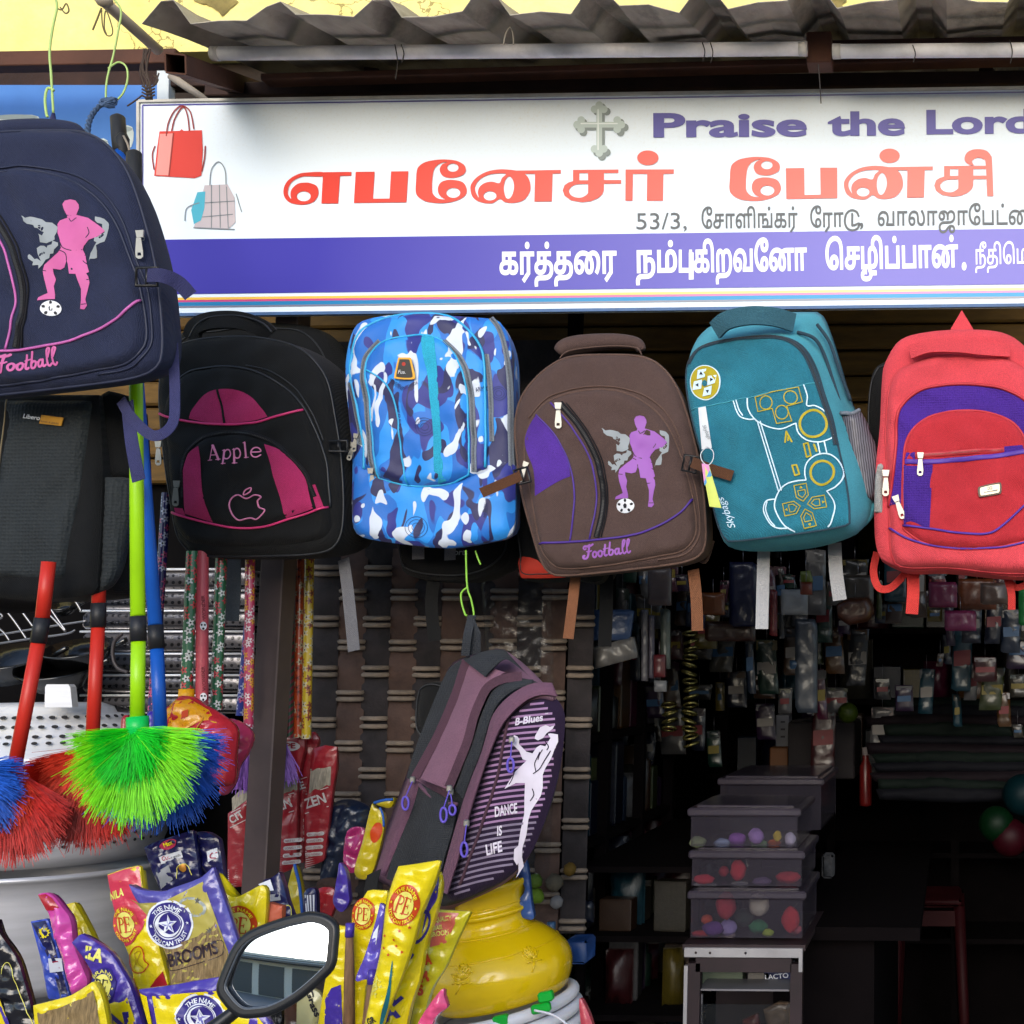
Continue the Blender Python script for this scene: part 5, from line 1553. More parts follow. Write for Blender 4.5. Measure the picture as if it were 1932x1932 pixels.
# ---------------------------------------------------------------- plain black laptop bag under the navy one
blk = fabric('fabric_black_mesh', '#1b2023', var=.35, btype='vor', bs=170, bump=1.0, spec=.4)
blkp = fabric('fabric_black_plain', '#0c0d0f', var=.25)
y = 2.12
out = resample(spline(z4((-150,560),(-150,560),(560,560),(560,560),(580,900),(580,1100),(570,1400),(555,1600),(530,1680),(300,1715),(0,1710),(-150,1705)), True, 5),90)
t2 = thing('laptop_backpack', 'plain black backpack with a yellow name label under the navy one', 'backpack', P(80,1130, y))
s = Surf(out, y, H=.012, w=24, wr=.003, seed=91, lam=130)
s.shell('body', blkp, t2, depth=.14, bul=1.02)
s.front('front_panel', blkp, t2)
pk = resample(spline(z4((20,600),(20,600),(545,600),(545,600),(520,800),(480,1100),(430,1350),(390,1600),(390,1600),(150,1592),(-60,1590),(-60,1590),(0,1300),(30,1000),(80,700)), True, 4),70)
p = Surf(pk, y, H=.010, w=16, wr=.006, seed=92, lam=110, parent=s)
p.panel('mesh_panel', blk, t2)
sd = resample(spline(z4((590,1025),(590,1025),(770,1040),(780,1150),(740,1350),(700,1540),(640,1640),(560,1680),(560,1680),(575,1350)), True, 4),50)
Surf(sd, 2.14, tilt=(.6,0), H=.02, w=20, wr=.002, seed=93).panel('mesh_side_pocket', blk, t2, th=.012)
Surf(resample(spline(z4((560,570),(740,570),(740,570),(770,1040),(770,1040),(590,1030),(590,1030)), True, 3),40),2.15, tilt=(.6,0), H=.01, w=16).panel('side_panel', blkp, t2, th=.02)
s.tube('seam', z4((90,600),(60,900),(10,1250),(-40,1500)), .0012, mat('seam_tan', '#6d5f45', rough=.6), t2, .012)
lbm = mat('label_mustard', '#b57f14', rough=.5)
prism(p, 'name_label', [z4((295,690),(418,706),(405,752),(282,738))], lbm, t2, .001, .0015)
p.sheet('lettering', text('Libero', z4((195,708))[0], z4((285,720))[0], 8, bold=.02, shear=.15), whiteprint, t2, .003,0)
p.sheet('lettering', text('TRAVEL & LEISURE', z4((292,732))[0], z4((395,746))[0], 3.4), ballblack, t2, .0062,0)
# ---------------------------------------------------------------- dark bags hanging behind the row
def plainbag(name, label, outl, y, m, **k):
    o2 = resample(spline(outl, True, 5),70)
    t = thing(name, label, 'backpack', P(np.mean([a for a, b in o2]), max(b for a, b in o2), y))
    s_ = Surf(o2, y, H=.02, w=30, wr=.003, seed=k.get('seed', 3), lam=90)
    s_.shell('body', m, t, depth=.10)
    s_.front('front_panel', m, t, step=12)
    s_.tube('seam', [(o2[i][0] * .93 + np.mean([a for a, b in o2]) * .07, o2[i][1] * .93 + np.mean([b for a, b in o2]) * .07) for i in range(0,70,3)], .0016, blackpipe, t, .002, closed=True)
    return t, s_
tb, sb2 = plainbag('sports_backpack', 'black backpack mostly hidden behind the camouflage one, white letters peeping out', z5((330,900),(330,1480),(420,1590),(700,1610),(860,1560),(960,1450),(980,900)),2.66, black, seed=4)
sb2.sheet('lettering', text('orts', z5((655,1470))[0], z5((735,1470))[0], 11, bold=.02, shear=.2), greyprint, tb, .002,0)
band('webbing_tail', z5([(435,1380),(435,1450),(435,1490)]), .024,2.6, gweb, tb)
band('webbing_tail', z5([(620,1380),(615,1450),(615,1495)]), .022,2.6, gweb, tb)
band('shoulder_strap', z5([(530,1550),(510,1750),(530,1950)]), .026,2.68, black, tb)
tb, sb2 = plainbag('red_trimmed_backpack', 'black backpack with a red bottom corner behind the brown one', z5((1000,700),(985,1200),(1010,1480),(1015,1580),(1060,1605),(1300,1600),(1500,1560),(1500,900)),2.63, black, seed=8)
sb2.sheet('red_corner', [spline(z5((1010,1485),(1130,1500),(1200,1580),(1280,1595),(1060,1600),(1020,1585)), True, 3)], mat('fabric_red_corner', '#b33325', rough=.7), tb, .003,9)
for (a, b) in ((1520,1620),(1480,1990)):
    pass
band('webbing_tail', z5([(1500,1540),(1500,1750),(1490,1985)]), .027,2.66, black, tb)
plainbag('dark_backpack', 'black backpack glimpsed between the teal and the red ones', z6((1100,400),(1060,500),(1045,700),(1060,900),(1090,1100),(1200,1100),(1300,800),(1300,450),(1200,370)),2.62, black, seed=9)
plainbag('dark_backpack', 'black backpack with a tall hump behind the pink panelled one', z4((960,290),(1200,180),(1500,150),(1800,190),(1880,330),(1950,600),(1960,900),(1960,1200),(1500,1350),(1100,1300),(950,900)),2.66, black, seed=10)
plainbag('dark_backpack', 'black backpack in shade behind the top of the plum one', q3((480,860),(460,1000),(470,1200),(600,1300),(800,1250),(800,900),(650,790),(530,800)),2.62, black, seed=12)
# ================================================================= left side: poles, wires, blue board
bb = thing('blue_signboard', 'blue signboard with printed steel vessels at the far left', 'sign', P(150,400,2.95))
bl_out = [(-160,150),(312,139),(312,420),(-160,420)]
BS = Surf(bl_out, 2.95, H=0, w=5)
prism(BS, 'panel', [bl_out], mat('board_blue', '#3a6cae', rough=.5, var=.15, vs=4), bb, 0, .02)
vs_ = mat('print_vessel', '#b7c0bc', rough=.6)
for c in (z1((0,690),(120,672),(250,680),(245,760),(0,760)), z1((345,775),(440,780),(430,815),(350,815)), z1((490,820),(560,812),(640,815),(645,960),(500,960)), z1((690,745),(780,740),(775,850),(700,860))):
    BS.sheet('vessel_print', [rev(spline(c, True, 3))], vs_, bb, .0212,0)
    u0 = sum(a for a, b in c) / len(c); v0 = min(b for a, b in c)
    BS.sheet('vessel_rim', [rev(circle(u0, v0 + 4,(max(a for a, b in c) - min(a for a, b in c)) * .5,5,20))], mat('print_vessel_dark', '#8b9694', rough=.6), bb, .0216,0)
BS.sheet('red_print', [rev(z1((0,480),(10,520),(8,570),(0,575)))], mat('print_dull_red', '#9b4a50'), bb, .0212,0)
prism(BS, 'white_edge', [[(309,139),(331,141),(328,420),(309,420)]], mat('edge_white', '#b9c0c4', rough=.6), bb, .001, .026)
polem = mat('weathered_pipe', '#8f8477', rough=.6, var=.2, dirt=.5)
t = thing('awning_pipe', 'grey weathered pipe slanting down from the top left to the sign corner', 'pipe', P(290,95,2.5))
B().tube([P(186,-6,2.35), P(300,96,2.5)], .0105, n=14).mk('tube', polem, t)
B().ellipsoid(P(197,2,2.34),(.016, .014, .012)).mk('end_knob', polem, t)
B().tube([P(322,143,2.9), P(392,192,2.9)], .009, n=12).mk('awning_pipe', polem, label='short grey pipe end slanting behind the top left sign corner', cat='pipe')
whc = mat('thin_twig_wire', '#5a4f33', rough=.7)
wire('wire_coil', z1((575,50),(580,140),(600,195),(630,200),(636,160),(600,60),(590,150),(605,200)),2.34, .0012, whc, label='thin twisted wire coil hanging from the slanting pipe', cat='wire')
wire('wire_twig', z1((575,45),(545,120),(525,170)),2.34, .0016, whc, label='short bent wire beside the coil on the slanting pipe', cat='wire')
wire('wire_knot', z1((320,45),(350,55),(375,20),(390,60),(370,75),(340,40)),2.6, .0016, whc, label='rusty wire knot against the yellow wall at the top left', cat='wire')
gwl = mat('pale_green_wire', '#9db86a', rough=.4)
g1 = thing('hanging_wire_hook', 'pale green wire with hook carrying the navy backpack loop', 'wire', P(98,215,2.2))
wire('long_wire', z1((315,-10),(322,45),(300,150),(281,290),(290,430),(302,640)),2.3, .0022, gwl, g1)
wire('hook', z1((305,512),(270,500),(255,560),(262,640),(270,662)),2.3, .0026, gwl, g1)
g2 = thing('hanging_wire_hook', 'yellowish wire forming a large open loop right of the other green hook', 'wire', P(205,190,2.3))
wire('long_wire', z1((640,-10),(685,60),(668,180),(640,320),(612,420),(600,500),(600,570)),2.32, .0018, gwl, g2)
wire('loop', z1((612,388),(670,352),(715,380),(722,450),(695,530),(640,585)),2.32, .0018, gwl, g2)
ropem = mat('rope_blue_grey', '#3e5270', rough=.8, bump=1, bs=120)
rp = thing('rope', 'blue twisted cord knotted to the wire loop above the broom handles', 'rope', P(180,285,2.3))
for ph in (0, math.pi):
    c_ = spline(z1((625,575),(570,595),(520,650),(497,720),(500,790),(520,860)), False, 10)
    X = [P(a, b, 2.3) + Vector((math.cos(i * .9 + ph), math.sin(i * .9 + ph),0)) * .003 for i, (a, b) in enumerate(c_)]
    B().tube(X, .0028, n=6).mk('strand', ropem, rp)
kb = B()
for k in range(5):
    c = P(*z1([(612,578)])[0], 2.3)
    kb.tube([c + Vector((.011 * math.cos(a + k), .008 * math.sin(a * 1.3 + k), .010 * math.sin(a + k * 1.3))) for a in [j * .7 for j in range(9)]], .0026, n=5)
kb.mk('knot', ropem, rp)
knotm = mat('dark_cord', '#40342e', rough=.8)
kt = thing('wire_lashing', 'dark wire lashing wound in a knot at the left end of the sign', 'wire', P(278,190,2.4))
for k in range(5):
    wire('strand', [(272 + k * 3,92),(270 + 7 * math.sin(k * 2),130),(278 + 6 * math.cos(k * 1.7),160),(275 + 3 * k, 188)], 2.42, .0017, knotm, kt)
for k in range(4):
    wire('winding', [(268,162 + k * 6),(278,166 + k * 6),(292,161 + k * 6)], 2.405, .0018, knotm, kt)
wire('loose_end', [(268,180),(255,190),(240,200)], 2.4, .0016, knotm, kt)
wire('loose_end', [(290,142),(298,150),(292,160),(300,138)], 2.4, .0015, knotm, kt)
# ================================================================= telescopic cobweb brushes
gripm = plastic('grip_rubber', '#232325', rough=.6)
collar = plastic('collar_black', '#1c1c20', rough=.5)
def bristle(name, cu, cv, y, R, a0, a1, n, cols, parent, seed, rmin=0, thick=.00085, droop=0, spread=.05):
    r = np.random.RandomState(seed)
    for ci, (m, fr_) in enumerate(cols):
        V, F = [], []
        o = P(cu, cv, y)
        kpx = y / FPX
        for i in range(int(n * fr_)):
            tuft = r.randint(0,34)
            ta = a0 + (a1 - a0) * (tuft + .5 + .35 * math.sin(tuft * 5.1)) / 34
            a = ta + r.normal(0, .042)
            L = R * kpx * (1 + .38 * max(0, math.sin(a)) ** 2) * (.93 + .12 * math.sin(tuft * 2.3)) * r.uniform(.86,1.02)
            if ci == 1: L *= .62
            dep = r.normal(0, .11) - (.36 if ci == 1 else .03)
            d = Vector((math.cos(a), dep, -math.sin(a))).normalized()
            s0 = o + Vector((r.uniform(-1,1) * .010, r.uniform(-1,1) * .008, r.uniform(-.004, .012)))
            p1 = s0 + d * L * .5 + Vector((0,0,-droop * L * .1))
            p2 = s0 + d * L + Vector((r.normal(0, .035) * L, 0,-droop * L * .35 * abs(math.cos(a)) + r.normal(0, .03) * L))
            w_ = Vector((-d.z, 0, d.x)).normalized() * thick * .5
            w2 = Vector((0,1,0)) * thick * .5
            b = len(V)
            for p_, k in ((s0, .8),(p1,1),(p2, .8)):
                V += [p_ + w_ * k, p_ - w_ * .5 * k + w2 * k, p_ - w_ * .5 * k - w2 * k]
            for q_ in (0,3):
                for k in range(3):
                    F.append((b + q_ + k, b + q_ + (k + 1) % 3, b + q_ + 3 + (k + 1) % 3, b + q_ + 3 + k))
        mk(name if ci == 0 else name, V, F, m, parent, smooth=False, kind='stuff')
def brush(label, top, colA, colB, bot, y, m, sock, socket, fan, cols, seed, grip=True, y1=None, r=.0105, n=3800):
    t = thing('cobweb_brush', label, 'broom', P(bot[0], bot[1] + 150, y), 'telescopic cobweb brushes')
    y1 = y1 or y
    kk = lambda q_, yy: P(q_[0], q_[1], yy)
    B().tube([kk(top, y1), kk(colA, y)], r, n=14).mk('upper_tube', m, t)
    B().tube([kk(colB, y), kk(bot, y)], r * .98, n=14).mk('lower_tube', m, t)
    B().tube([kk(colA, y), kk(colB, y)], r * 1.12, n=14).mk('collar', collar, t)
    a, b = socket
    if a: B().tube([kk(a, y), kk(b, y)], [.014, .018], n=16).mk('socket', sock, t)
    if grip:
        A_ = kk(top, y1); D_ = (kk(colA, y) - A_).normalized()
        B().tube([A_ - D_ * .006, A_ + D_ * .002, A_ + D_ * .05, A_ + D_ * .085], [.006, .0135, .0138, .0128], n=14).mk('grip', gripm, t)
    cu, cv, R, a0, a1, dr = fan
    bristle('bristles', cu, cv, y - .004, R, a0, a1, n, cols, t, seed, droop=dr)
    return t
lime = plastic('tube_lime', '#8fc408', rough=.35)
blu = plastic('tube_blue', '#1450a8', rough=.35)
redt = plastic('tube_red', '#b5281c', rough=.4)
bg1 = mat('bristle_lime', '#79d81a', rough=.4, var=.2, vs=60)
bg2 = mat('bristle_green', '#10bb18', rough=.4, var=.2, vs=60)
bb1 = mat('bristle_blue', '#1d55b8', rough=.4, var=.25, vs=60)
br1 = mat('bristle_red', '#b81e10', rough=.4, var=.3, vs=60)
br2 = mat('bristle_red_pale', '#cf3d28', rough=.4, var=.3, vs=60)
brush('brush with lime tube and bright green fan of bristles, frontmost', (253,290),(260,1163),(261,1210),(259,1356),2.0, lime, lime, (None, None),(260,1388,122, math.radians(-5), math.radians(185), .25),((bg1,1.0),(bg2, .55)),1, y1=2.3, n=3000)
B().tube([P(259,1352,2.0), P(260,1390,2.0)], [.0155, .0158], n=18).mk('socket', plastic('socket_green', '#06b34a'), bpy.data.objects['cobweb_brush'])
brush('brush with blue tube and blue bristles behind the green fan', (222,222),(293,1180),(296,1224),(303,1380),2.12, blu, plastic('socket_blue', '#2b5fc4'),((303,1376),(304,1398)),(304,1396,120, math.radians(-5), math.radians(150), .25),((bb1,1.0),),2, y1=2.4)
brush('brush with straight red tube and red bristles left of the green fan', (188,1040),(186,1138),(185,1184),(174,1402),2.14, redt, redt, ((174,1400),(172,1425)),(172,1425,122, math.radians(55), math.radians(176), .35),((br1,1.0),(br2, .4)),3, grip=False, n=5200)
brush('brush with tilted red tube and red bristles, near the left edge', (92,1060),(80,1166),(72,1213),(28,1446),2.06, redt, redt, ((27,1444),(20,1474)),(20,1470,112, math.radians(20), math.radians(150), .5),((br1,1.0),(br2, .4)),4, grip=False, n=4200)
brush('brush with blue bristles cut by the left edge', (-40,1060),(-50,1166),(-52,1213),(-60,1440),2.02, blu, blu, ((-60,1440),(-60,1465)),(-58,1462,98, math.radians(-20), math.radians(190), .3),((bb1,1.0),),5, grip=False, n=3000)
# a third dark grip end beside the other two at the top
t = thing('mop', 'dark rubber mop handle end hanging between the blue and lime ones', 'mop', P(228,335,2.38))
B().tube([P(232,252,2.38), P(231,262,2.38), P(230,335,2.38)], [.007, .0125, .0128], n=14).mk('grip', gripm, t)
B().tube([P(233,256,2.368), P(240,270,2.366), P(247,292,2.366)], .002, n=6).mk('cord', polem, t)
# ================================================================= flowered mop handles
def flower(name, base, p1, p2, cen, sc=70.0, stripe=False):
    m = bpy.data.materials.new(name); m.use_nodes = True
    t = m.node_tree; p = t.nodes['Principled BSDF']; L = t.links.new
    uvn = NN(t, 'ShaderNodeUVMap')
    if stripe:
        mp = NN(t, 'ShaderNodeMapping'); mp.inputs['Rotation'].default_value = (0,0,-.55); L(uvn.outputs[0], mp.inputs[0])
        w_ = NN(t, 'ShaderNodeTexWave', bands_direction='Y', Scale=26.0); L(mp.outputs[0], w_.inputs[0])
        g = NN(t, 'ShaderNodeMath', operation='GREATER_THAN'); g.inputs[1].default_value = .5; L(w_.outputs['Fac'], g.inputs[0])
        mx = NN(t, 'ShaderNodeMix', data_type='RGBA'); mx.inputs[6].default_value = C(base); mx.inputs[7].default_value = C(p1)
        L(g.outputs[0], mx.inputs[0]); L(mx.outputs[2], p.inputs['Base Color'])
        p.inputs['Roughness'].default_value = .35
        return m
    vo = NN(t, 'ShaderNodeTexVoronoi', voronoi_dimensions='2D', Scale=sc); vo.inputs['Randomness'].default_value = .75
    L(uvn.outputs[0], vo.inputs['Vector'])
    s1 = NN(t, 'ShaderNodeVectorMath', operation='SUBTRACT'); L(uvn.outputs[0], s1.inputs[0]); L(vo.outputs['Position'], s1.inputs[1])
    sx = NN(t, 'ShaderNodeSeparateXYZ'); L(s1.outputs[0], sx.inputs[0])
    at = NN(t, 'ShaderNodeMath', operation='ARCTAN2'); L(sx.outputs[1], at.inputs[0]); L(sx.outputs[0], at.inputs[1])
    m5 = NN(t, 'ShaderNodeMath', operation='MULTIPLY'); m5.inputs[1].default_value = 5.0; L(at.outputs[0], m5.inputs[0])
    co = NN(t, 'ShaderNodeMath', operation='COSINE'); L(m5.outputs[0], co.inputs[0])
    ra = NN(t, 'ShaderNodeMath', operation='MULTIPLY_ADD'); ra.inputs[1].default_value = .13; ra.inputs[2].default_value = .33; L(co.outputs[0], ra.inputs[0])
    ln = NN(t, 'ShaderNodeMath', operation='LESS_THAN'); L(vo.outputs['Distance'], ln.inputs[0]); L(ra.outputs[0], ln.inputs[1])
    c1 = NN(t, 'ShaderNodeMath', operation='LESS_THAN'); c1.inputs[1].default_value = .11; L(vo.outputs['Distance'], c1.inputs[0])
    sr = NN(t, 'ShaderNodeSeparateColor'); L(vo.outputs['Color'], sr.inputs[0])
    gt = NN(t, 'ShaderNodeMath', operation='GREATER_THAN'); gt.inputs[1].default_value = .5; L(sr.outputs[0], gt.inputs[0])
    pc = NN(t, 'ShaderNodeMix', data_type='RGBA'); pc.inputs[6].default_value = C(p1); pc.inputs[7].default_value = C(p2); L(gt.outputs[0], pc.inputs[0])
    a1 = NN(t, 'ShaderNodeMix', data_type='RGBA'); a1.inputs[6].default_value = C(base); L(pc.outputs[2], a1.inputs[7]); L(ln.outputs[0], a1.inputs[0])
    a2 = NN(t, 'ShaderNodeMix', data_type='RGBA'); L(a1.outputs[2], a2.inputs[6]); a2.inputs[7].default_value = C(cen); L(c1.outputs[0], a2.inputs[0])
    L(a2.outputs[2], p.inputs['Base Color']); p.inputs['Roughness'].default_value = .3
    p.inputs['Coat Weight'].default_value = .3
    return m
def rod(label, a, b, y, r, m, cap=None, y2=None):
    A_, B_ = P(*a, y), P(*b, y2 or y)
    n = 16
    d = (B_ - A_); L_ = d.length; d.normalize()
    q_ = d.orthogonal().normalized(); w_ = d.cross(q_)
    V, F, UV = [], [], []
    for i in range(9):
        for k in range(n + 1):
            an = 2 * math.pi * k / n
            V.append(A_ + d * L_ * i / 8 + (q_ * math.cos(an) + w_ * math.sin(an)) * r)
            UV.append((an * r, L_ * i / 8))
    for i in range(8):
        for k in range(n):
            F.append((i * (n + 1) + k, i * (n + 1) + k + 1,(i + 1) * (n + 1) + k + 1,(i + 1) * (n + 1) + k))
    t = thing('mop', label, 'mop', B_, 'printed mop handles standing behind the brushes')
    mk('stick', V, F, m, t, uv=UV)
    if cap:
        B().tube([B_ - d * .002, B_ + d * .022], [r * 1.3, r * 1.35], n=14).mk('socket', cap, t)
    return t
yel = plastic('socket_yellow', '#d79a10')
rod('navy mop handle with pink flowers beside the blue brush tube', (314,930),(287,1350),2.5, .0085, flower('floral_navy', '#17185c', '#b94a78', '#b5b8cf', '#1a1a1a', 62))
rod('green mop handle with red and white flowers ending in a yellow socket', (363,1040),(352,1302),2.45, .0105, flower('floral_green', '#0e5b38', '#c8c8c4', '#b8353c', '#15150f', 60), yel)
hw = rod('plain pink mop handle with small round panda marks', (382,1040),(381,1332),2.46, .0110, plastic('stick_pink', '#b84a55'))
for (v0, nm) in ((1185, 'WONDER'),(1319, 'WONDER')):
    SS = Surf([(372, v0 - 110),(392, v0 - 110),(392, v0 + 12),(372, v0 + 12)], 2.448, H=0, w=5)
    SS.sheet('mark', [rev(circle(384, v0 - 4,6.5,8,18))], whiteprint, hw, .0005,0)
    SS.sheet('mark_dot', [rev(circle(381, v0 - 6,2, n=8)), rev(circle(387, v0 - 6,2, n=8)), rev(circle(384, v0 + 1,2.4, n=8))], ballblack, hw, .0009,0)
    SS.sheet('lettering', text(nm, (389, v0 - 16),(386, v0 - 62),6.5, bold=.01), mat('print_maroon', '#6b1622'), hw, .0005,0)
rod('green mop handle with white flowers right of the pink one', (418,1040),(408,1340),2.5, .0105, flower('floral_green2', '#12583a', '#d0d0cc', '#b63a48', '#3a2a10', 64))
rod('magenta mop handle with yellow flowers close to the brown post', (472,1040),(469,1375),2.55, .0090, flower('floral_magenta', '#b12f58', '#cfc2c4', '#cf9a1d', '#7a1838', 66))
rod('thin blue flowered handle leaning behind the magenta one', (468,1180),(453,1350),2.62, .0080, flower('floral_blue', '#1c2f8a', '#b0b0cc', '#c2527e', '#222222', 62))
rod('very thin dark red handle just right of the brown post', (534,1040),(522,1385),2.78, .0042, flower('floral_dark_red', '#6e1a2c', '#9d8a80', '#7a2038', '#222222', 90))
rod('green and red spiral striped handle right of the post', (547,1040),(545,1392),2.75, .0095, flower('spiral_stripe', '#17452a', '#7d2030', '#000000', '#000000', stripe=True))
rod('orange flowered handle between the striped and the yellow one', (566,1040),(562,1392),2.76, .0085, flower('floral_orange', '#a8401a', '#a89a80', '#7c2417', '#301008', 58))
rod('yellow flowered handle, rightmost of the mop handles', (584,1040),(578,1394),2.75, .0095, flower('floral_yellow', '#b3991c', '#b2ac96', '#7a2a22', '#3a2010', 58))
# brown post
pst = thing('steel_post', 'tall dark brown square steel post between the mop handles', 'post', (P(486,1690,2.66).x, 2.66,0))
pm = mat('brown_painted_steel', '#4a3c3a', rough=.65, var=.15, bump=.2, bs=90)
pa, pb = P(505,1030,2.66), P(487,1700,2.66)
xm = P(490,1400,2.66).x
B().box((xm, 2.69,1.35),(.046, .05,2.72), bev=.002).mk('shaft', pm, pst, smooth=False)
B().box((xm + .0245,2.69,1.35),(.004, .054,2.70)).mk('edge_strip', mat('post_edge', '#5d4f4b', rough=.6), pst, smooth=False)
# ================================================================= steelware at the left
alu = mat('brushed_aluminium', '#dadade', rough=.35, metal=.2, var=.12, vs=3, stretch=(1,1,14), bump=.1, bs=8)
alud = mat('dull_aluminium', '#b4b3b8', rough=.35, metal=.4, var=.15, vs=3, stretch=(1,1,10))
hole = mat('hole_dark', '#2b2a2c', rough=.9)
yP = 2.95
cx = P(78,1500, yP).x
zof = lambda v: P(78, v, yP - .2).z
pot = thing('steamer_pot', 'large perforated aluminium steamer pot with ridged domed lid', 'pot', (cx, yP, zof(1650)))
R0 = .262
prof = [(0.0,1328),(.105,1330),(.128,1338),(.135,1350),(.165,1353),(.178,1368),(.205,1372),(.22,1392),(.232,1396),(.245,1420),(.262,1428),(.265,1440),(.252,1444)]
B().lathe([(r, zof(v)) for r, v in prof], (cx, yP, 0), n=64).mk('lid', alu, pot)
B().lathe([(.248, zof(1440)),(.250, zof(1560)),(.252, zof(1600)),(.246, zof(1618)),(.240, zof(1640)),(.0, zof(1650))], (cx, yP, 0), n=64).mk('body', alud, pot)
hd = B()
hv = [P(101,1332, yP - .13), P(101,1296, yP - .13), P(143,1296, yP - .13), P(146,1332, yP - .13)]
HS = Surf([(96,1334),(97,1296),(100,1291),(140,1291),(144,1296),(148,1334)], yP - .13, H=0, w=5)
prism(HS, 'lid_handle', [HS.out], alu, pot, 0, .02)
hb2 = B()
for (rr, v, nn, rh) in ((.252,1585,64, .0035),(.2515,1600,64, .0035),(.249,1560,60, .004),(.21,1375,56, .005),(.226,1393,60, .005),(.238,1405,60, .0045),(.17,1358,48, .005)):
    for k in range(nn):
        a = 2 * math.pi * k / nn
        if math.sin(a) > .1: continue
        c = Vector((cx + rr * math.cos(a), yP + rr * math.sin(a), zof(v)))
        up_ = v < 1450
        nrm = Vector((math.cos(a), math.sin(a), .9 if up_ else 0)).normalized()
        u_ = Vector((-math.sin(a), math.cos(a),0)); w_ = nrm.cross(u_)
        hb2.add([c + nrm * .0045 + (u_ * math.cos(t_) * 1.3 + w_ * math.sin(t_)) * rh for t_ in [j * math.pi / 4 for j in range(8)]], [tuple(range(8))])
hb2.mk('holes', hole, pot, smooth=False, kind='stuff')
pot2 = thing('cooking_pot', 'wide plain aluminium cooking pot below the steamer', 'pot', (cx, yP, zof(1900)))
B().lathe([(.268, zof(1652)),(.272, zof(1656)),(.272, zof(1661)),(.262, zof(1664)),(.258, zof(1700)),(.256, zof(1860)),(.248, zof(1885)),(.0, zof(1890))], (cx, yP, 0), n=64).mk('body', alud, pot2)
pot3 = thing('cooking_pot', 'aluminium pot rim glimpsed at the very bottom left', 'pot', (cx, yP, zof(2100)))
B().lathe([(.275, zof(1893)),(.28, zof(1897)),(.278, zof(1905)),(.262, zof(1910)),(.26, zof(2090)),(0, zof(2095))], (cx, yP, 0), n=64).mk('body', alud, pot3)
# perforated steel trays standing in clear wrap
wrap = bpy.data.materials.new('perforated_steel_wrapped'); wrap.use_nodes = True
_t = wrap.node_tree; _p = _t.nodes['Principled BSDF']; _L = _t.links.new
_tc_ = NN(_t, 'ShaderNodeTexCoord'); _v = NN(_t, 'ShaderNodeTexVoronoi', Scale=62.0); _v.inputs['Randomness'].default_value = .12; _L(_tc_.outputs['Object'], _v.inputs['Vector'])
_g = NN(_t, 'ShaderNodeMapRange'); _g.inputs[1].default_value, _g.inputs[2].default_value = .26, .32; _L(_v.outputs['Distance'], _g.inputs[0])
_m = NN(_t, 'ShaderNodeMix', data_type='RGBA'); _m.inputs[6].default_value = C('#242224'); _m.inputs[7].default_value = C('#6d696b'); _L(_g.outputs[0], _m.inputs[0]); _L(_m.outputs[2], _p.inputs['Base Color'])
_p.inputs['Metallic'].default_value = .5; _p.inputs['Roughness'].default_value = .3; _p.inputs['Coat Weight'].default_value = .7; _p.inputs['Coat Roughness'].default_value = .08
_n = NN(_t, 'ShaderNodeTexNoise', Scale=70.0, Detail=2.0); _L(_tc_.outputs['Object'], _n.inputs['Vector']); _b = NN(_t, 'ShaderNodeBump', Strength=1.0); _b.inputs['Distance'].default_value = .006; _L(_n.outputs['Fac'], _b.inputs['Height']); _L(_b.outputs[0], _p.inputs['Coat Normal'])
rows = [(1075,1112),(1115,1150),(1153,1188),(1192,1230),(1234,1270),(1274,1308),(1312,1348)]
for i, (a, b) in enumerate(rows):
    l_, r_ = (154 if i > 1 else 175),(478 - i * 3)
    A_, B_ = P(l_, a, 3.08), P(r_, b, 3.08)
    t = thing('perforated_tray', ['perforated steel tray, topmost of the stack behind the mop handles', 'perforated steel tray second from the top of the stack', 'perforated steel tray third from the top of the stack', 'perforated steel tray in the middle of the stack', 'perforated steel tray third from the bottom of the stack', 'perforated steel tray second from the bottom of the stack', 'perforated steel tray at the bottom of the stack, by the steamer lid'][i], 'tray', ((A_.x + B_.x) / 2,3.13, B_.z), 'stacked perforated trays')
    B().box(((A_.x + B_.x) / 2,3.13,(A_.z + B_.z) / 2),(B_.x - A_.x, .1, A_.z - B_.z - .004), bev=.008).mk('tray_body', wrap, t)
    B().tube([Vector((A_.x, 3.075, A_.z)), Vector((B_.x, 3.075, A_.z))], .003, n=6).mk('rim', alu, t)
# round handle on the tray stack
wire('pan_hanger', q1((1040,370),(975,440),(960,560),(1000,660),(1090,700)),2.9, .004, mat('handle_dark', '#3a3436', rough=.4), label='dark curved pan hanger hanging before the perforated trays', cat='hanger')
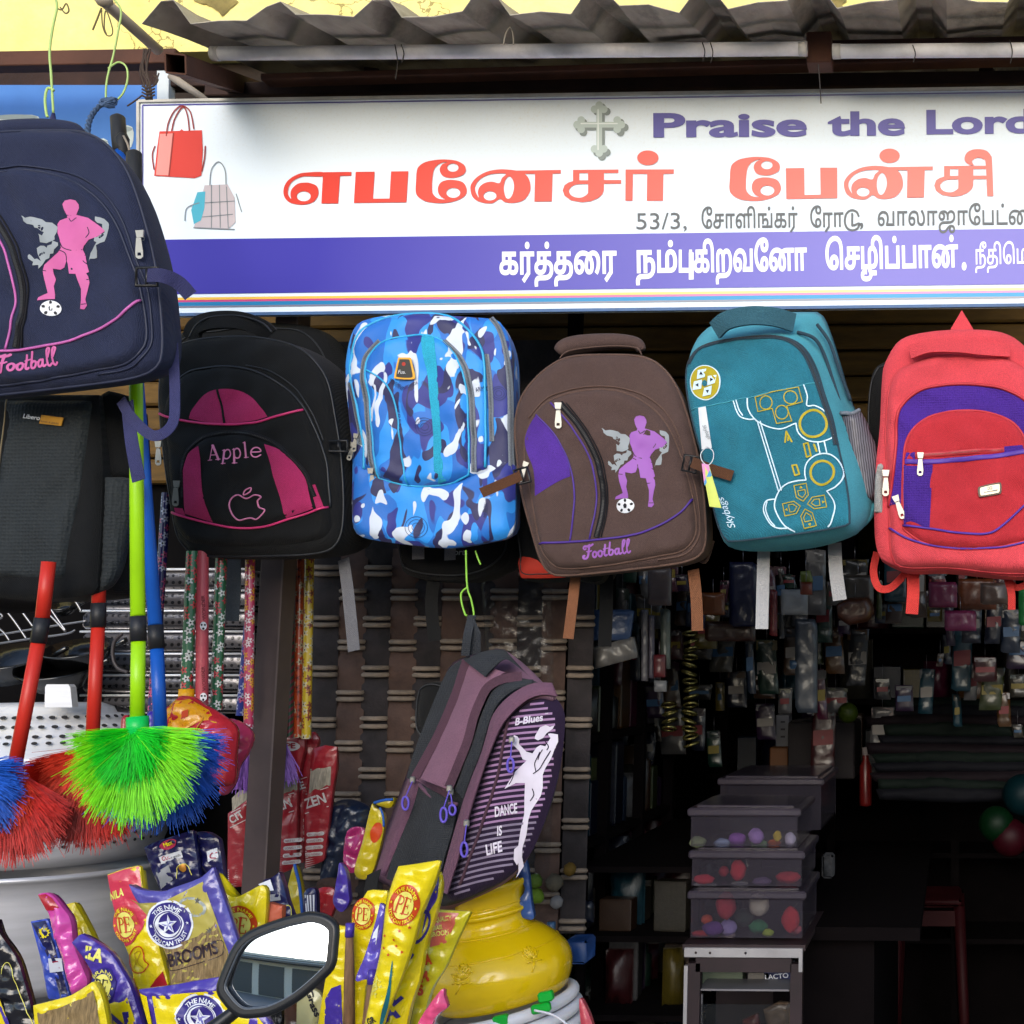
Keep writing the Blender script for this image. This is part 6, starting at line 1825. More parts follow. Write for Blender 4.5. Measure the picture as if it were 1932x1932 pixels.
# wire rack and black pans
rk = thing('wire_rack', 'chrome wire rack jutting out under the black laptop bag', 'rack', P(70,1200,2.7))
cw = mat('dim_chrome_wire', '#88878b', rough=.3, metal=.9)
for pth in (((-60,390),(200,345),(450,305),(740,262)),((-60,462),(250,415),(560,372),(640,340)),((0,110),(120,260),(230,420)),((110,75),(200,200),(285,315)),((250,75),(400,190),(560,355)),((425,150),(500,260),(560,345)),((630,80),(665,130),(692,180)),((-60,260),(20,230),(0,200)),((-40,300),(40,370),(80,430))):
    wire('rod', q1(*pth),2.62, .0022, cw, rk)
panm = mat('black_enamel', '#0c0c0d', rough=.18, spec=.6, coat=.5)
for i, (u, v, r_, lb) in enumerate(((150,1225, .075, 'upper black pan under the wire rack'),(110,1262, .085, 'lower black pan under the wire rack, by the steamer handle'),(20,1240, .10, 'black pan at the far left under the rack'),(118,1147, .03, 'small dark round lid behind the tilted red tube'))):
    c = P(u, v, 2.98)
    t = thing('black_pan', lb, 'pan', c - Vector((0,0, .03)), 'black pans on the left shelf')
    B().lathe([(0,-.045 * r_ / .08),(r_ * .6,-.04 * r_ / .08),(r_ * .95,-.005),(r_, 0),(r_ * 1.03, .004),(r_ * .98, .006),(r_ * .6,-.03 * r_ / .08)], c, Vector((0,-.35,1)), n=32).mk('pan_body', panm, t)
    B().tube([c + Vector((r_, -.01,0)), c + Vector((r_ + .05,-.03, .02))], .006, n=8).mk('handle', panm, t)
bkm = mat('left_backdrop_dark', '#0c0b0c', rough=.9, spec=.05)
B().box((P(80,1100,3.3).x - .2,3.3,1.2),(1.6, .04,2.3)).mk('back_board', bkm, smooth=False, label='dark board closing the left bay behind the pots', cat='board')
# ================================================================= woven curtain
wv = thing('woven_curtain', 'dark brown basket weave curtain with pairs of tan cords', 'curtain', P(780,1700,3.05))
wb1 = mat('weave_brown', '#4a3831', rough=.85, var=.4, vs=14, bump=.6, bs=150)
wb2 = mat('weave_black', '#292425', rough=.85, var=.5, vs=14, bump=.6, bs=150)
wb3 = mat('weave_tan', '#7a6c5f', rough=.8, var=.25, vs=30, bump=.8, bs=200)
cols_ = 11
rnd_ = random.Random(3)
for i in range(cols_):
    uc = 594 + i * 48.2 + rnd_.uniform(-2.5,2.5)
    wdt = 46.5 if i < 8 else 42
    odd = i % 2
    V, F = [], []
    nseg = 66
    for k in range(nseg + 1):
        v = 1035 + k * 11
        ub = uc - (v - 1113) * .030
        ph = ((v - (1172 if odd == 0 else 1217)) / 95.5) * 2 * math.pi
        yy = 3.05 - .010 * (.5 - .5 * math.cos(ph)) + .004
        for j, t_ in enumerate((0, .12, .5, .88,1)):
            V.append(P(ub + (wdt + 5) * t_ - 2.5, v, yy + (.002 if j in (0,4) else 0)))
    nb = len(V)
    for k in range(nseg):
        for j in range(4):
            F.append((k * 5 + j, k * 5 + j + 1, k * 5 + 6 + j, k * 5 + 5 + j))
    st_ = mk('strip', V, F, wb2 if odd == 0 else wb1, wv)
    for k in range(-2,7):
        v = (1172 if odd == 0 else 1217) + k * 95.5
        if v < 1030 or v > 1770: continue
        ub = uc - (v - 1113) * .030
        for dv in (-6.5 + rnd_.uniform(-1.2,1),6.5 + rnd_.uniform(-1,1.2)):
            B().tube([P(ub - 1, v + dv, 3.052), P(ub + 4, v + dv, 3.036), P(ub + wdt * .5, v + dv + .4,3.033), P(ub + wdt - 4, v + dv, 3.036), P(ub + wdt + 1, v + dv, 3.052)], .0058, n=6, caps=False).mk('cord', wb3, wv)
B().box((P(800,1100,3.09).x, 3.095,1.45),(.66, .02,1.7)).mk('backing', wb2, wv, smooth=False)
# plastic film hanging over the right of the curtain
film = mat('clear_film', '#202226', rough=.25, alpha=.22, bump=1.0, bs=30, coat=.6)
Surf(resample(spline([(905,1060),(905,1060),(1040,1060),(1040,1060),(1045,1420),(1035,1660),(1035,1660),(960,1660),(930,1400)], True, 4),50),2.95, H=.01, w=20, wr=.006, seed=5, lam=30, kind='crease').panel('sheet', film, thing('plastic_film', 'clear crumpled plastic film hanging over the right of the woven curtain', 'plastic sheet', P(975,1660,2.95)), step=9)
# ================================================================= packets at the bottom
def foil(name, col, **k):
    return mat(name, col, rough=k.pop('rough', .3), var=k.pop('var', .12), vs=9, bump=.9, bs=k.pop('bs', 55), coat=k.pop('coat', .45), spec=.45, **k)
fy, fp, fb, fr_ = foil('foil_yellow', '#d2bd0a'), foil('foil_purple', '#3c2a8a'), foil('foil_navy', '#131447'), foil('foil_red', '#9c1c26')
fpk, fbl = foil('foil_pink', '#c94088'), foil('foil_blue', '#3048b0')
fpd = foil('foil_pink_red', '#b83048')
inkr, inkp, inky, inkw = mat('ink_brick_red', '#b23c14', rough=.4), mat('ink_violet', '#2c2470', rough=.4), mat('ink_lemon', '#dccb1c', rough=.4), mat('ink_white2', '#cfd2dc', rough=.4)
inkpy = mat('ink_pale_yellow', '#cfc860', rough=.4)
fibre = mat('grass_fibre', '#7a6646', rough=.8, var=.5, vs=60, stretch=(8,1,1), bump=.8, bs=90)
def packet(name, label, outl, y, m, H=.0045, wr=.0026, tilt=(0,0), seed=1, w=16, lam=30, cat='packet', sm=True, ncl=70, group=None):
    o2 = resample(spline(outl, True, 4) if sm else outl, ncl)
    t = thing(name, label, cat, P(np.mean([a for a, b in o2]), max(b for a, b in o2), y), group)
    s_ = Surf(o2, y, tilt=tilt, H=H, w=w, wr=wr, seed=seed, lam=lam, kind='crease', pw=.8)
    s_.panel('wrapper', m, t, step=5, th=.006)
    s_.shell('back', m, t, depth=.014, bul=1.0, bsc=.97, rings=2, n=50)
    return t, s_
def xf(cu, cv, rot, sx=1, sy=1):
    ca, sa = math.cos(rot), math.sin(rot)
    return lambda c: [(cu + (x * sx) * ca - (y_ * sy) * sa, cv + (x * sx) * sa + (y_ * sy) * ca) for x, y_ in c]
def arcw(word, R, a0, a1, cap, top=True, bold=.02):
    """word bent round a circle about the origin; angles in degrees, clockwise from east (image)"""
    cs = glyphs(word)
    if bold: cs = embolden(cs, bold)
    x0, x1 = min(p[0] for c in cs for p in c), max(p[0] for c in cs for p in c)
    out = []
    for c in cs:
        o = []
        for x, yy in c:
            a = math.radians(a0 + (a1 - a0) * (x - x0) / (x1 - x0))
            r = R + (yy * cap / .7 if top else -yy * cap / .7)
            o.append((r * math.cos(a), r * math.sin(a)))
        out.append(o)
    return out
def serifPE(k):
    o = []
    o += stroke([(-.62,-.62),(-.62, .62)], .20) + stroke([(-.80,-.62),(-.40,-.62)], .07) + stroke([(-.82, .62),(-.42, .62)], .07)
    o += stroke(spline([(-.55,-.60),(-.25,-.56),(-.12,-.32),(-.22,-.08),(-.55,-.02)], False, 5), .11)
    o += stroke([(.15,-.62),(.15, .62)], .20) + stroke([(-.02,-.62),(.66,-.62),(.68,-.42)], .08) + stroke([(-.02, .62),(.68, .62),(.72, .38)], .08) + stroke([(.15,0),(.5,0)], .08) + stroke([(.5,-.14),(.5, .14)], .06)
    return [[(x * k, y_ * k) for x, y_ in c] for c in o]
def logoPE(s_, t, cu, cv, R, rot=0.0, sx=1, sy=1, ring=None, field=None, let=None, wtop='THE NAME', wbot='YOU CAN TRUST', wcol=None, off=.0018):
    T = xf(cu, cv, rot, sx, sy)
    ring, field, let, wcol = ring or inkr, field or inkpy, let or inkr, wcol or inky
    s_.sheet('logo_ring', [rev(T(circle(0,0, R, n=36)))], ring, t, off, 7)
    s_.sheet('logo_field', [rev(T(circle(0,0, R * .66, n=30)))], field, t, off + .0012,7)
    s_.sheet('logo_letters', [rev(T(c)) for c in serifPE(R * .62)], let, t, off + .0020,0)
    s_.sheet('logo_words', [T(c) for c in arcw(wtop, R * .72,-150,-30, R * .19)], wcol, t, off + .0020,0)
    s_.sheet('logo_words', [T(c) for c in arcw(wbot, R * .92,160,20, R * .17, False)], wcol, t, off + .0020,0)
    for sx_ in (-1,1):
        s_.sheet('logo_star', [rev(T(star(sx_ * R * .83,0, R * .09)))], wcol, t, off + .0020,0)
def logoStar(s_, t, cu, cv, R, rot=0.0, sx=1, sy=1, off=.0018):
    T = xf(cu, cv, rot, sx, sy)
    s_.sheet('logo_glow', [rev(T(circle(0,0, R * 1.1, n=36)))], inkw, t, off - .0006,7)
    s_.sheet('logo_ring', [rev(T(circle(0,0, R, n=36)))], inkp, t, off, 7)
    s_.sheet('logo_circle', [rev(T(c)) for c in stroke(circle(0,0, R * .64, n=30), R * .05, True)], inkw, t, off + .0009,0)
    s_.sheet('logo_crescent', [rev(T(circle(0,0, R * .56, n=30))), rev(T(circle(R * .08,-R * .06, R * .49, n=30)))[::-1]], inkw, t, off + .0009,0)
    s_.sheet('logo_star', [rev(T(star(0,0, R * .46)))], inkw, t, off + .0018,0)
    s_.sheet('logo_star', [rev(T(star(0,0, R * .36)))], mat('ink_mid_violet', '#6a68a8', rough=.4), t, off + .0023,0)
    s_.sheet('logo_star', [rev(T([(0,0), q_[0], q_[1]])) for q_ in [(star(0,0, R * .36)[i], star(0,0, R * .36)[(i + 1) % 10]) for i in range(0,10,2)]], inkw, t, off + .0028,0)
    s_.sheet('logo_words', [T(c) for c in arcw('THE NAME', R * .70,-140,-40, R * .2)], inkw, t, off + .0018,0)
    s_.sheet('logo_words', [T(c) for c in arcw('YOU CAN TRUST', R * .94,155,25, R * .2, False)], inkw, t, off + .0018,0)
    for sx_ in (-1,1):
        s_.sheet('logo_star', [rev(T(star(sx_ * R * .84,0, R * .09)))], inkw, t, off + .0018,0)
EXT = 2060
# wrapped mop head on top of the steelware
t, s_ = packet('mop_head_pack', 'crumpled yellow and red plastic wrapped mop head behind the blue bristles', q1((1420,1010),(1500,950),(1530,900),(1650,915),(1750,980),(1880,1060),(2010,1180),(2000,1400),(1980,1650),(1800,1640),(1600,1400),(1430,1200)),2.4, foil('foil_red_clear', '#b42a34', rough=.2), H=.03, wr=.006, seed=5, w=24)
s_.sheet('yellow_print', [rev(q1((1430,1020),(1520,925),(1640,925),(1800,1020),(1900,1130),(1780,1110),(1640,1190),(1520,1225),(1440,1180)))], foil('foil_amber', '#cf8f12'), t, .0012,8)
s_.sheet('red_print', [rev(q1((1500,970),(1560,955),(1600,1080),(1520,1130)))], fr_, t, .0018,8)
s_.sheet('label_print', [rev(q1((1630,1030),(1675,1010),(1690,1070),(1645,1085)))], inkr, t, .0024,0)
s_.tube('yellow_cord', q1((1770,1060),(1800,1110),(1760,1200),(1800,1300),(1830,1365)), .0012, mat('cord_yellow', '#c98a2a'), t, .002)
t, s_ = packet('mop_head_pack', 'shiny pink plastic sleeve hanging beside the brown post', q2((380,1110),(470,1110),(560,1170),(600,1240),(560,1380),(480,1500),(440,1650),(380,1740),(330,1720),(370,1500),(390,1300)),2.5, foil('foil_pink_clear', '#b83a5c', rough=.18), H=.022, wr=.007, seed=6, w=18)
t, s_ = packet('purple_funnel', 'small purple plastic funnel tip under the blue tube', q1((1255,1050),(1320,1045),(1330,1160),(1340,1230),(1260,1225)),2.35, foil('foil_violet_solid', '#35249a'), H=.01, seed=2, cat='funnel')
t, s_ = packet('red_wrapped_stick', 'red patterned sleeve with yellow cap behind the green brush socket', q1((1035,1090),(1090,1070),(1100,1200),(1085,1260),(990,1250),(990,1210),(1025,1200)),2.3, fr_, H=.01, seed=3, cat='sleeve')
# violet bristles by the post
for (a, b, n_) in ((q2((800,1240))[0], 330, 'violet bristle tuft right of the brown post'),(q2((560,1340))[0], 270, 'violet bristle tuft left of the brown post')):
    t = thing('violet_brush', n_, 'brush', P(a[0], a[1] + 60,2.72), 'violet brushes by the post')
    bristle('bristles', a[0], a[1], 2.74, b * KQ, math.radians(62), math.radians(112),500,((mat('bristle_violet', '#8a5cb4', rough=.5),  1.0),), t, 9, thick=.0016)
# red mop refill packs
citm = foil('foil_dull_red', '#8e1c26', rough=.35)
wind = mat('window_grey_mop', '#8f8676', rough=.5, var=.4, vs=40, stretch=(6,1,1), bump=.6, bs=60, coat=.4)
inkcl = mat('ink_clear_white', '#b9b0ac', rough=.5)
def refill(label, c, y, ang_a, ang_b, word, cap, win, pills, seed, logo=None, words=('BEST LIGHT', 'LONG LIFE', 'EASY TO USE', 'ECO FRIENDLY')):
    t, s_ = packet('mop_refill_pack', label, c, y, citm, H=.006, wr=.0025, seed=seed, sm=False, group='red mop refill packs behind the post')
    if win: s_.sheet('window', [rev(win)], wind, t, .0010,8)
    if word:
        L_ = math.hypot(ang_b[0] - ang_a[0], ang_b[1] - ang_a[1]); dx, dy = (ang_b[0] - ang_a[0]) / L_, (ang_b[1] - ang_a[1]) / L_
        s_.sheet('lettering', text(word, ang_a, ang_b, cap, bold=.03), inkcl, t, .0016,0)
        for k in (-cap * 1.5, cap * .5):
            s_.sheet('stripe', stroke([(ang_a[0] - dx * 2, ang_a[1] + k),(ang_b[0] + dx * 2, ang_b[1] + k)], 1.6), inkcl, t, .0014,0)
    for i, (u, v) in enumerate(pills):
        s_.sheet('pill', stroke([(u - 13, v + 2),(u + 13, v)], 7.5), inkcl, t, .0014,0)
        s_.sheet('pill_text', text(words[i % 4], (u - 13, v + 4),(u + 13, v + 2),4), citm, t, .0018,0)
    for k in range(9):
        v = max(b for a, b in c) - 34 + k * 4
        us = [a for a, b in c if b > v - 60]
        l_, r_ = min(us) + 3, max(us) - 3
        s_.sheet('hem_line', [rev([(l_, v),(l_ + (r_ - l_) * .6, v - 3),(l_, v + 1.6)])], inkcl, t, .0013,0)
    return t, s_
refill('red mop refill pack left of the brown post, letters CI', q5((395,140),(560,20),(565,760),(390,770)),2.78, q5((440,225))[0], q5((548,160))[0], 'CIT', 14, q5((430,10),(500,-60),(560,-60),(560,20),(440,120)), [], 11)
t, s_ = refill('red mop refill pack with oval logo, just right of the brown post', [*q2((800,1230),(950,1192),(1040,1230),(1050,1330)), *q5((985,-160),(975,600),(880,640),(735,650))], 2.80, q2((790,1895))[0], q2((955,1840))[0], 'IZEN', 17, q2((780,1600),(860,1550),(990,1550),(990,1700),(780,1790)), [(555,1584),(554,1598),(553,1612),(552,1625)], 12)
s_.sheet('oval_logo', [rev(circle(*q2((937,1328))[0], 19,9,24))], inkcl, t, .0015,0)
s_.sheet('oval_letters', text('PE', q2((898,1345))[0], q2((985,1345))[0], 10, bold=.04), citm, t, .002,0)
refill('narrow red mop refill pack squeezed between the two wider ones', [*q2((1030,1225),(1130,1205),(1170,1260),(1110,1500)), *q5((1060,10),(1040,560),(955,560),(950,60))], 2.83, q2((985,1712))[0], q2((1065,1680))[0], 'ZE', 13, None, [(566,1546),(566,1559),(565,1571),(564,1583)], 13)
t, s_ = refill('red mop refill pack at the right end, letters ZEN', [*q2((1120,1350),(1220,1322),(1320,1335),(1320,1500)), *q5((1290,-90),(1215,540),(1050,610),(1040,100))], 2.81, q2((1070,1860))[0], q2((1248,1800))[0], 'ZEN', 18, q2((1105,1520),(1285,1500),(1275,1660),(1095,1730)), [(597,1572),(596,1584),(595,1597),(594,1610)], 14)
# rust coloured broom body under the yellow pack, dark sack behind
packet('dark_sack', 'dark navy plastic sack slumped behind the packets below the curtain', q5((1290,60),(1420,20),(1560,60),(1600,120),(1560,320),(1400,560),(1330,740),(1200,760),(1190,600),(1240,250)),2.85, foil('foil_midnight', '#101c33', rough=.35), H=.03, wr=.008, seed=20, w=24, cat='sack')
packet('blue_packet', 'pale blue crumpled packet behind the yellow water pot neck', q6((1290,620),(1360,500),(1400,620),(1430,900),(1450,1040),(1330,1010),(1310,900),(1380,780)),2.5, foil('foil_denim', '#2c4a86'), seed=21)
# tall packets in the middle, right of the mirror
t, s_ = packet('broom_packet', 'tall yellow broom packet with red disc behind the plum bag corner', q5((1615,75),(1640,90),(1715,135),(1725,260),(1640,600),(1560,700),(1470,640),(1540,380)),2.45, foil('foil_olive', '#a8960e'), seed=22)
s_.sheet('logo_ring', [rev(circle(*q5((1665,300))[0], 10,20,24, rot=.3))], inkr, t, .0012,8)
s_.tube('blue_edge', q5((1690,90),(1720,160),(1725,250)), .002, mat('edge_blue', '#1c4f9c'), t)
t, s_ = packet('broom_packet', 'yellow and blue packet lip just below the woven curtain', q5((1640,50),(1720,20),(1810,10),(1780,90),(1700,80)),2.6, foil('foil_olive', '#a8960e'), seed=23, H=.008)
s_.tube('blue_edge', q5((1645,50),(1720,28),(1805,18)), .003, mat('edge_blue', '#1c4f9c'), t)
packet('foil_wrapper', 'shiny magenta foil wrapper poking up behind the purple one', q5((1410,290),(1560,280),(1520,520),(1480,640),(1380,600)),2.5, foil('foil_magenta', '#8d1c56', rough=.2), wr=.006, seed=24)
packet('foil_wrapper', 'twisted purple foil wrapper standing left of the tall yellow pack', q5((1345,560),(1400,640),(1420,800),(1425,900),(1360,980),(1290,900),(1310,760),(1330,640)),2.4, fp, wr=.006, seed=25)
t, s_ = packet('broom_packet', 'small yellow packet with blue edge left of the purple foil', q5((950,590),(985,620),(1030,830),(1060,1020),(930,1040),(880,900),(900,780)),2.5, foil('foil_olive', '#a8960e'), seed=26)
s_.tube('blue_edge', q5((965,570),(1010,760),(1040,1000)), .003, mat('edge_blue', '#1c4f9c'), t)
t, s_ = packet('scrubber_packet', 'blue and white striped packet above the mirror top', q5((1040,820),(1130,780),(1150,900),(1140,1060),(1050,1070)),2.45, fb, seed=27)
for k in range(4):
    s_.sheet('white_streak', [rev(q5((1060 + k * 22,830),(1072 + k * 22,828),(1078 + k * 20,980),(1070 + k * 20,1000)))], inkw, t, .0014,0)
packet('red_packet', 'red edge of a packet behind the mirror', q5((1150,800),(1290,780),(1310,900),(1250,1050),(1190,1060)),2.55, fr_, seed=28)
packet('brown_bundle', 'brown twig bundle between the foil packets', q5((1150,730),(1320,700),(1330,860),(1180,1000)),2.6, mat('twig_brown', '#33211a', rough=.8, bump=1, bs=60), seed=29, cat='bundle')
# navy packets upper left
for (lb, c, y, sd, wd, lg) in (('navy scrubber packet with white label, upper left of the broom pack', q4((1225,430),(1225,430),(1330,380),(1640,280),(1640,280),(1670,480),(1700,690),(1700,690),(1480,780),(1370,800),(1370,800),(1290,620)),2.2,31,('Care', (1405,530),(1470,515)), True),
                           ('navy scrubber packet with partly hidden white label, right of its twin', q4((1655,300),(1655,300),(1760,300),(1860,360),(1860,360),(1900,620),(1905,760),(1905,760),(1720,700),(1690,480)),2.22,32, None, False)):
    t, s_ = packet('scrubber_packet', lb, c, y, fb, wr=.006, seed=sd, group='navy scrubber packets')
    if lg:
        s_.sheet('white_label', [rev(q4((1375,505),(1560,450),(1570,510),(1385,570)))], inkw, t, .0016,8)
        s_.sheet('label_text', text('Cut', q4((1402,540))[0], q4((1470,520))[0], 8, bold=.02), mat('ink_crimson', '#a3264a'), t, .0022,0)
        s_.sheet('label_text', text('n wash', q4((1478,520))[0], q4((1552,498))[0], 5), ballblack, t, .0022,0)
        s_.sheet('red_oval', [rev(circle(*q4((1450,400))[0], 17,9,22, rot=-.35))], mat('ink_crimson', '#a3264a'), t, .0016,0)
        s_.sheet('oval_letters', text('Max', q4((1415,425))[0], q4((1495,395))[0], 8, bold=.03), inky, t, .0022,0)
        s_.sheet('scrubber_print', [rev(circle(*q4((1575,600))[0], 7.5, n=20))], mat('ink_gold', '#a8742a', metal=.4, rough=.4), t, .0016,0)
        s_.sheet('arch_line', stroke(spline(q4((1520,690),(1518,610),(1570,565),(1630,590),(1645,660)), False, 4),1.3), inkpy, t, .0016,0)
        s_.sheet('grey_scrubber', [rev(q4((1340,640),(1460,570),(1480,700),(1380,780)))], mat('ink_silver', '#8a8d94', rough=.3), t, .0016,8)
    else:
        s_.sheet('white_label', [rev(q4((1775,460),(1855,430),(1870,510),(1790,550)))], inkw, t, .0016,8)
        s_.sheet('label_text', stroke(spline(q4((1855,470),(1820,475),(1812,510),(1850,515)), False, 4),2.2), mat('ink_crimson', '#a3264a'), t, .0022,0)
t, s_ = packet('scrubber_packet', 'blue packet behind the yellow one, with silver corner and folded top', q5((690,720),(760,690),(830,640),(830,640),(870,760),(905,900),(960,1050),(960,1080),(850,1090),(720,900)),2.25, fb, wr=.006, seed=33)
s_.sheet('white_streak', [rev(q5((660,740),(760,700),(800,790),(720,800)))], inkw, t, .002,0)
s_.sheet('silver_label', [rev(q5((730,830),(855,815),(865,870),(740,890)))], mat('ink_silver', '#8a8d94', rough=.3), t, .0016,0)
s_.sheet('arch_line', stroke(spline(q5((860,1080),(865,940),(930,930),(940,1050)), False, 4),1.3), inkpy, t, .0016,0)
# pink tall PE pack
t, s_ = packet('broom_packet', 'pink topped yellow broom packet with round logo, left of the clear broom pack', q4((915,660),(915,660),(1060,610),(1195,580),(1195,580),(1220,790),(1290,1000),(1360,1300),(1440,1610),(1440,1610),(1330,1640),(1300,2300),(1300,2300),(1180,2300),(1180,2300),(1130,1500),(1040,1200),(960,900)),2.06, fy, seed=35, ncl=90)
s_.sheet('pink_top', [rev(q4((920,665),(1060,615),(1188,588),(1215,790),(1265,990),(1230,1120),(1130,1250),(1075,1270),(1000,1050),(965,900)))], fpd, t, .0010,8)
logoPE(s_, t, *q4((1085,1080))[0], 36, rot=-.12, sx=.72, sy=1.0, ring=mat('ink_rose', '#b83c3c'), off=.0016)
s_.sheet('lettering', text('NILA', q4((950,880))[0], q4((1075,830))[0], 14, shear=.25, bold=.03), inkpy, t, .0016,0)
s_.sheet('tree_print', stroke(spline(q4((1130,1470),(1110,1390),(1150,1290),(1220,1270),(1245,1380),(1280,1420),(1240,1480),(1180,1490),(1130,1470)), False, 4),2.2), inkr, t, .0014,0)
s_.sheet('tree_print', stroke(spline(q4((1150,1450),(1180,1380),(1160,1330),(1210,1310),(1190,1400),(1240,1450)), False, 4),1.6), mat('ink_ochre', '#a8860c'), t, .0014,0)
s_.sheet('red_corner', [rev(q4((1290,1620),(1350,1540),(1395,1480),(1432,1605)))], fr_, t, .0014,8)
s_.sheet('lettering', stroke(spline(q4((1150,1540),(1170,1620),(1210,1700),(1220,1850)), False, 4),3), inkr, t, .0014,0)
# clear BROOMS pack
co = [*q4((1095,745),(1095,745),(1200,790),(1390,802),(1480,770),(1700,690)), *q5((270,590),(270,590),(300,700),(400,980),(510,1330),(510,1330),(460,1500),(400,1620)), *q4((1700,1640),(1450,1620),(1450,1620),(1440,1400),(1360,1200),(1250,1000),(1150,860))]
t, s_ = packet('broom_packet', 'clear broom packet with blue border, star logo and the word Brooms', co, 2.0, foil('foil_slate_blue', '#4b4590', rough=.28), seed=36, ncl=100, wr=.003)
s_.sheet('yellow_field', [rev(q4((1105,865),(1200,900),(1400,890),(1580,800),(1745,715),(1800,900),(1932,1230),(2040,1560),(1900,1600),(1455,1620),(1440,1400),(1360,1200),(1250,1000),(1160,900)))], mat('ink_sheer_yellow', '#b2a440', rough=.3, col2='#8d8550', vs=5, coat=.4), t, .0010,8)
s_.sheet('grass_window', [rev(q4((1330,1180),(1500,1250),(1700,1180),(1850,1050),(1900,1180),(1990,1400),(2030,1550),(1900,1590),(1460,1610),(1442,1400),(1400,1270)))], fibre, t, .0014,8)
logoStar(s_, t, *q4((1458,1080))[0], 42, rot=-.1, off=.0022)
s_.sheet('faint_logo', stroke(circle(*q4((1660,930))[0], 24,15,26, rot=.3),5, True), mat('ink_silver_grey', '#8f9590', rough=.3), t, .0016,0)
s_.sheet('faint_star', [rev(star(*q4((1705,875))[0], 7))], mat('ink_dim', '#54524a'), t, .002,0)
s_.sheet('faint_star', [rev(star(*q4((1800,1130))[0], 7))], mat('ink_dim', '#54524a'), t, .002,0)
s_.sheet('lettering', text('BROOMS', q4((1462,1440))[0], q4((1880,1320))[0], 24, bold=.025, shear=.1), mat('ink_dark_brown', '#2a1e28', rough=.4), t, .0026,0)
s_.sheet('letter_outline', stroke(spline(q4((1450,1470),(1430,1400),(1480,1350),(1700,1290),(1890,1210),(1925,1260),(1900,1340),(1700,1410),(1520,1465),(1450,1470)), False, 4),1.3), mat('ink_dark_brown', '#2a1e28'), t, .0022,0)
# yellow PE pack behind it
t, s_ = packet('broom_packet', 'bright yellow broom packet with red PE logo, right of the clear one', q5((255,680),(300,650),(360,800),(450,855),(560,810),(680,750),(725,800),(725,800),(715,1000),(690,1150),(560,1240),(520,1290),(460,1150),(360,900)),2.1, fy, seed=37, wr=.003)
logoPE(s_, t, *q5((505,1085))[0], 37, rot=.05, sx=.95)
packet('orange_coil', 'coral pleated rubber glove bundle right of the yellow packet', q5((725,905),(790,915),(858,930),(858,930),(850,1040),(835,1110),(760,1130),(675,1150),(690,1020)),2.12, foil('rubber_coral', '#b4583e', rough=.5, coat=0), seed=38, cat='glove', wr=.004, lam=30)
# bottom front star pack
t, s_ = packet('broom_packet', 'yellow packet with purple border and star logo, bottom centre left', [*q4((1180,1640),(1180,1640),(1480,1600),(1700,1560),(1920,1540)), *q5((420,1660),(640,1800),(760,1932),(900,2300),(900,2300)), *q4((1350,2300),(1350,2300),(1290,1900))], 1.92, fp, seed=39, ncl=90, wr=.003)
s_.sheet('yellow_field', [rev([*q4((1310,1690),(1600,1660),(1900,1640)), *q5((420,1760),(600,1850),(600,2200)), *q4((1400,2200),(1360,1950))])], fy, t, .0010,8)
s_.sheet('yellow_field', [rev([*q5((640,1850),(740,1960),(830,2200),(680,2200))])], fy, t, .0010,8)
s_.sheet('yellow_field', [rev([*q4((1195,1670),(1265,1690),(1350,2200),(1310,2100))])], fy, t, .0010,8)
logoStar(s_, t, *q5((182,1878))[0], 44, rot=.02, off=.0018)
# left group
t, s_ = packet('scrubber_packet', 'blue packet with white label and yellow burst, lower left', q4((262,1060),(262,1060),(400,1035),(400,1035),(450,1150),(520,1400),(600,1720),(600,1720),(410,1720),(410,1720),(350,1400),(300,1200)),2.15, fbl, seed=41, wr=.006)
s_.sheet('navy_field', [rev(q4((275,1070),(395,1048),(440,1150),(510,1400),(590,1700),(540,1700),(460,1450),(360,1200)))], fb, t, .0012,8)
s_.sheet('burst', [rev(star(*q4((395,1150))[0], 11,12, .75))], inky, t, .0018,0)
s_.sheet('white_label', [rev(q4((440,1365),(530,1370),(545,1480),(455,1485)))], inkw, t, .0018,0)
s_.sheet('label_text', stroke(spline(q4((510,1395),(475,1400),(470,1445),(515,1450)), False, 4),2.4), mat('ink_crimson', '#a3264a'), t, .0024,0)
t, s_ = packet('foil_wrapper', 'yellow strip packet right of the pink foil, lower left', q4((525,925),(525,925),(630,895),(630,895),(720,1060),(805,1240),(830,1400),(820,1600),(720,1600),(640,1300),(570,1050)),2.12, fy, seed=42)
s_.sheet('horse_print', stroke(spline(q4((600,1120),(625,1090),(660,1130),(690,1110),(730,1190),(700,1210),(650,1180),(620,1210)), False, 4),1.8), mat('ink_ochre', '#a8860c'), t, .0014,0)
s_.sheet('red_field', [rev(q4((650,1280),(720,1290),(800,1480),(790,1580),(720,1580)))], fr_, t, .0014,8)
s_.sheet('lettering', text('YOU', q4((640,1300))[0], q4((700,1330))[0], 9, bold=.03), inkr, t, .002,0)
t, s_ = packet('foil_wrapper', 'glossy pink twisted foil packet leaning at the lower left', q4((325,825),(325,825),(400,815),(460,850),(530,940),(600,1050),(625,1250),(700,1450),(745,1590),(640,1690),(600,1650),(520,1350),(450,1150),(410,980)),2.05, foil('foil_hot_pink', '#c2489a', rough=.18), seed=43, wr=.006, lam=30, H=.009)
s_.sheet('red_tip', [rev(q4((335,832),(400,822),(455,855),(520,940),(470,960),(415,960)))], fr_, t, .0012,8)
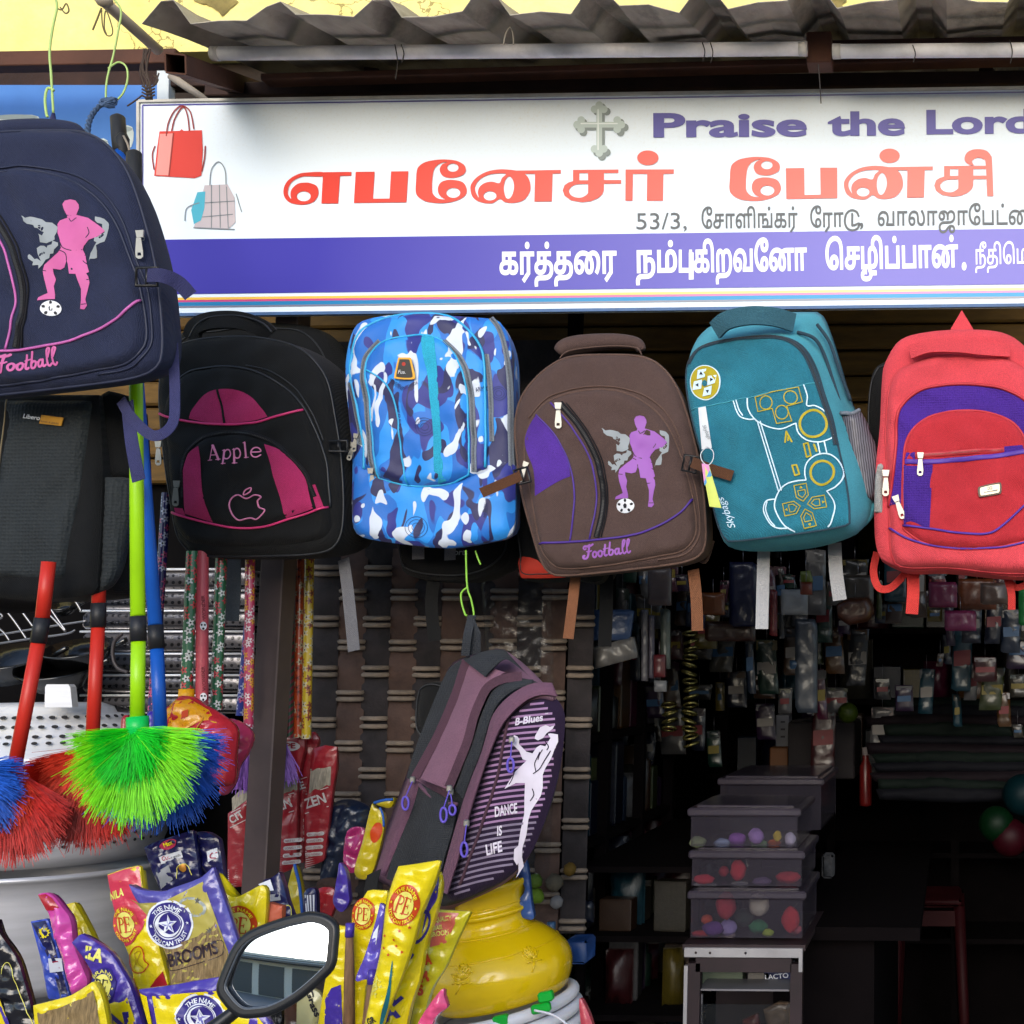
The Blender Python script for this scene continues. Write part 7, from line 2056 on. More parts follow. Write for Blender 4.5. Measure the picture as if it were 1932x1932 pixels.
t, s_ = packet('broom_packet', 'purple and yellow packet with PE logo, standing lower left', q4((610,1240),(610,1240),(690,1160),(690,1160),(920,1310),(1050,1500),(1140,1700),(1300,2250),(1300,2250),(1000,2250),(1000,2250),(900,1800),(760,1450)),1.98, fp, seed=44, ncl=90)
s_.sheet('yellow_field', [rev(q4((905,1770),(1100,1700),(1270,2200),(1010,2200)))], fy, t, .0010,8)
logoPE(s_, t, *q4((890,1610))[0], 37, rot=.12, sx=.68, ring=inkp, field=inkpy, let=ballblack, wtop='BRAND', off=.0016, wcol=inkpy)
s_.sheet('lettering', text('ILA', q4((735,1360))[0], q4((890,1400))[0], 22, bold=.05, shear=-.1), inkpy, t, .0016,0)
s_.sheet('lettering', text('N', q4((950,1990))[0], q4((1130,1970))[0], 32, bold=.06), inkp, t, .0016,0)
t, s_ = packet('broom_packet', 'yellow packet with brown fibre window at the bottom left', q4((282,1775),(282,1775),(500,1720),(620,1680),(800,1565),(800,1565),(880,1750),(960,2250),(960,2250),(320,2250),(320,2250)),1.9, fy, seed=45, wr=.003)
s_.sheet('fibre_window', [rev(q4((335,1830),(520,1790),(680,1720),(810,1640),(850,1780),(900,2200),(380,2200)))], fibre, t, .0012,8)
t, s_ = packet('broom_packet', 'black and navy packet sliding off the left edge with gold line', q4((-60,1090),(0,1170),(130,1350),(200,1550),(290,1900),(350,2250),(350,2250),(-100,2250),(-100,2250)),2.0, foil('foil_black', '#101018', rough=.25), seed=46)
s_.sheet('gold_line', stroke(spline(q4((30,1500),(50,1420),(90,1410),(130,1500),(200,1700),(290,1932)), False, 4),1.3), inkpy, t, .0016,0)
s_.sheet('yellow_field', [rev(q4((-50,1600),(0,1650),(60,1800),(120,2000),(160,2200),(-50,2200)))], fy, t, .0014,8)
s_.sheet('purple_field', [rev(q4((0,1690),(30,1740),(110,1932),(90,1960),(0,1780)))], fp, t, .002,8)
# ---- right group: big yellow pack and its neighbours
t, s_ = packet('broom_packet', 'narrow yellow packet with purple ribbon print right of the mirror', q5((1300,1090),(1300,1090),(1420,1110),(1420,1110),(1410,1500),(1400,1800),(1380,2300),(1380,2300),(1100,2300),(1100,2300),(1200,1700),(1250,1400)),2.08, fy, seed=51, ncl=80)
s_.sheet('ribbon_print', [rev(q5((1230,1720),(1290,1620),(1370,1590),(1385,2100),(1230,2100)))], fp, t, .0012,8)
s_.sheet('red_edge', [rev(q5((1240,1230),(1290,1100),(1300,1130),(1260,1300)))], fr_, t, .0014,0)
wood = mat('broom_wood', '#6d5138', rough=.7, var=.35, vs=30, stretch=(6,6,1), bump=.4, bs=80)
for (lb, a, b, y) in (('brown grass broom stem between two yellow packets, left one', (1430,1190),(1425,2300),2.02),('brown grass broom stem right of the other, with purple collar', (1620,1590),(1545,2300),2.0)):
    t = thing('grass_broom', lb, 'broom', P(*q5((b))[0] if False else q5([b])[0], y), 'grass broom stems among the packets')
    A_, B_ = P(*q5([a])[0], y), P(*q5([b])[0], y)
    B().tube([A_, A_.lerp(B_, .3), B_], [.0055, .0075, .0095], n=12).mk('stem', wood, t)
    B().tube([A_ + Vector((0,0, .02)), A_], [.0065, .0068], n=12).mk('collar', fp, t)
t, s_ = packet('broom_packet', 'yellow packet with red disc half hidden by a black strap', q5((1450,1000),(1500,930),(1590,790),(1590,790),(1760,800),(1760,800),(1720,1000),(1650,1300),(1630,1560),(1560,1640),(1530,2300),(1530,2300),(1450,2300),(1450,2300),(1465,1500)),2.12, fy, seed=52, ncl=80)
logoPE(s_, t, *q5((1560,990))[0], 30, rot=.1, sx=.75)
t, s_ = packet('foil_wrapper', 'crumpled violet and white foil between the yellow packets', q5((1690,905),(1690,905),(1730,960),(1700,1200),(1690,1400),(1640,1570),(1570,1550),(1480,1560),(1560,1350),(1640,1100)),2.02, foil('foil_lavender', '#5648a8', rough=.2), seed=53, wr=.008, lam=40)
s_.sheet('white_streak', [rev(q5((1640,1150),(1690,1080),(1670,1250),(1630,1200)))], inkw, t, .0014,0)
big = [*q6((300,590),(300,590),(450,570),(640,540),(658,552),(658,552),(600,740),(500,960),(420,1250),(300,1600),(160,1932),(80,2300),(80,2300),(-60,2300),(-60,2300),(60,1700),(150,1300),(190,950),(240,750))]
t, s_ = packet('broom_packet', 'tallest bright yellow broom packet with large red PE logo, in front', big, 1.95, fy, seed=54, ncl=110, H=.009)
logoPE(s_, t, *q6((372,910))[0], 40, rot=.30, sx=.70, sy=1.0)
for (a, b) in ((205,1170),(285,1205),(195,1275),(300,1260),(240,1330),(350,1310),(330,1130),(420,1100)):
    s_.sheet('red_star', [rev(star(*q6((a, b))[0], 3.6))], inkr, t, .0014,0)
s_.sheet('blade_print', [rev(spline(q6((268,1380),(275,1480),(260,1600),(230,1740),(170,1932),(150,1932),(200,1740),(245,1560)), True, 4))], mat('ink_teal', '#14606a'), t, .0016,0)
s_.sheet('speckle_print', [circle(*q6((130 + 60 * math.cos(k * 2.4) * (k % 7) / 7,1600 + 110 * math.sin(k * 1.7) * (k % 5) / 5))[0], 1.5, n=6) for k in range(60)], inkpy, t, .0016,0)
s_.sheet('lettering', text('GR', q6((70,1925))[0], q6((135,1900))[0], 12, bold=.04), ballblack, t, .002,0)
t, s_ = packet('broom_packet', 'yellow packet with purple vertical letters NILA right of the tallest one', q6((655,640),(670,760),(640,900),(600,1050),(530,1250),(480,1550),(400,1800),(300,2300),(300,2300),(120,2300),(120,2300),(250,1700),(360,1350),(450,1080),(540,900),(600,780)),2.0, fy, seed=55, ncl=90)
logo_T = xf(*q6((500,1100))[0], .35, .45,1)
s_.sheet('logo_ring', [rev(logo_T(c)) for c in stroke(circle(0,0,30, n=26),8, True)], inkp, t, .0014,0)
for ch, a, b, h_ in (('N', (345,1480),(440,1330),22),('I', (300,1590),(330,1590),24),('L', (270,1770),(350,1700),22),('A', (185,1905),(330,1850),30)):
    s_.sheet('lettering', text(ch, q6(a)[0], q6(b)[0], h_, bold=.07), inkp, t, .0016,0)
s_.sheet('purple_streak', [rev(spline(q6((650,660),(640,850),(560,1000),(520,1160),(540,980),(600,800)), True, 4))], fp, t, .0016,8)
t, s_ = packet('broom_packet', 'pink and yellow packet reading quality grass broom, beside the water pot', q6((590,960),(590,960),(900,975),(912,985),(912,985),(800,1220),(700,1450),(560,1700),(430,2300),(430,2300),(330,2300),(330,2300),(430,1800),(500,1500),(560,1200)),2.05, foil('foil_lemon_green', '#b7ad1c'), seed=56, ncl=90)
s_.sheet('pink_field', [rev(q6((600,975),(820,985),(790,1080),(720,1235),(575,1275)))], foil('foil_salmon', '#bd5a4c'), t, .0012,8)
for w_, a, b, h_ in (('QUALITY', (625,1060),(770,1040),9),('GRASS', (600,1130),(690,1115),8),('BROOM', (590,1185),(745,1160),9)):
    s_.sheet('lettering', text(w_, q6(a)[0], q6(b)[0], h_, bold=.03), inkpy, t, .0018,0)
for ch, a, b in (('A', (535,1420),(600,1410)),('M', (500,1570),(575,1555)),('S', (470,1680),(530,1670))):
    s_.sheet('lettering', text(ch, q6(a)[0], q6(b)[0], 18, bold=.06), inkr, t, .0018,0)
packet('foil_wrapper', 'pink crinkled foil packet at the bottom, left of the white buckets', q6((665,1640),(690,1700),(720,1790),(720,1790),(600,1900),(520,2200),(380,2200),(480,1900)),1.98, foil('foil_candy', '#cf4a78', rough=.18), seed=57, wr=.008, lam=40)
t, s_ = packet('cream_packet', 'pale packet with black letters under the mirror', q5((1010,1640),(1060,1620),(1160,1660),(1200,1750),(1150,1932),(1120,2300),(1000,2300),(980,1800)),2.1, foil('foil_cream', '#aaa67a'), seed=58)
s_.sheet('lettering', text('Grass', q5((1075,1640))[0], q5((1150,1870))[0], 10, bold=.04), ballblack, t, .0018,0)
for k, (a, b, c_) in enumerate(((880,960, '#4a2e22'),(760,830, '#101014'),(960,1040, '#37261e'))):
    packet('dark_wrapper', ('brown wrapper below the mirror, middle', 'black wrapper below the mirror stem side', 'dark brown wrapper below the mirror, right')[k], q5((a, 1700),(b, 1690),(b + 60,2300),(a + 20,2300)),2.12 + .02 * k, foil('foil_dark%d' % k, c_), seed=60 + k)
# ================================================================= yellow water pot and white buckets
ax = Vector((-.17,-.05,1)).normalized()
yK = 2.52
amber = mat('amber_plastic', '#dcb80a', rough=.2, trans=.22, coat=.5, var=.10, vs=5, bump=.05, bs=10, ior=1.4)
kd = thing('water_pot', 'translucent yellow plastic water pot with embossed lotus flowers', 'pot', P(955,1890, yK))
cK = P(950,1882, yK)
s1 = yK / FPX
prof = [(40,-8),(104,-2),(118,8),(128,30),(131,52),(126,72),(112,92),(98,106),(84,118),(70,126),(66,132),(62,140),(62,150),(68,155),(68,160),(62,164),(62,176),(66,190),(72,200),(74,207),(70,211),(62,206),(54,190),(52,160)]
pr = [(r * s1, z * s1) for r, z in [(a, b) for a, b in spline(prof, False, 3)]]
kb_ = B().lathe(pr, cK, ax, n=64).mk('pot_body', amber, kd)
Rm = Vector((0,0,1)).rotation_difference(ax).to_matrix()
def onpot(phi, z):
    zz = [p_[1] / s1 for p_ in pr[:60]]; rr = [p_[0] / s1 for p_ in pr[:60]]
    i = min(range(len(zz) - 1), key=lambda k: abs(zz[k] - z) if rr[k] > 50 else 999)
    r = rr[i] + .6
    return cK + Rm @ Vector((math.sin(phi) * r * s1,-math.cos(phi) * r * s1, z * s1))
for (z, r_) in ((124,1.2),(92,1.0),(170,1.4)):
    B().tube([onpot(2 * math.pi * k / 48, z) for k in range(48)], r_ * s1, n=6, closed=True).mk('moulded_ring', amber, kd)
for (p0, z0, k_) in ((-.18,70,1.0),(.85,78, .8)):
    lot = B()
    for j in range(-3,4):
        pts = [onpot(p0 + k_ * (x * math.cos(j * .38) + y_ * math.sin(j * .38)) / 130, z0 + k_ * (y_ * math.cos(j * .38) - x * math.sin(j * .38))) for x, y_ in ((0,0),(-5,10),(-2,20),(0,24),(2,20),(5,10),(0,0))]
        lot.tube(pts, 1.6 * s1, n=5)
    for j in (-1,0,1):
        lot.tube([onpot(p0 + k_ * (j * 10 + x) / 130, z0 - 4 - abs(x) * .3 - j) for x in (-8,-3,0,4,9)], 1.6 * s1, n=5)
    lot.tube([onpot(p0 + k_ * x / 130, z0 + y_) for x, y_ in ((0,-4),(-4,-14),(-12,-22))], 1.6 * s1, n=5)
    lot.mk('lotus_relief', amber, kd)
wpl = plastic('white_plastic', '#c4c4cc', rough=.35, sss=.1)
bkt = thing('bucket_stack', 'stack of white plastic buckets with green handle clips under the yellow pot', 'bucket', P(965,2100, yK))
ax2 = Vector((-.20,-.06,1)).normalized()
cB = P(958,1932, yK)
B().lathe([(r * s1, z * s1) for r, z in ((100,-160),(112,-40),(116,0),(116,18),(118,20))], cB, ax2, n=64).mk('bucket_body', wpl, bkt)
for i, (r_, z) in enumerate(((124,32),(127,8),(125,-18),(121,-44))):
    R2_ = Vector((0,0,1)).rotation_difference(ax2).to_matrix()
    B().tube([cB + R2_ @ Vector((r_ * s1 * math.cos(2 * math.pi * k / 64), r_ * s1 * math.sin(2 * math.pi * k / 64), z * s1)) for k in range(64)], 11.5 * s1, n=12, closed=True).mk('rim', wpl, bkt)
grn = plastic('clip_green', '#0a9a30')
for (u, v, v2) in ((1030,1880,1902),(945,1925,1944)):
    cp = P(u, v, yK - .125)
    g_ = B().box(cp, (.026, .016, .018), rot=Matrix.Rotation(-.2,3, 'Y'), bev=.003).mk('handle_clip', grn, bkt, smooth=False)
    B().box(P(u - 9, v2, yK - .125),(.034, .014, .016), rot=Matrix.Rotation(-.2,3, 'Y'), bev=.003).mk('clip_foot', grn, g_, smooth=False)
wire('handle_wire', [(1008,1906),(1050,1918),(1085,1950),(1100,1990)], yK - .14, .0022, wpl, bkt)
t, s_ = packet('red_plastic_lip', 'small red plastic tip at the bottom right of the buckets', q6((1840,1730),(1870,1740),(1950,1932),(1960,2100),(1880,2100),(1850,1900)),2.2, foil('plastic_rose', '#a83a48', rough=.4), seed=70, cat='utensil', wr=.001)
# ================================================================= scooter mirror
yM = 1.28
mo = resample(spline(q5((1060,1022),(1140,1018),(1230,1040),(1290,1080),(1312,1130),(1300,1290),(1285,1410),(1230,1490),(1000,1690),(780,1810),(640,1835),(540,1838),(465,1795),(400,1720),(358,1655),(358,1590),(420,1430),(480,1300),(550,1215),(640,1155),(850,1075)), True, 4),90)
mt = thing('scooter_mirror', 'hexagonal black rimmed scooter mirror on a stalk at the bottom', 'mirror', P(420,1932, yM))
mcx, mcy = np.array(mo).mean(0)
MS = Surf(mo, yM, tilt=(.02, .15), H=0, w=5)
ni = [(mcx + (a - mcx) * .935, mcy + (b - mcy) * .915) for a, b in mo]
rim = mat('mirror_rim_black', '#17191d', rough=.35)
prism(MS, 'rim_face', [rev(mo), rev(ni)[::-1]], rim, mt, .004, .003)
B().tube(MS.X(mo, .002), .0048, n=10, closed=True).mk('rim', rim, mt)
B().tube(MS.X(ni, .004), .0016, n=8, closed=True).mk('inner_lip', mat('lip_grey', '#4a4f57', rough=.3), mt)
glass = mat('mirror_glass', '#e8ecf0', rough=.015, metal=1.0, var=0.0)
vs, fs = fill2d([ni], 8)
r2 = ((vs - np.array([mcx, mcy])) ** 2).sum(1)
mk('mirror_glass', MS.X(vs, .002) + np.outer(-.0022 * r2 / 9000.0, MS.n), fs, glass, mt)
MS.shell('housing', rim, mt, depth=.03, bsc=.7, bul=1.1, rings=5, n=60)
jt = q5((470,1800))[0]
B().tube([P(jt[0] + 8, jt[1] - 14, yM + .02), P(jt[0] - 6, jt[1] + 8, yM + .015), P(395,1945, yM), P(300,2060, yM - .02)], [.009, .0065, .0075, .008], n=12).mk('stalk', rim, mt)
# ================================================================= inside the dim shop
rr = random.Random(5)
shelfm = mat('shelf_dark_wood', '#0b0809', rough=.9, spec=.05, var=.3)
PAL = ['#3a4a66', '#6a2a30', '#7a7468', '#2c5a4a', '#8a5a24', '#4a2a58', '#8f8d90', '#1c2444', '#73303f', '#5c6a2c', '#39332e', '#6a4a34', '#a08a30', '#2a6a80', '#852a55', '#4b4b50']
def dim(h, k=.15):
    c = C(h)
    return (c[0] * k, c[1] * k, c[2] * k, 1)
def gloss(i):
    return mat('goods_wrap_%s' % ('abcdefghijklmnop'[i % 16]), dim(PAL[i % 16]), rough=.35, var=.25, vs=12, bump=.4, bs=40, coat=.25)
XS = P(1048,1300,3.05).x
sh1 = thing('wall_rack', 'dark tall goods rack along the left wall of the shop', 'shelf', (XS - .18,3.8,0))
for k, y_ in enumerate((3.12,3.5,3.9,4.3)):
    B().box((XS, y_, 1.25),(.03, .03,2.5)).mk('upright', shelfm, sh1, smooth=False)
    B().box((XS - .32, y_, 1.25),(.03, .03,2.5)).mk('upright', shelfm, sh1, smooth=False)
levels = [.25, .52, .80,1.08,1.34,1.60,1.86]
for z in levels:
    B().box((XS - .16,3.72, z),(.34,1.3, .018)).mk('board', shelfm, sh1, smooth=False)
B().box((XS - .36,3.78,1.25),(.02,1.2,2.5)).mk('back_panel', shelfm, sh1, smooth=False)
sh2 = thing('wall_rack', 'dark goods rack across the back of the shop', 'shelf', (.1,5.0,0))
for x in (-.85,-.45,0.0, .45, .9,1.35):
    B().box((x, 4.92,1.25),(.03, .03,2.5)).mk('upright', shelfm, sh2, smooth=False)
for z in (.55, .85,1.13,1.40,1.66,1.92,2.15):
    B().box((.25,5.08, z),(2.3, .34, .018)).mk('board', shelfm, sh2, smooth=False)
B().box((.25,5.28,1.25),(2.4, .02,2.5)).mk('back_panel', shelfm, sh2, smooth=False)
srcs = {}
def goods(name, c, d, i, label, group, rot=0.0, cat='box'):
    """small wrapped goods; alike ones share mesh data"""
    key = (name, i % 16)
    if key not in srcs:
        b = B()
        if name == 'carton':
            b.box((0,0, .5),(1,1,1), bev=.03)
        elif name == 'pouch':
            n_ = 7
            V = [(x / (n_ - 1) - .5,-.5 * math.sin(math.pi * min(.999, max(.001, x / (n_ - 1)))) ** .6 * math.sin(math.pi * z / (n_ - 1)) ** .5 + .12 * rr.uniform(-1,1), z / (n_ - 1)) for z in range(n_) for x in range(n_)]
            F = [(z * n_ + x, z * n_ + x + 1, z * n_ + n_ + x + 1, z * n_ + n_ + x) for z in range(n_ - 1) for x in range(n_ - 1)]
            b.add(V, F); b.add([(x, .2, z) for x, y_, z in V], [f[::-1] for f in F])
        elif name == 'jar':
            b.lathe([(0,0),(.48,0),(.5, .05),(.5, .75),(.38, .82),(.38, .98),(0,1)], (0,0,0), n=14)
        o = b.mk(name, gloss(i), smooth=name != 'carton')
        srcs[key] = o.data
        # geometry is stored with its base at the origin
        o.location = (0,0,0)
        me = o.data
        off = Vector((0,0,0))
        bpy.data.objects.remove(o)
    o = bpy.data.objects.new(name, srcs[key])
    COL.objects.link(o)
    o.location = c
    o.scale = d
    o.rotation_euler = (0,0, rot)
    o['wl'] = tuple(c)
    return tag(o, label, cat, group)
kinds = (('carton', 'box'),('pouch', 'packet'),('jar', 'jar'))
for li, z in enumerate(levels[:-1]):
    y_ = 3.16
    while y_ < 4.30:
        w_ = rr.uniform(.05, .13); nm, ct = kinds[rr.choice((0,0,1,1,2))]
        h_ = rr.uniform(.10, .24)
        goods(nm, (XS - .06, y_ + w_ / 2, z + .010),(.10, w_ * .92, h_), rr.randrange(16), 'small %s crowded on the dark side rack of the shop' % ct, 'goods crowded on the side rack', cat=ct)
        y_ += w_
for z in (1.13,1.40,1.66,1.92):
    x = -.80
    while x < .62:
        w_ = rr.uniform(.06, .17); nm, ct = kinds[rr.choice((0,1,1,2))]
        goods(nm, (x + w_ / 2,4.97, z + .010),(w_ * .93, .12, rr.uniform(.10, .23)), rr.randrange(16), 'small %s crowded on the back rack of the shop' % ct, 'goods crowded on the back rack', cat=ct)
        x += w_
hookm = mat('hook_steel', '#77757a', rough=.3, metal=.9)
def hang(label, c, y, i=None, col=None, name='hanging_packet', cat='packet', group=None, seed=1, string=True, shiny=True, H=.008):
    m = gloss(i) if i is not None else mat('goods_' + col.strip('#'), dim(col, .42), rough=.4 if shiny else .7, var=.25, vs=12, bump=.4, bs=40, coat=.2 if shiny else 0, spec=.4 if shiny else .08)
    o2 = resample(c, 24)
    u_ = np.mean([a for a, b in o2]); v0 = min(b for a, b in o2); v1 = max(b for a, b in o2)
    t = thing(name, label, cat, P(u_, v1, y), group)
    s_ = Surf(o2, y, H=H, w=9, wr=.003, seed=seed, lam=24, kind='crease')
    s_.panel('wrapper', m, t, step=7, th=.01)
    us, vs_2 = [a for a, b in o2], [b for a, b in o2]
    if i is not None and max(us) - min(us) > 13:
        ul, ur = min(us) + 3, max(us) - 3
        hh = (v1 - v0)
        s_.sheet('header_card', [rev([(ul, v0 + 2),(ur, v0 + 2),(ur, v0 + hh * .2),(ul, v0 + hh * .2)])], gloss(i * 5 + seed), t, .002,0)
        s_.sheet('label_print', [rev([(ul + 2, v0 + hh * .42),(ur - 2, v0 + hh * .4),(ur - 2, v0 + hh * .62),(ul + 2, v0 + hh * .64)])], mat('label_dim_%s' % 'abcd'[(seed + i) % 4], dim(('#b0a8a0', '#a03038', '#3a70a0', '#b09a30')[(seed + i) % 4], .3), rough=.5), t, .003,0)
    if string: B().tube([P(u_, v0 - 26, y), P(u_, v0 + 2, y)], .0009, n=4).mk('string', hookm, t)
    return t, s_
def rc(u0, v0, u1, v1, sk=0):
    return [(u0 + sk, v0),(u1 + sk, v0),(u1, v1),(u0, v1)]
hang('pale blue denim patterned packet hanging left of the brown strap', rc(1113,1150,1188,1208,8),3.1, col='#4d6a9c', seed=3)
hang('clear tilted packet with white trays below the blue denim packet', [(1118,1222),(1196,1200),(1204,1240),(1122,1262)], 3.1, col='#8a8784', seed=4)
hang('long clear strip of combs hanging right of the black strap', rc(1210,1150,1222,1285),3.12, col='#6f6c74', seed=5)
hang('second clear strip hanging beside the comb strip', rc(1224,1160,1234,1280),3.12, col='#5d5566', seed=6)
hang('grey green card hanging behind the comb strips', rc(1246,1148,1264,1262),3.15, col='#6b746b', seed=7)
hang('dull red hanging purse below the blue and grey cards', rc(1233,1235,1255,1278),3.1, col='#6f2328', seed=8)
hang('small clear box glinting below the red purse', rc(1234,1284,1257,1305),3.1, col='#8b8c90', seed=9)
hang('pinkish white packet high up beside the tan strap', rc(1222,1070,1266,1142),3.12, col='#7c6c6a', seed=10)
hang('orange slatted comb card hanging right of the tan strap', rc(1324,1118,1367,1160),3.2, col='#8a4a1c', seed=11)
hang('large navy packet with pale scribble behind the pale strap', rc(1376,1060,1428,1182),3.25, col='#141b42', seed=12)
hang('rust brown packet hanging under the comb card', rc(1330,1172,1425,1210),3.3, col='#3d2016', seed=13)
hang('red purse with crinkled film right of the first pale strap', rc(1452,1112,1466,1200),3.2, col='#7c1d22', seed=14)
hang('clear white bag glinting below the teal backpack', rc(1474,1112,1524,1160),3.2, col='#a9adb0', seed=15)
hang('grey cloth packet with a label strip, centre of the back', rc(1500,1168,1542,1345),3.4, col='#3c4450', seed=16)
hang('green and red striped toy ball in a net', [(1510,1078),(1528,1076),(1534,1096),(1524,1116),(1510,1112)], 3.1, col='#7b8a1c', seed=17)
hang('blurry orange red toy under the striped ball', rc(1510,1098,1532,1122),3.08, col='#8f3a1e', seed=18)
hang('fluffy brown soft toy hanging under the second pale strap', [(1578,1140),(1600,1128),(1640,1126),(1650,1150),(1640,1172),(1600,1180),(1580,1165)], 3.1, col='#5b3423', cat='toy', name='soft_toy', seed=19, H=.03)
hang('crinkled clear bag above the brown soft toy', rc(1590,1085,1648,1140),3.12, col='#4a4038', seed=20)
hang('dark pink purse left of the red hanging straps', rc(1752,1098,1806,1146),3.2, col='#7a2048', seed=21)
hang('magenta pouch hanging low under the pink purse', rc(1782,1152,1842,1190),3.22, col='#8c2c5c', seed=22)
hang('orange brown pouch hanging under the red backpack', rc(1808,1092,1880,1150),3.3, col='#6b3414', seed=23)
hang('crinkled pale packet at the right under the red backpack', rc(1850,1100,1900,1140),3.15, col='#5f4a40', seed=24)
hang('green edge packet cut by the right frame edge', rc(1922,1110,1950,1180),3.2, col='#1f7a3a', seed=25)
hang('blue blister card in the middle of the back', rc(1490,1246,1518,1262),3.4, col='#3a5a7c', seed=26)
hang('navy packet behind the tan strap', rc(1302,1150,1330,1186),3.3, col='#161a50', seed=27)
# strings of bangles
for (u, v0, v1, lb) in ((1302,1195,1420, 'long hanging string of glinting coiled bangles'),(1262,1330,1400, 'short string of reddish bangles left of the long one')):
    t = thing('bangle_string', lb, 'bangles', P(u, v1,3.5))
    bm = mat('bangle_gilt', '#7c7444', rough=.2, metal=.8)
    nb_ = int((v1 - v0) / 15)
    for k in range(nb_):
        c = P(u + 2 * math.sin(k), v0 + k * 15,3.5)
        B().tube([c + Vector((.018 * math.cos(a), .018 * math.sin(a), .006 * math.sin(a + k))) for a in [j * math.pi / 6 for j in range(12)]], .004, n=5, closed=True).mk('bangle', bm, t)
# more small packets in rows
n_ = 0
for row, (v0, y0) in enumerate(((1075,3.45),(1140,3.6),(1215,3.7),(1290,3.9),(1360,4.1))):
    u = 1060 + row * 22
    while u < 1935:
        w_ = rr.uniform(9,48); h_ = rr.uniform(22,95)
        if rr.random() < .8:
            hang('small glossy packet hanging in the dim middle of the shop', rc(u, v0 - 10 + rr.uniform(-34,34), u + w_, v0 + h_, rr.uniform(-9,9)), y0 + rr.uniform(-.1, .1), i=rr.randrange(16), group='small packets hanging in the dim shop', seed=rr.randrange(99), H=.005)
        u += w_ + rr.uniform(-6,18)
# white cartons
t = thing('white_carton', 'tall narrow white carton standing in the dim back', 'box', P(1531,1348,4.6))
a, b = P(1523,1280,4.6), P(1540,1348,4.6)
B().box(((a.x + b.x) / 2,4.63,(a.z + b.z) / 2),(b.x - a.x, .06, a.z - b.z), bev=.002).mk('carton_body', mat('carton_white', '#85858c', rough=.6), t, smooth=False)
t = thing('white_carton', 'pale carton standing left of the dark cardboard box', 'box', P(1477,1408,4.3))
a, b = P(1464,1349,4.3), P(1488,1408,4.3)
B().box(((a.x + b.x) / 2,4.34,(a.z + b.z) / 2),(b.x - a.x, .08, a.z - b.z), bev=.002).mk('carton_body', mat('carton_white', '#85858c'), t, smooth=False)
for k in range(3):
    p = P(1477,1362 + k * 14,4.295)
    B().box(p, (.014, .002, .006)).mk('print_mark', mat('carton_grey', '#45454c'), t, smooth=False)
t = thing('cardboard_box', 'large dark cardboard box standing behind the plastic boxes', 'box', P(1550,1470,4.2))
a, b = P(1487,1362,4.2), P(1612,1470,4.2)
B().box(((a.x + b.x) / 2,4.35,(a.z + b.z) / 2),(b.x - a.x, .3, a.z - b.z), bev=.004).mk('carton_body', mat('cardboard_dark', '#1c181b', rough=.8, var=.2), t, smooth=False)
for k in (0,1):
    B().box(((a.x + b.x) / 2 - .05 + k * .1,4.33, a.z + .006),(.1, .22, .006), rot=Matrix.Rotation(.12 * (1 if k else -1),3, 'Y')).mk('flap', mat('cardboard_dark', '#1c181b'), t, smooth=False)
t = thing('orange_box', 'small brown orange box under the pale carton', 'box', P(1480,1460,4.25))
a, b = P(1452,1410,4.25), P(1486,1462,4.25)
B().box(((a.x + b.x) / 2,4.3,(a.z + b.z) / 2),(b.x - a.x, .1, a.z - b.z), bev=.003).mk('carton_body', mat('box_rust', '#5a3512'), t, smooth=False)
t = thing('red_bottle', 'dark red bottle with pale cap right of the cardboard box', 'bottle', P(1633,1520,4.2))
c = P(1633,1520,4.2)
B().lathe([(0,0),(.018,0),(.019, .01),(.019, .12),(.010, .14),(.010, .16)], c, n=14).mk('bottle_body', mat('bottle_red', '#5c1414', rough=.3), t)
B().lathe([(.011, .155),(.011, .178),(0, .18)], c, n=14).mk('cap', mat('cap_pale', '#8a8080'), t)
# piles of folded packs at the right
for k in range(11):
    v = 1508 - k * 17
    l_ = 1640 + rr.uniform(-10,30)
    hang('plastic wrapped folded garment in the dark pile at the right, %s' % ('at the bottom', 'second from the bottom', 'third from the bottom', 'fourth from the bottom', 'fifth from the bottom', 'in the middle', 'fifth from the top', 'fourth from the top', 'third from the top', 'second from the top', 'topmost')[k],
         [(l_, v - 20 + rr.uniform(-5,5)),(l_ + 120, v - 24 + rr.uniform(-6,6)),(l_ + 330, v - 18 + rr.uniform(-6,6)),(l_ + 335, v + 2),(l_ + 150, v + 4 + rr.uniform(-4,4)),(l_ - 3, v)], 4.0 + k * .01, shiny=False, col=('#1c1c22', '#1a241f', '#221a1f')[k % 3], name='folded_pack', string=False, seed=k, H=.02, group='folded packs in the dark pile')
# balls at the right edge
for (u, v, r_, col, lb) in ((1880,1555, .052, '#0d5a2a', 'green plastic ball at the right edge above the red one'),(1905,1580, .055, '#7c1430', 'dark red plastic ball at the right edge'),(1930,1500, .06, '#125a66', 'teal ball cut by the right frame edge'),(1600,1345, .03, '#6f8c22', 'tiny lime toy ball on the back shelf')):
    t = thing('play_ball', lb, 'ball', P(u, v, 3.9) - Vector((0,0, r_)))
    B().ellipsoid(P(u, v, 3.9),(r_, r_, r_),20,12).mk('ball_body', mat('ball_' + col[1:], dim(col, .09), rough=.5, spec=.15), t)
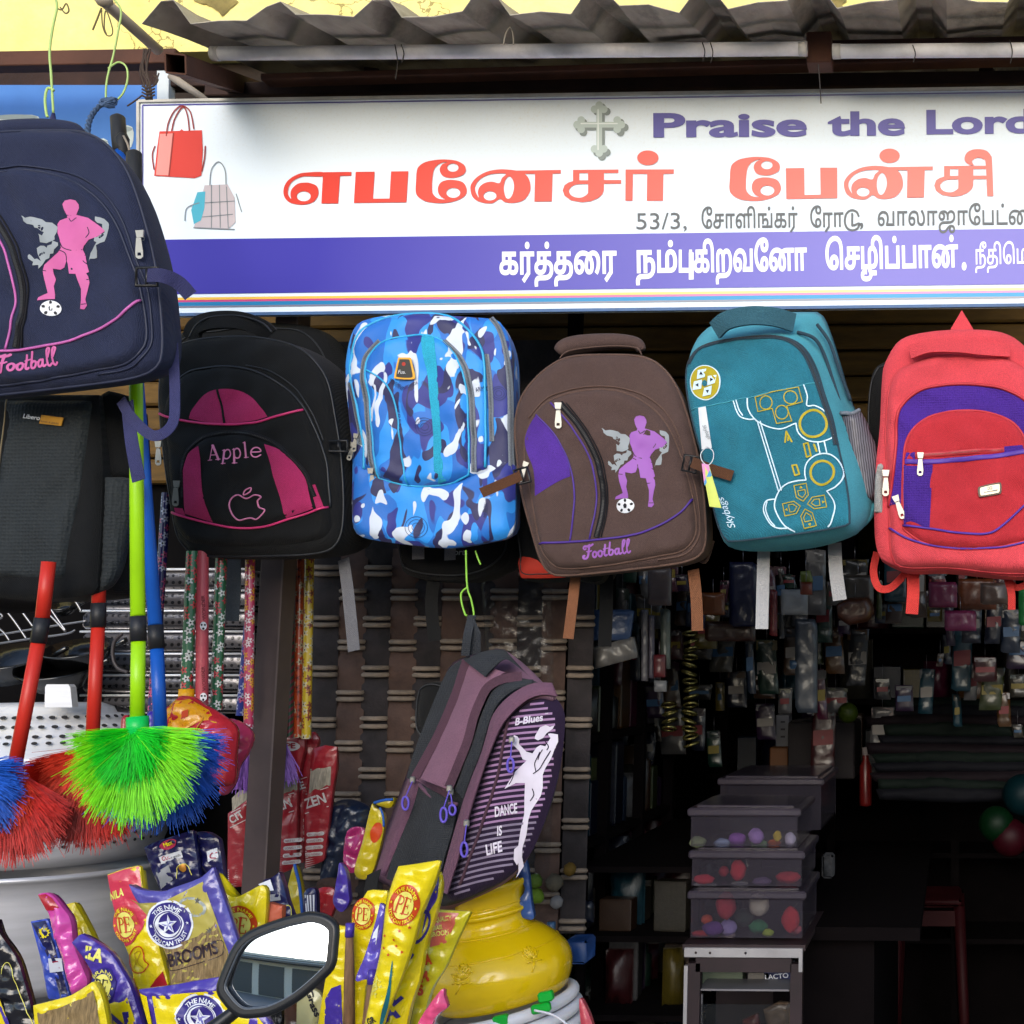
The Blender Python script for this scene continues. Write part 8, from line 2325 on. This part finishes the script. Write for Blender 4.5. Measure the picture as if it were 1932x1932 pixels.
# glass cabinet
yC = 3.0
cb = thing('display_cabinet', 'small glass fronted cabinet with white top edge under the plastic boxes', 'cabinet', (P(1405,1900, yC).x, yC + .2,0))
L_, R_ = P(1294,1780, yC), P(1516,1778, yC)
wd = R_.x - L_.x
xm_ = (L_.x + R_.x) / 2
wdm = mat('cabinet_brown', '#22151a', rough=.6, var=.25)
whm = mat('cabinet_white_trim', '#8d8a8c', rough=.5, var=.15, dirt=.4)
B().box((xm_, yC + .20, L_.z - .006),(wd + .01, .42, .012)).mk('top_board', wdm, cb, smooth=False)
B().box((xm_, yC - .012, L_.z - .016),(wd, .012, .020), bev=.001).mk('white_edge', whm, cb, smooth=False)
for k in (.10, .22, .52):
    B().tube([Vector((L_.x + wd * k, yC - .019, L_.z - .016)), Vector((L_.x + wd * k, yC - .017, L_.z - .016))], .0028, n=8).mk('screw', wdm, cb)
B().box((L_.x + .004, yC - .008, L_.z / 2 - .02),(.008, .012, L_.z - .05)).mk('white_edge', whm, cb, smooth=False)
B().box((R_.x - .004, yC - .014, L_.z - .035),(.008, .012, .04)).mk('white_edge', whm, cb, smooth=False)
for s_x in (L_.x + .022, R_.x - .014):
    B().box((s_x, yC, L_.z / 2 - .02),(.026, .024, L_.z - .04)).mk('frame_post', wdm, cb, smooth=False)
B().box((xm_, yC, L_.z - .043),(wd - .05, .024, .030)).mk('frame_rail', wdm, cb, smooth=False)
alt = mat('cabinet_slide_trim', '#77757a', rough=.4, metal=.5)
gl, gr = P(1323,1830, yC), P(1493,1830, yC)
for x in (gl.x, gr.x):
    B().box((x, yC + .012, L_.z / 2 - .05),(.005, .008, L_.z - .12)).mk('slide_trim', alt, cb, smooth=False)
for v in (1832,1868):
    B().box((xm_, yC + .05, P(1400, v, yC).z),(gr.x - gl.x, .1, .004)).mk('glass_shelf', alt, cb, smooth=False)
B().box((xm_, yC + .40, L_.z / 2),(wd, .01, L_.z)).mk('back_panel', wdm, cb, smooth=False)
B().box((xm_, yC + .006, L_.z / 2 - .06),(gr.x - gl.x, .003, L_.z - .14)).mk('glass_pane', mat('cabinet_glass', '#24272a', rough=.08, alpha=.22, spec=.8), cb, smooth=False)
for i, (u0, v0, u1, v1, col, lb, wd_) in enumerate(((1325,1830,1400,1864, '#5c6656', 'greenish paper box on the top glass shelf of the cabinet', ''),(1410,1836,1450,1862, '#6f6a66', 'grey box beside the navy one inside the cabinet', ''),(1440,1826,1490,1866, '#1f2650', 'navy box lettered LACTO inside the cabinet', 'LACTO'))):
    a, b = P(u0, v0, yC + .1), P(u1, v1, yC + .1)
    t = thing('cosmetics_box', lb, 'box', ((a.x + b.x) / 2, yC + .12, b.z))
    B().box(((a.x + b.x) / 2, yC + .13,(a.z + b.z) / 2),(b.x - a.x, .05, a.z - b.z), bev=.001).mk('carton_body', mat('cosmetic_' + col[1:], col, rough=.5), t, smooth=False)
    if wd_:
        sf = Surf([(u0, v0),(u1, v0),(u1, v1),(u0, v1)], yC + .1, H=0, w=5)
        sf.sheet('lettering', text(wd_, (1444,1848),(1488,1844),9, bold=.02), inkw, t, .002,0)
hang('beige ribbed pouch inside the lower part of the cabinet', [(1440,1905),(1470,1890),(1492,1892),(1492,1950),(1450,1950)], yC + .08, col='#75604e', seed=31, string=False, cat='pouch', name='pouch')
hang('red and grey pouch beside the beige one in the cabinet', [(1400,1925),(1430,1912),(1438,1950),(1402,1955)], yC + .08, col='#6a2822', seed=32, string=False, cat='pouch', name='pouch')
# clear plastic boxes with coloured soft things
boxm = mat('clear_box_plastic', '#3f3a44', rough=.15, alpha=.24, spec=.6)
lidm = mat('lid_plastic', '#3c3640', rough=.25, alpha=.75, spec=.6, coat=.3)
def plbox(label, u0, v0, u1, v1, y, dep, cols, seed, lid=True):
    a, b = P(u0, v0, y), P(u1, v1, y)
    t = thing('plastic_box', label, 'storage box', ((a.x + b.x) / 2, y + dep / 2, b.z), 'clear plastic boxes stacked on the cabinet')
    cx_, cz, w_, h_ = (a.x + b.x) / 2,(a.z + b.z) / 2, b.x - a.x, a.z - b.z
    th = .003
    bb_ = B()
    hb_ = h_ - .022
    zc = b.z + hb_ / 2
    bb_.box((cx_, y, zc),(w_ - .012, th, hb_)); bb_.box((cx_, y + dep, zc),(w_ - .012, th, hb_))
    bb_.box((cx_ - w_ / 2 + .006, y + dep / 2, zc),(th, dep - th * 2, hb_)); bb_.box((cx_ + w_ / 2 - .006, y + dep / 2, zc),(th, dep - th * 2, hb_))
    bb_.box((cx_, y + dep / 2, b.z + th / 2),(w_ - .02, dep - .01, th))
    bb_.mk('tub', boxm, t, smooth=False)
    B().box((cx_, y + dep / 2, a.z - .012),(w_ + .006, dep + .012, .018), bev=.004).mk('lid', lidm, t, smooth=False)
    B().box((cx_, y + dep / 2, a.z - .001),(w_ - .03, dep - .03, .006), bev=.002).mk('lid_ridge', lidm, t, smooth=False)
    r = random.Random(seed)
    for i, (u, v, ru, rv, col, what) in enumerate(cols):
        k = y / FPX
        c = P(u, v, y + .03 + .02 * (i % 3))
        R = max(ru, rv) * k
        V, F = [], []
        n, m_ = 14,9
        bq = B().ellipsoid((0,0,0),(ru * k, min(ru, rv) * k * .9, rv * k), n, m_)
        fl = [c + p * (1 + .10 * math.sin(14 * p.x / R + i) * math.sin(12 * p.z / R + 2 * i)) for p in bq.v]
        tt = thing('soft_toy', what + ' in ' + label.split(',')[0], 'toy', c - Vector((0,0, rv * k)), None)
        mk('pile', fl, bq.f, mat('soft_' + col[1:], col, rough=.9, bump=1, bs=120, var=.3), tt)
    return t
W8 = lambda u, v: (1199 + u * .3795,1332.6 + v * .3795)
cols3 = []
for (u, v, ru, rv, col, wh) in ((310,675,16,12, '#6d7458', 'greenish hair band'),(430,680,16,10, '#7a86a8', 'pale blue hair band'),(505,660,17,13, '#7d4a9c', 'purple hair band'),(600,645,15,16, '#8a6aa8', 'lilac hair band'),(615,682,16,8, '#74906c', 'green hair band'),(690,680,13,8, '#b0561c', 'orange hair band'),(705,645,8,11, '#a8902c', 'yellow hair band'),(770,660,11,14, '#a8a0b8', 'white speckled hair band')):
    cols3.append((*W8(u, v), ru, rv * .9, col, wh))
plbox('the top clear box, pale lilac and half full', 1300,1522,1508,1597,3.02, .30, cols3,1)
plbox('the middle clear box, holding red woolly things', 1302,1602,1516,1672,3.02, .30,
      [(*W8(340,860),20,9, '#9c2030', 'flat red woolly flower'),(*W8(345,885),22,4, '#9a98a0', 'white ribbon roll'),(*W8(440,820),10,10, '#8a2030', 'small red woolly ball'),(*W8(510,815),15,19, '#9c1f2c', 'tall red woolly ball'),(*W8(520,880),17,4, '#8a8890', 'grey ribbon roll'),(*W8(760,850),24,11, '#8a1e28', 'wide red woolly bundle'),(*W8(630,870),18,8, '#4a3a58', 'dusky purple bundle')], 2)
plbox('the bottom clear box, holding a white and many coloured balls', 1300,1678,1518,1770,3.02, .30,
      [(*W8(450,990),19,25, '#8c2030', 'big red ball'),(*W8(615,985),20,21, '#9a928a', 'cream white ball'),(*W8(355,1060),11,9, '#9c3a22', 'orange red ball'),(*W8(385,1105),20,13, '#4d2a6a', 'violet bundle'),(*W8(460,1100),17,15, '#7a6a9c', 'lavender bundle'),(*W8(610,1095),19,13, '#1c5a3a', 'green bundle'),(*W8(660,1125),11,7, '#7c8a2c', 'lime bundle'),(*W8(770,1060),17,24, '#9c1c26', 'large red bundle'),(*W8(795,1110),12,9, '#a04a54', 'pink ball'),(*W8(325,1130),18,6, '#8c1c26', 'flat dark red bundle'),(*W8(470,1135),11,6, '#8d7c74', 'beige ball'),(*W8(540,1050),20,17, '#182420', 'blackish green bundle')], 3)
plbox('the wide dusky box behind, set back from the other three', 1356,1466,1552,1566,3.55, .45, [], 4)
# counter behind
ct = thing('shop_counter', 'dark wooden counter running back to the right of the cabinet', 'counter', (P(1560,1700,3.6).x, 4.0,0))
cA = P(1535,1745,3.2)
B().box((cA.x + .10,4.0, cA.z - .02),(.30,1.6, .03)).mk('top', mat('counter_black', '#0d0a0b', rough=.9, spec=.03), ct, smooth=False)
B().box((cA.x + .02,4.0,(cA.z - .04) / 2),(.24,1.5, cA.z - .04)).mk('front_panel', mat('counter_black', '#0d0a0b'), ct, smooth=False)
t = thing('striped_cloth', 'folded pale patterned cloth on the counter edge behind the boxes', 'cloth', P(1560,1640,3.5))
a, b = P(1552,1610,3.5), P(1574,1655,3.5)
B().box(((a.x + b.x) / 2,3.5,(a.z + b.z) / 2),(b.x - a.x, .05, a.z - b.z), bev=.006).mk('cloth_body', mat('cloth_speckled', '#2c2c2e', var=.6, vs=80, rough=.9), t)
# red plastic stool
st = thing('plastic_stool', 'dark red plastic stool standing on the floor at the back right', 'stool', (P(1750,1690,4.6).x, 4.75,0))
rm = mat('stool_red', '#26060a', rough=.6, spec=.15)
a, b = P(1690,1705,4.6), P(1815,1690,4.6)
B().box(((a.x + b.x) / 2,4.75, a.z),(b.x - a.x, .28, .03), bev=.01).mk('seat', rm, st)
for sx in (a.x + .01, b.x - .01):
    for sy in (4.62,4.88):
        B().tube([Vector((sx, sy, a.z - .01)), Vector((sx + (.03 if sx > (a.x + b.x) / 2 else -.03), sy, 0))], [.02, .016], n=8).mk('leg', rm, st)
B().box(((a.x + b.x) / 2,4.62, a.z - .05),(b.x - a.x - .03, .02, .05)).mk('apron', rm, st, smooth=False)
# blue tub with pink dot low behind the water pot, and green vegetables-like pompoms
t = thing('blue_tub', 'small dark blue tub with a pink dot right of the water pot', 'tub', P(1083,1825,3.1))
a, b = P(1062,1776,3.1), P(1104,1822,3.1)
B().box(((a.x + b.x) / 2,3.15,(a.z + b.z) / 2),(b.x - a.x, .08, a.z - b.z), bev=.006).mk('tub_body', mat('tub_blue', '#1d3a6c', rough=.4), t)
B().ellipsoid(P(1080,1750,3.095) + Vector((0,0,0)),(.004, .002, .004)).mk('dot', inkp, t)
for (u, v, r_, col, lb) in ((1010,1662,13, '#55701c', 'dull green pompom beside the water pot neck, upper'),(1012,1690,14, '#5f7a1c', 'dull green pompom beside the water pot neck, lower'),(1046,1665,16, '#4a4438', 'clear tangled packet ball right of the green pompoms'),(1075,1640,12, '#55400c', 'dim ochre lump behind the green pompoms'),(1050,1702,12, '#6a6868', 'tangled grey cord ball right of the lower green pompom')):
    t = thing('pompom', lb, 'pompom', P(u, v + r_, 3.0))
    bq = B().ellipsoid((0,0,0),(r_ * .0012,) * 3,14,10)
    c = P(u, v, 3.0)
    mk('pile', [c + p * (1 + .15 * math.sin(p.x * 900) * math.sin(p.z * 800)) for p in bq.v], bq.f, mat('pompom_' + col[1:], col, rough=.8, bump=1, bs=100), t)
hang('blue strip packet standing right of the water pot shoulder', rc(1030,1740,1044,1778,2),2.7, col='#4a78a8', seed=41, string=False)
hang('dark crate of red goods behind the water pot', rc(1010,1705,1062,1760),3.1, col='#3a1614', seed=42, string=False, cat='crate', name='goods_crate')
hang('navy blue lump of packets low between pot and cabinet', rc(1030,1700,1120,1740),3.2, col='#10182c', seed=43, string=False)
# low side rack filled with goods between the curtain and the cabinet
lr = thing('low_rack', 'low dark rack packed with goods left of the display cabinet', 'shelf', (XS + .16,3.7,0))
for y_ in (3.22,4.25):
    for x in (XS + .03, XS + .30):
        B().box((x, y_, .52),(.02, .02,1.04)).mk('upright', shelfm, lr, smooth=False)
for z in (.08, .30, .50, .70, .88,1.04):
    B().box((XS + .165,3.735, z),(.28,1.06, .014)).mk('board', shelfm, lr, smooth=False)
    y_ = 3.26
    while y_ < 4.2 and z < 1.0:
        w_ = rr.uniform(.05, .12); nm, ct = kinds[rr.choice((0,1,1,2))]
        for x in (XS + .10, XS + .235):
            goods(nm, (x, y_ + w_ / 2, z + .007),(rr.uniform(.05, .09), w_ * .9, rr.uniform(.07, .16)), rr.randrange(16), 'dim small %s on the low rack left of the cabinet' % ct, 'goods on the low rack', rot=rr.uniform(-.25, .25), cat=ct)
        y_ += w_
